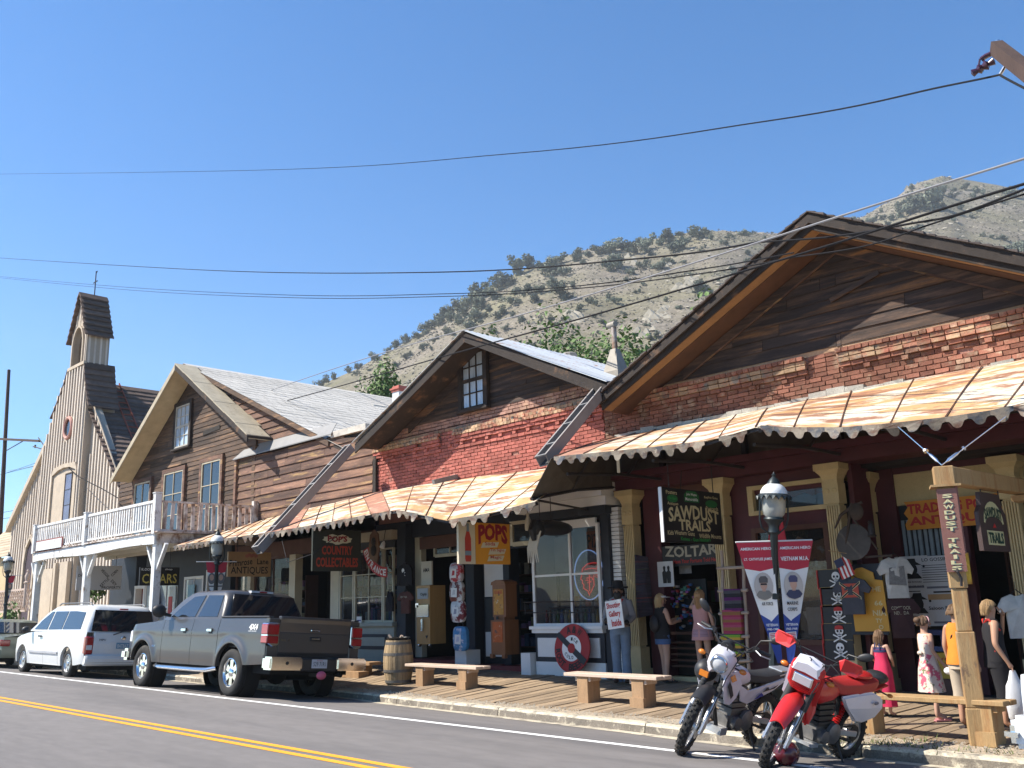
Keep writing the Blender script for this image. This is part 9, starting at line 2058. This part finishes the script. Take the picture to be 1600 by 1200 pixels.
# 5 girl in floral dress, profile to the right
q,h=stand(1462,1126,1438,962)
r,J,s=person('person','girl in a cream and pink floral dress with pinned up hair, facing right',q,h,YR+R_(8),sk1,dict(elr=(.19,-.02,1.10),wrr=(.20,.14,.88),ell=(-.19,0,1.10),wrl=(-.19,.12,.88),anl=(-.09,.12,.085),tol=(-.09,.26,.03),knl=(-.09,.08,.47)),.92)
mf=M('floral_cotton',(.60,.50,.42),.85,var=.05,spots=[((.50,.09,.14),9,.545,.02,(1,1,1)),((.14,.18,.07),13,.61,.02,(1,1,1))]); garment(r,'dress',mf,[(1.36,.12,.09,0,0),(1.3,.15,.11),(1.2,.145,.11),(1.06,.125,.10),(1.03,.13,.105),(.8,.19,.16),(.45,.235,.20)],s,folds=.06); hair(r,J['head'],s,hairm('dark_brown_hair',(.10,.055,.03)),.06,bun=(0,-.12,.06))
b=MB(); b.tube([J['head']+V(.088*math.cos(a),.03+.02*math.sin(a),.02+.095*math.sin(a))*s for a in np.linspace(0,math.pi,12)],.008*s,5); LB(b,'headband',M('pink_band',(.5,.3,.32),.6),r); sandals(r,J,s,M('pink_sandal',(.5,.2,.2),.6)); b=MB(); b.ell(V(-.0,-.13,1.06)*s,(.06*s,.03*s,.035*s)); LB(b,'bow',mf,r)
# 6 person in orange top behind the post
q,h=stand(1516,1138,1478,944)
r,J,s=person('person','person in an orange top and khaki capris standing half hidden behind the timber post',q,h,R_(-12),sk2,dict(),1.0)
garment(r,'top',M('orange_cloth',(.60,.20,.02),.85,var=.15,vs=6),[(1.40,.10,.075,0,-.01),(1.35,.15,.10),(1.26,.16,.12),(1.06,.155,.125),(.90,.195,.155),(.84,.20,.16)],s,folds=.015)
mkh=M('khaki_cloth',(.42,.34,.25),.9,var=.15,vs=6); b=MB(); b.loft([ringe((0,0,.98*s),.16*s,.125*s),ringe((0,0,.86*s),.18*s,.14*s),ringe((0,0,.78*s),.18*s,.14*s)])
for q_ in ('l','r'): b.loft([ringe(J['hp'+q_],.10*s,.12*s),ringe(J['hp'+q_].lerp(J['kn'+q_],.5),.095*s,.11*s),ringe(J['kn'+q_],.09*s,.10*s),ringe(J['kn'+q_].lerp(J['an'+q_],.25),.092*s,.10*s)])
LB(b,'capris',mkh,r); hair(r,J['head'],s,hairm('short_brown_hair',(.14,.08,.04)),.05); sandals(r,J,s,M('dark_sandal',(.04,.03,.03),.7)); b=MB(); b.tube([V(-.16,-.02,.98)*s,V(-.02,-.125,1.22)*s,V(.12,-.02,1.40)*s],.01*s,6); LB(b,'bag_strap',m_trimd,r); b=MB(); b.ell(V(-.22,.02,.74)*s,(.07*s,.05*s,.05*s)); LB(b,'folded_paper',inkw,r)
# 7 woman in black with a white carrier bag
q,h=stand(1572,1139,1540,937)
r,J,s=person('person','fair haired woman in a black sleeveless outfit with red trim, hand at her face',q,h,YR-R_(2)-R_(10),sk2,dict(elr=(.24,-.05,1.08),wrr=(.24,.08,.84),ell=(-.2,.16,1.16),wrl=(-.06,.17,1.42),anl=(-.09,.14,.085),tol=(-.09,.28,.03),knl=(-.09,.1,.47)),1.1)
garment(r,'top',M('black_cotton',(.014,.013,.015),.9,var=.2),[(1.40,.10,.075,0,-.01),(1.36,.14,.095),(1.26,.165,.125),(1.06,.155,.125),(.88,.185,.15),(.78,.19,.155)],s,folds=.02)
b=MB(); b.loft([ringe((0,0,.98*s),.165*s,.13*s),ringe((0,0,.86*s),.185*s,.145*s),ringe((0,0,.78*s),.18*s,.14*s)])
for q_ in ('l','r'): b.loft([ringe(J['hp'+q_],.105*s,.125*s),ringe(J['hp'+q_].lerp(J['kn'+q_],.5),.095*s,.11*s),ringe(J['kn'+q_],.085*s,.095*s),ringe(J['kn'+q_].lerp(J['an'+q_],.35),.08*s,.09*s)])
LB(b,'trousers',bpy.data.materials['black_cotton'],r); b=MB(); b.loft([ringe((0,0,1.0*s),.163*s,.13*s),ringe((0,0,.98*s),.167*s,.134*s)],cap=False); b.tube([V(-.1,-.07,1.39)*s,V(0,-.085,1.33)*s,V(.1,-.07,1.39)*s],.018*s,6); b.tube([V(.12,-.06,1.4)*s,V(.17,-.02,1.33)*s,V(.17,.06,1.25)*s],.014*s,6); LB(b,'red_trim',inkr,r); hair(r,J['head'],s,hairm('fair_hair',(.30,.19,.09)),.10); sandals(r,J,s,M('dark_sandal2',(.05,.035,.03),.7))
hw_=r.matrix_world if 0 else None
c_,s_=math.cos(YR-R_(12)),math.sin(YR-R_(12)); w3=J['par']; O=q+V(w3.x*c_-w3.y*s_,w3.x*s_+w3.y*c_,w3.z)+V(0,0,-.02)
t=empty('carrier_bag',O,'white plastic carrier bag hanging from the hand of the woman in black','bag'); b=MB(); u=CX.copy(); u.z=0; u.normalize(); n=V(-u.y,u.x,0)
secs=[(.0,.03,.02),(-.10,.06,.03),(-.16,.10,.05),(-.34,.12,.07),(-.50,.115,.06),(-.54,.09,.03)]; b.loft([[O+u*(rx*math.cos(a)*(1+.08*math.sin(5*a+z*20)))+n*(ry*math.sin(a))+UZ*z for a in np.linspace(0,2*math.pi,17)[:-1]] for z,rx,ry in secs]); b.build('bag_film',M('white_plastic_film',(.6,.6,.6),.4,var=.08,bump=.4,bs=15),t)
# 8 old man by the van
p8=P(212,975,12.0); fz=bz(p8.x,12.0)
r,J,s=person('person','white haired man in a dark waistcoat bending beside the white minivan',V(p8.x,12.0,fz),1.72,YR+R_(180),skinm('pale_skin',(.5,.32,.25)),dict(waist=(0,.03,1.06),chest=(0,.12,1.24),neck=(0,.2,1.36),head=(0,.27,1.42),crown=(0,.3,1.48),shl=(-.17,.13,1.31),shr=(.17,.13,1.31),ell=(-.22,.2,1.06),elr=(.22,.2,1.06),wrl=(-.18,.36,.95),wrr=(.18,.36,.95)),1.2)
garment(r,'waistcoat',M('dark_waistcoat',(.04,.04,.05),.9),[(1.38,.11,.085,0,.15),(1.33,.17,.11,0,.13),(1.22,.185,.135,0,.1),(1.06,.175,.14,0,.03),(.9,.18,.14)],s); b=MB()
for a_,c2_ in (('shl','ell'),('shr','elr')): b.tube([J[a_],J[a_].lerp(J[c2_],.6)],[.07*s,.062*s],10)
LB(b,'sleeves',M('grey_sleeve',(.25,.25,.27),.9),r); hair(r,J['head'],s,hairm('white_hair',(.55,.53,.5)),.03)
b=MB(); b.loft([ringe((0,0,.98*s),.17*s,.13*s),ringe((0,0,.84*s),.185*s,.14*s)])
for q_ in ('l','r'): b.loft([ringe(J['hp'+q_],.10*s,.12*s),ringe(J['kn'+q_],.085*s,.095*s),ringe(J['an'+q_],.075*s,.085*s)])
LB(b,'trousers',M('dark_trousers',(.05,.05,.06),.9),r)
# ================================================================== street lamps with banners
m_lamp=M('dark_green_black_iron',(.022,.03,.032),.45,metal=.3,var=.15,vs=6)
m_dome=M('white_lamp_dome',(.66,.66,.64),.35,var=.06)
m_lgl=M('frosted_lamp_glass',(.27,.28,.26),.25,var=.15,vs=5,spots=[((.45,.41,.3),3,.55,.1,(1,1,.5))])
m_bred=col('banner_red',(.42,.02,.04)); m_bblue=col('banner_blue',(.02,.05,.24)); m_bwh=col('banner_white',(.66,.65,.62))
def lamp(base,top,label,bl,which,bu=None):
    base,top=Vector(base),Vector(top); ax=(top-base); H=ax.length; ax.normalize(); t=empty('street_lamp',base,label,'street lamp','lantern street lamps'); k=H/3.1*.84
    L=lambda pr,n=16,rf=None,m=0,b=None: (b or MB()).lathe(pr,n,base,ax,m,True,rf)
    z1=H-.92*k
    L([(.15,0),(.15,.05),(.13,.08),(.13,.10),(.125,.45),(.14,.48),(.12,.52),(.09,.56),(.075,.60)],20,lambda a: 1+.02*math.cos(10*a)).build('base',m_lamp,t)
    L([(.062,.58),(.055,z1*.6),(.048,z1),(.06,z1+.02),(.05,z1+.04)],20,lambda a: 1+.035*math.cos(10*a)).build('pole',m_lamp,t)
    for z in (1.05,1.75*k+.1): L([(.05,z-.05),(.075,z-.03),(.075,z+.03),(.05,z+.05)]).build('collar',m_lamp,t)
    z=H-.92*k; L([(.05,z),(.075,z+.03*k),(.06,z+.10*k),(.08,z+.16*k),(.125,z+.22*k),(.115,z+.25*k)]).build('lantern_cup',m_lamp,t)
    L([(.09,z+.24*k),(.125,z+.29*k),(.14,z+.36*k),(.14,z+.56*k)],20).build('lantern_glass',m_lgl,t)
    L([(.03,z+.26*k),(.03,z+.46*k),(.01,z+.47*k)],8).build('lamp_socket',m_bwh,t)
    b=MB(); n=36; a_=ax.orthogonal().normalized(); b_=ax.cross(a_); vs=[]; fs=[]
    for i in range(n):
        an=2*math.pi*i/n; d=a_*math.cos(an)+b_*math.sin(an); s3=1 if i % 3==0 else (.6 if i % 3==1 else 1.0); o=base+ax*(z+.56*k)
        vs+=[o+ax*.05*k+d*.15,o+ax*.01+d*(.195),o-ax*(.0+.05*(i%2))+d*.215,o-ax*.01+d*.19]
    for i in range(n): j=(i+1)%n; fs+=[(i*4,i*4+1,j*4+1,j*4),(i*4+1,i*4+2,j*4+2,j*4+1),(i*4+2,i*4+3,j*4+3,j*4+2)]
    b.add(vs,fs); b.build('lantern_crown',m_lamp,t,flat=True)
    L([(.165,z+.58*k),(.16,z+.64*k),(.13,z+.70*k),(.09,z+.74*k),(.07,z+.75*k)],24).build('lantern_dome',m_dome,t)
    L([(.085,z+.735*k),(.075,z+.77*k),(.05,z+.82*k),(.022,z+.85*k),(.022,z+.87*k),(.03,z+.885*k),(.012,z+.90*k),(.004,z+.93*k)],16).build('finial',m_lamp,t)
    for s in (-1,1):
        b=MB(); d=V(.7,.7,0)*s if 1 else 0; o=base+ax*z; b.tube([o+ax*-.0+d*.05,o+ax*.10*k+d*.15,o+ax*.22*k+d*.175,o+ax*.55*k+d*.175],.011,6); b.build('lantern_stay',m_lamp,t)
    zb_=z-(.10*k if which else-.08); bu=bu or CX.copy(); bu=V(bu.x,bu.y,0).normalized(); N=V(bu.y,-bu.x,0)
    for s,lb in zip((-1,1),bl):
        if not lb: continue
        arm=base+ax*zb_; b=MB(); b.tube([arm+bu*s*.02,arm+bu*s*.47],.011,6); b.build('banner_arm',m_bwh,t)
        W,Hn=(.44,1.42) if which else (.22,1.05); w2=.06; o0=arm+bu*s*.03-UZ*.01+N*.01
        pt=lambda u,v: o0+bu*s*(W*u*(1-v*.86))-UZ*(Hn*v)+N*(.012*math.sin(v*5+u*2))
        tb=empty('banner',arm,lb,'banner','pennant banners on the lamps'); 
        for v0,v1,mt,nm in ((0,.22,m_bred,'red_field'),(.22,.60,m_bwh,'white_field'),(.60,1.0,m_bblue,'blue_field')):
            b=MB(); nn=8; rows=[[pt(0,v0+(v1-v0)*i/nn),pt(.5,v0+(v1-v0)*i/nn),pt(1,v0+(v1-v0)*i/nn)] for i in range(nn+1)]
            if nm=='red_field': rows[-1][1]=pt(.5,.245)
            if nm=='white_field': rows[0][1]=pt(.5,.245); rows[-1][1]=pt(.5,.665)
            if nm=='blue_field': rows[0][1]=pt(.5,.665)
            vs=[p for r_ in rows for p in r_]; k0=len(vs); vs+=[p-N*.004 for p in vs]; fs=[(i*3+j,i*3+j+1,i*3+j+4,i*3+j+3) for i in range(nn) for j in range(2)]; fs+=[tuple(q+k0 for q in f[::-1]) for f in fs]; b.add(vs,fs,0,True); b.build(nm,mt,tb,flat=True)
        if which:
            l1,l2,l3,l4=(('AMERICAN HERO','LT. CATHYLEE JAMES','AIR FORCE','VETERAN'),('AMERICAN HERO','VIETNAM M.I.A.','MARINE','CORPS'))[s>0]
            ce=lambda v: pt(.5,v)+N*.012
            wa=lambda v: W*(1-v*.86)
            cap=(.10,.09,.085) if s<0 else (.06,.06,.12)
            its=[(l1,.055,.9,.035,inkw),(l2,.145,.88,.05 if s>0 else .04,inkw),(l3,.515,.55,.04,inkk)]+([(l4,.565,.52,.04,inkk)] if s>0 else [])+[('VETERAN',.69,.8,.03,inkw),('1965-1968' if s>0 else '1985-1988',.725,.8,.026,inkw)]
            for st,v,fw_,hh,mt in its:
                b=MB(); b.text(st,ce(v),bu,UZ,wa(v)*fw_,hh,0,.004,None,.02); b.build('lettering',mt,tb,flat=True)
            c=ce(.37); b=MB(); poly2(b,c,bu,UZ,ellp(.115,.165,24),.002); b.build('portrait_oval',col('portrait_backdrop',(.42,.38,.33) if 0 else (.40,.36,.32)),tb)
            b=MB(); poly2(b,c,bu,UZ,[(-.10,-.10),(-.06,-.05),(.06,-.05),(.10,-.10),(.07,-.14),(0,-.16),(-.07,-.14)],.004); b.build('portrait_jacket',col('jacket_navy',(.035,.04,.08)) if s>0 else col('jacket_grey',(.2,.18,.15)),tb)
            b=MB(); poly2(b,c,bu,UZ,ellp(.042,.06,14,0,.015),.006); poly2(b,c,bu,UZ,[(-.02,-.06),(.02,-.06),(.02,-.02),(-.02,-.02)],.005); b.build('portrait_face',sk1,tb)
            b=MB(); poly2(b,c,bu,UZ,[(-.05,.04),(.05,.04),(.055,.09),(.03,.12),(-.03,.12),(-.055,.09)],.008); b.build('portrait_cap',M('cap_cloth',cap,.8),tb)
            if s<0: b=MB(); poly2(b,c,bu,UZ,[(-.04,.015),(.04,.015),(.035,.035),(-.035,.035)],.009); b.build('portrait_glasses',inkk,tb)
            fl=ce(.78); b=MB(); 
            for i in range(4): poly2(b,fl,bu,UZ,[(-.05,-.035+.018*i),(.05,-.03+.018*i),(.05,-.02+.018*i),(-.05,-.025+.018*i)],.004)
            b.build('flag_stripes',m_bred,tb); b=MB(); poly2(b,fl,bu,UZ,[(-.06,-.045),(.06,-.04),(.06,.045),(-.06,.04)],.002); b.build('flag_white',m_bwh,tb)
        else:
            c=pt(.5,.36)+N*.012; b=MB(); poly2(b,c,bu,UZ,ellp(.09,.13,18),.002); poly2(b,pt(.5,.53)+N*.012,bu,UZ,[(-.07,-.015),(.07,-.015),(.07,.015),(-.07,.015)],.002); b.build('portrait_oval',col('jacket_grey2',(.12,.12,.12)),tb); b=MB(); poly2(b,c,bu,UZ,ellp(.05,.07,14,0,.02),.004); b.build('portrait_face',sk1,tb)
    return t
tz=P(1209,738,10.42); bzb=hit(1219,1128); 
lampA=lamp((-6.12,10.42,zf(-6.1)-.03),tz,'tall dark lantern lamp post with two pennant banners between the motorcycles and the shop window',['left red white and blue pennant with a soldier portrait, on the near lamp post','right red white and blue pennant with a sailor portrait, on the near lamp post'],True)
tl_=P(341,826,10.9); lamp((tl_.x-.02,10.9,zf(tl_.x)-.02),tl_,'dark lantern lamp post behind the pickup cab with a narrow pennant',['pale pennant edge on the left of the lamp behind the pickup','white pennant with a grey portrait on the lamp behind the pickup'],False,V(.25,.97,0))
tl_=P(14,862,11.1); lamp((tl_.x+.35,11.1,zf(tl_.x)-.02),tl_,'distant dark lantern lamp post at the left edge in front of the church',[None,'small pennant with a portrait on the distant lamp by the church'],False,V(.4,.9,0))
# red cloth sign behind the near lamp, hung on the shop
O=P(1213,845,13.4); t=empty('red_cloth',O,'red cloth hanging behind the near lamp post beneath the lantern','cloth'); b=cloth([(-.2,-.3),(.2,-.3),(.14,.3),(-.08,.3)],O,UX,UZ,.02,.02); b.build('fabric',m_bred,t); b=MB(); b.tube([O+V(-.26,0,-.25),O+V(.26,0,-.22)],.01,5); b.build('rod',m_bwh,t)
# small red notice on the balcony post
O=P(265,952,13.2); b=MB(); b.box(O.x-.12,O.x+.12,O.y,O.y+.02,O.z-.38,O.z+.38); tag(b.build('red_notice',col('notice_red',(.4,.04,.04))),'tall narrow red notice in front of the cigar shop window','notice')
# ================================================================== utility poles and wires
m_polew=M('creosote_pole',(.06,.036,.028),.85,var=.3,vs=2,st=(4,4,.4),bump=.5,bs=14)
m_wire=M('dark_cable',(.018,.018,.02),.9,var=.1,spec=.1); m_wire2=M('grey_cable',(.20,.20,.21),.5,var=.1)  # the lighter cable tone paints in the sunlit look of the upper cable
pa,pb=P(14,578,19),P(3,780,19); t=empty('utility_pole',(pb.x,19,.5),'dark wooden utility pole with one crossarm at the far left','utility pole'); b=MB(); d=(pb-pa).normalized(); b.tube([pa,pb,pb+d*6],[.10,.14,.16],10); b.build('pole',m_polew,t)
a,c=P(-60,683,19),P(62,689,18.7); b=MB(); b.bar(a,c,.12,.14); b.build('crossarm',m_polew,t); b=MB(); q=P(70,700,18.7); b.tube([P(60,684,18.7),q+V(0,0,.06),q-V(0,0,.1),P(52,695,18.7)-V(0,0,.1)],.035,6); b.lathe([(.02,-.12),(.07,-.08),(.03,-.02),(.07,.02),(.03,.08)],10,P(55,697,18.7)); b.build('insulator',m_iron,t); b=MB(); b.tube([P(38,688,18.9),P(10,704,19)],.03,6); b.build('arm_brace',m_iron,t)
ta,tb_=P(1556,74,8.0),P(1640,140,7.3); t=empty('utility_pole',V(ta.x+3.2,5.2,0),'end of a brown wooden crossarm with insulators in the top right corner','utility pole')
dirn=(tb_-ta).normalized(); endp=ta+dirn*2.2
b=MB(); b.bar(ta,endp,.09,.11); b.build('crossarm',m_polew,t); b=MB(); b.tube([V(endp.x,endp.y,-.2),endp+V(0,0,.6)],[.16,.12],12); b.build('pole',m_polew,t)
b=MB(); b.tube([P(1553,82,8.0),P(1540,88,8.0),P(1533,93,8.0)],.022,6); b.tube([P(1529,104,8),P(1531,92,8.0),P(1534,90,8),P(1539,98,8)],.009,5); b.lathe([(.01,-.10),(.035,-.09),(.022,-.05),(.045,-.03),(.025,.0),(.045,.03),(.022,.05),(.035,.09),(.01,.1)],10,P(1536,105,8.0),V(.9,.2,.3)); b.build('spool_insulator',M('dark_glaze',(.05,.015,.03),.25,coat=.5),t)
b=MB(); b.tube([P(1573,99,7.9),P(1568,108,7.9),P(1563,116,7.9)],.014,6); b.tube([P(1559,63,8.0),P(1561,71,8.0)],.018,6); b.build('clamp',m_steel,t)
def wire(label,pts,r,m=m_wire,sag=0.0):
    """pts: (px, py, Y) control points of one cable; smoothed through with a spline"""
    q=[P(*p) for p in pts]; out=[]
    for i in range(len(q)-1):
        p0,p1,p2,p3=q[max(i-1,0)],q[i],q[i+1],q[min(i+2,len(q)-1)]
        for k in range(10): u=k/10; out.append(.5*((2*p1)+(p2-p0)*u+(2*p0-5*p1+4*p2-p3)*u*u+(3*p1-p0-3*p2+p3)*u**3))
    out.append(q[-1]); b=MB(); b.tube(out,r,5); return tag(b.build('power_line',m,flat=True),label,'power line','overhead cables')
wire('thin black wire running high across the sky from the crossarm in the top right',[(-60,272.5,20),(0,272,19.5),(400,266,16.5),(800,240,12.5),(1200,189,10),(1480,134,8.4),(1562,117,7.9)],.0095)
wire('short wire leaving the crossarm clamp towards the right edge',[(1562,117,7.9),(1580,127,7.7),(1640,158,7.2)],.010)
wire('thick pale cable crossing in front of the big gable, upper one',[(-60,722,22),(0,738,21) if 0 else (0,737,21),(200,690,18.5),(400,618,16),(600,551,14),(800,496,12.5),(1000,437,11.3),(1200,374,10.2),(1400,310,9.4),(1640,236,8.5)],.013,m_wire2)
wire('thick grey cable crossing in front of the big gable, lower one',[(-60,765,22),(0,742,21.5),(150,706,19),(300,666,17),(500,612,15),(700,555,13),(900,500,11.6),(1100,442,10.5),(1300,382,9.7),(1500,318,9.0),(1640,276,8.5)],.015,m_wire)
wire('upper black cable sagging across the sky at church belfry height',[(-60,398,24),(0,403,23),(190,415,20),(400,425,17.5),(700,425,14.8),(1000,404,12.3),(1180,379,11),(1250,356,10.6)],.016)
wire('pair of thin wires just below the upper black cable, upper one',[(-60,425,25),(0,432,24),(200,449,21),(450,461,18),(700,459,15.6),(900,447,13.6),(1100,420,12),(1240,395,11.2)],.011)
wire('pair of thin wires just below the upper black cable, lower one',[(-60,426,25),(0,434,24),(200,453,21),(450,465,18),(700,463,15.6),(900,451,13.6),(1100,427,12),(1240,402,11.2)],.011)
wire('black cable passing the far slope of the big gable, upper of the right pair',[(1180,379,10.6),(1300,370,10),(1420,350,9.4),(1500,334,9),(1640,280,8.4)],.013)
wire('thin black wire under the right pair, nearly touching the big gable roof',[(1240,402,11),(1350,385,10.2),(1450,352,9.6),(1560,316,9),(1640,292,8.5)],.010)
wire('thin service wire drooping from the left pole to the board house',[(70,700,18.7),(88,712,16),(120,742,14.6),(160,764,13.9),(184,778,13.6)],.018)
wire('thin wire rising from the left edge behind the pole',[(-40,752,24),(0,742,22),(60,722,19)],.012)
for k,y in enumerate((800,810)): wire(['faint upper wire low at the left edge beside the church','faint lower wire low at the left edge beside the church'][k],[(-40,y+5,40),(8,y,38),(26,y-4,36)],.03)
# dark weeds and shrubs on the walk beside the church, lattice fence
for i,(px,py,R,n,nm) in enumerate([(150,915,.7,900,'green leafy shrub behind the second balcony post'),(8,985,.8,700,'green plants at the left edge beneath the lamp'),(40,985,.5,500,'low green plants behind the minivan bonnet')]):
    q=P(px,py,13.0 if i==0 else 12.5); z0=bz(q.x,12.9); t=empty('leafy_shrub',(q.x,q.y,z0),nm,'shrub'); b=MB(); v_,f_=leaf_blob(70+i,n,.12,8,1.0); b.add([q+V(p.x*R,p.y*R*.6,p.z*R) for p in v_],f_); b.build('foliage',m_leaf,t,flat=True); b=MB(); b.tube([V(q.x,q.y,z0-.1),q],[.03,.015],6); b.build('stem',m_bark,t)
a=P(-10,925,13.2); c=P(43,918,13.2); t=empty('lattice_fence',a,'pale pinkish lattice railing at the left edge by the church steps','fence'); b=MB(); hh=.85
m_lat=M('pinkish_lattice',(.46,.36,.30),.8,var=.1)
b.box(a.x-1,c.x,13.17,13.23,a.z-.05,a.z+.03); b.box(a.x-1,c.x,13.17,13.23,a.z-hh-.04,a.z-hh+.04); b.build('rails',m_lat,t)
x=a.x-1
while x<c.x-.1:
    for s in (1,-1):
        x1=x+hh*.9*s if s>0 else x; b=MB(); p=V(x if s>0 else x+hh*.9,13.2+.01*s,a.z-hh); q=V(x+hh*.9 if s>0 else x,13.2+.01*s,a.z); b.bar(p,q,.012,.045,up=(0,1,0)); b.build('lattice_slat',m_lat,t)
    x+=.24
b=MB(); b.lathe([(.09,-.9),(.09,0),(.12,.02),(.12,.06),(.06,.1),(.09,.2),(.1,.3),(.05,.42),(.03,.46),(.05,.5),(.01,.58)],14,P(42,912,13.2)); b.build('newel_post',m_lat,t)
# ------------------------------------------------------------------ thin summer haze towards the hill
hz=MB(); hz.box(-1150,1150,-350,1150,-14,318); hzm=bpy.data.materials.new('thin_haze'); hzm.use_nodes=True; hn=hzm.node_tree; hn.nodes.clear()
ho=hn.nodes.new('ShaderNodeOutputMaterial'); hv=hn.nodes.new('ShaderNodeVolumePrincipled'); hv.inputs['Color'].default_value=(.82,.88,.95,1); hv.inputs['Density'].default_value=.00030; hv.inputs['Anisotropy'].default_value=.2
hn.links.new(hv.outputs[0],ho.inputs['Volume']); hz=hz.build('haze',hzm); tag(hz,kind='stuff')
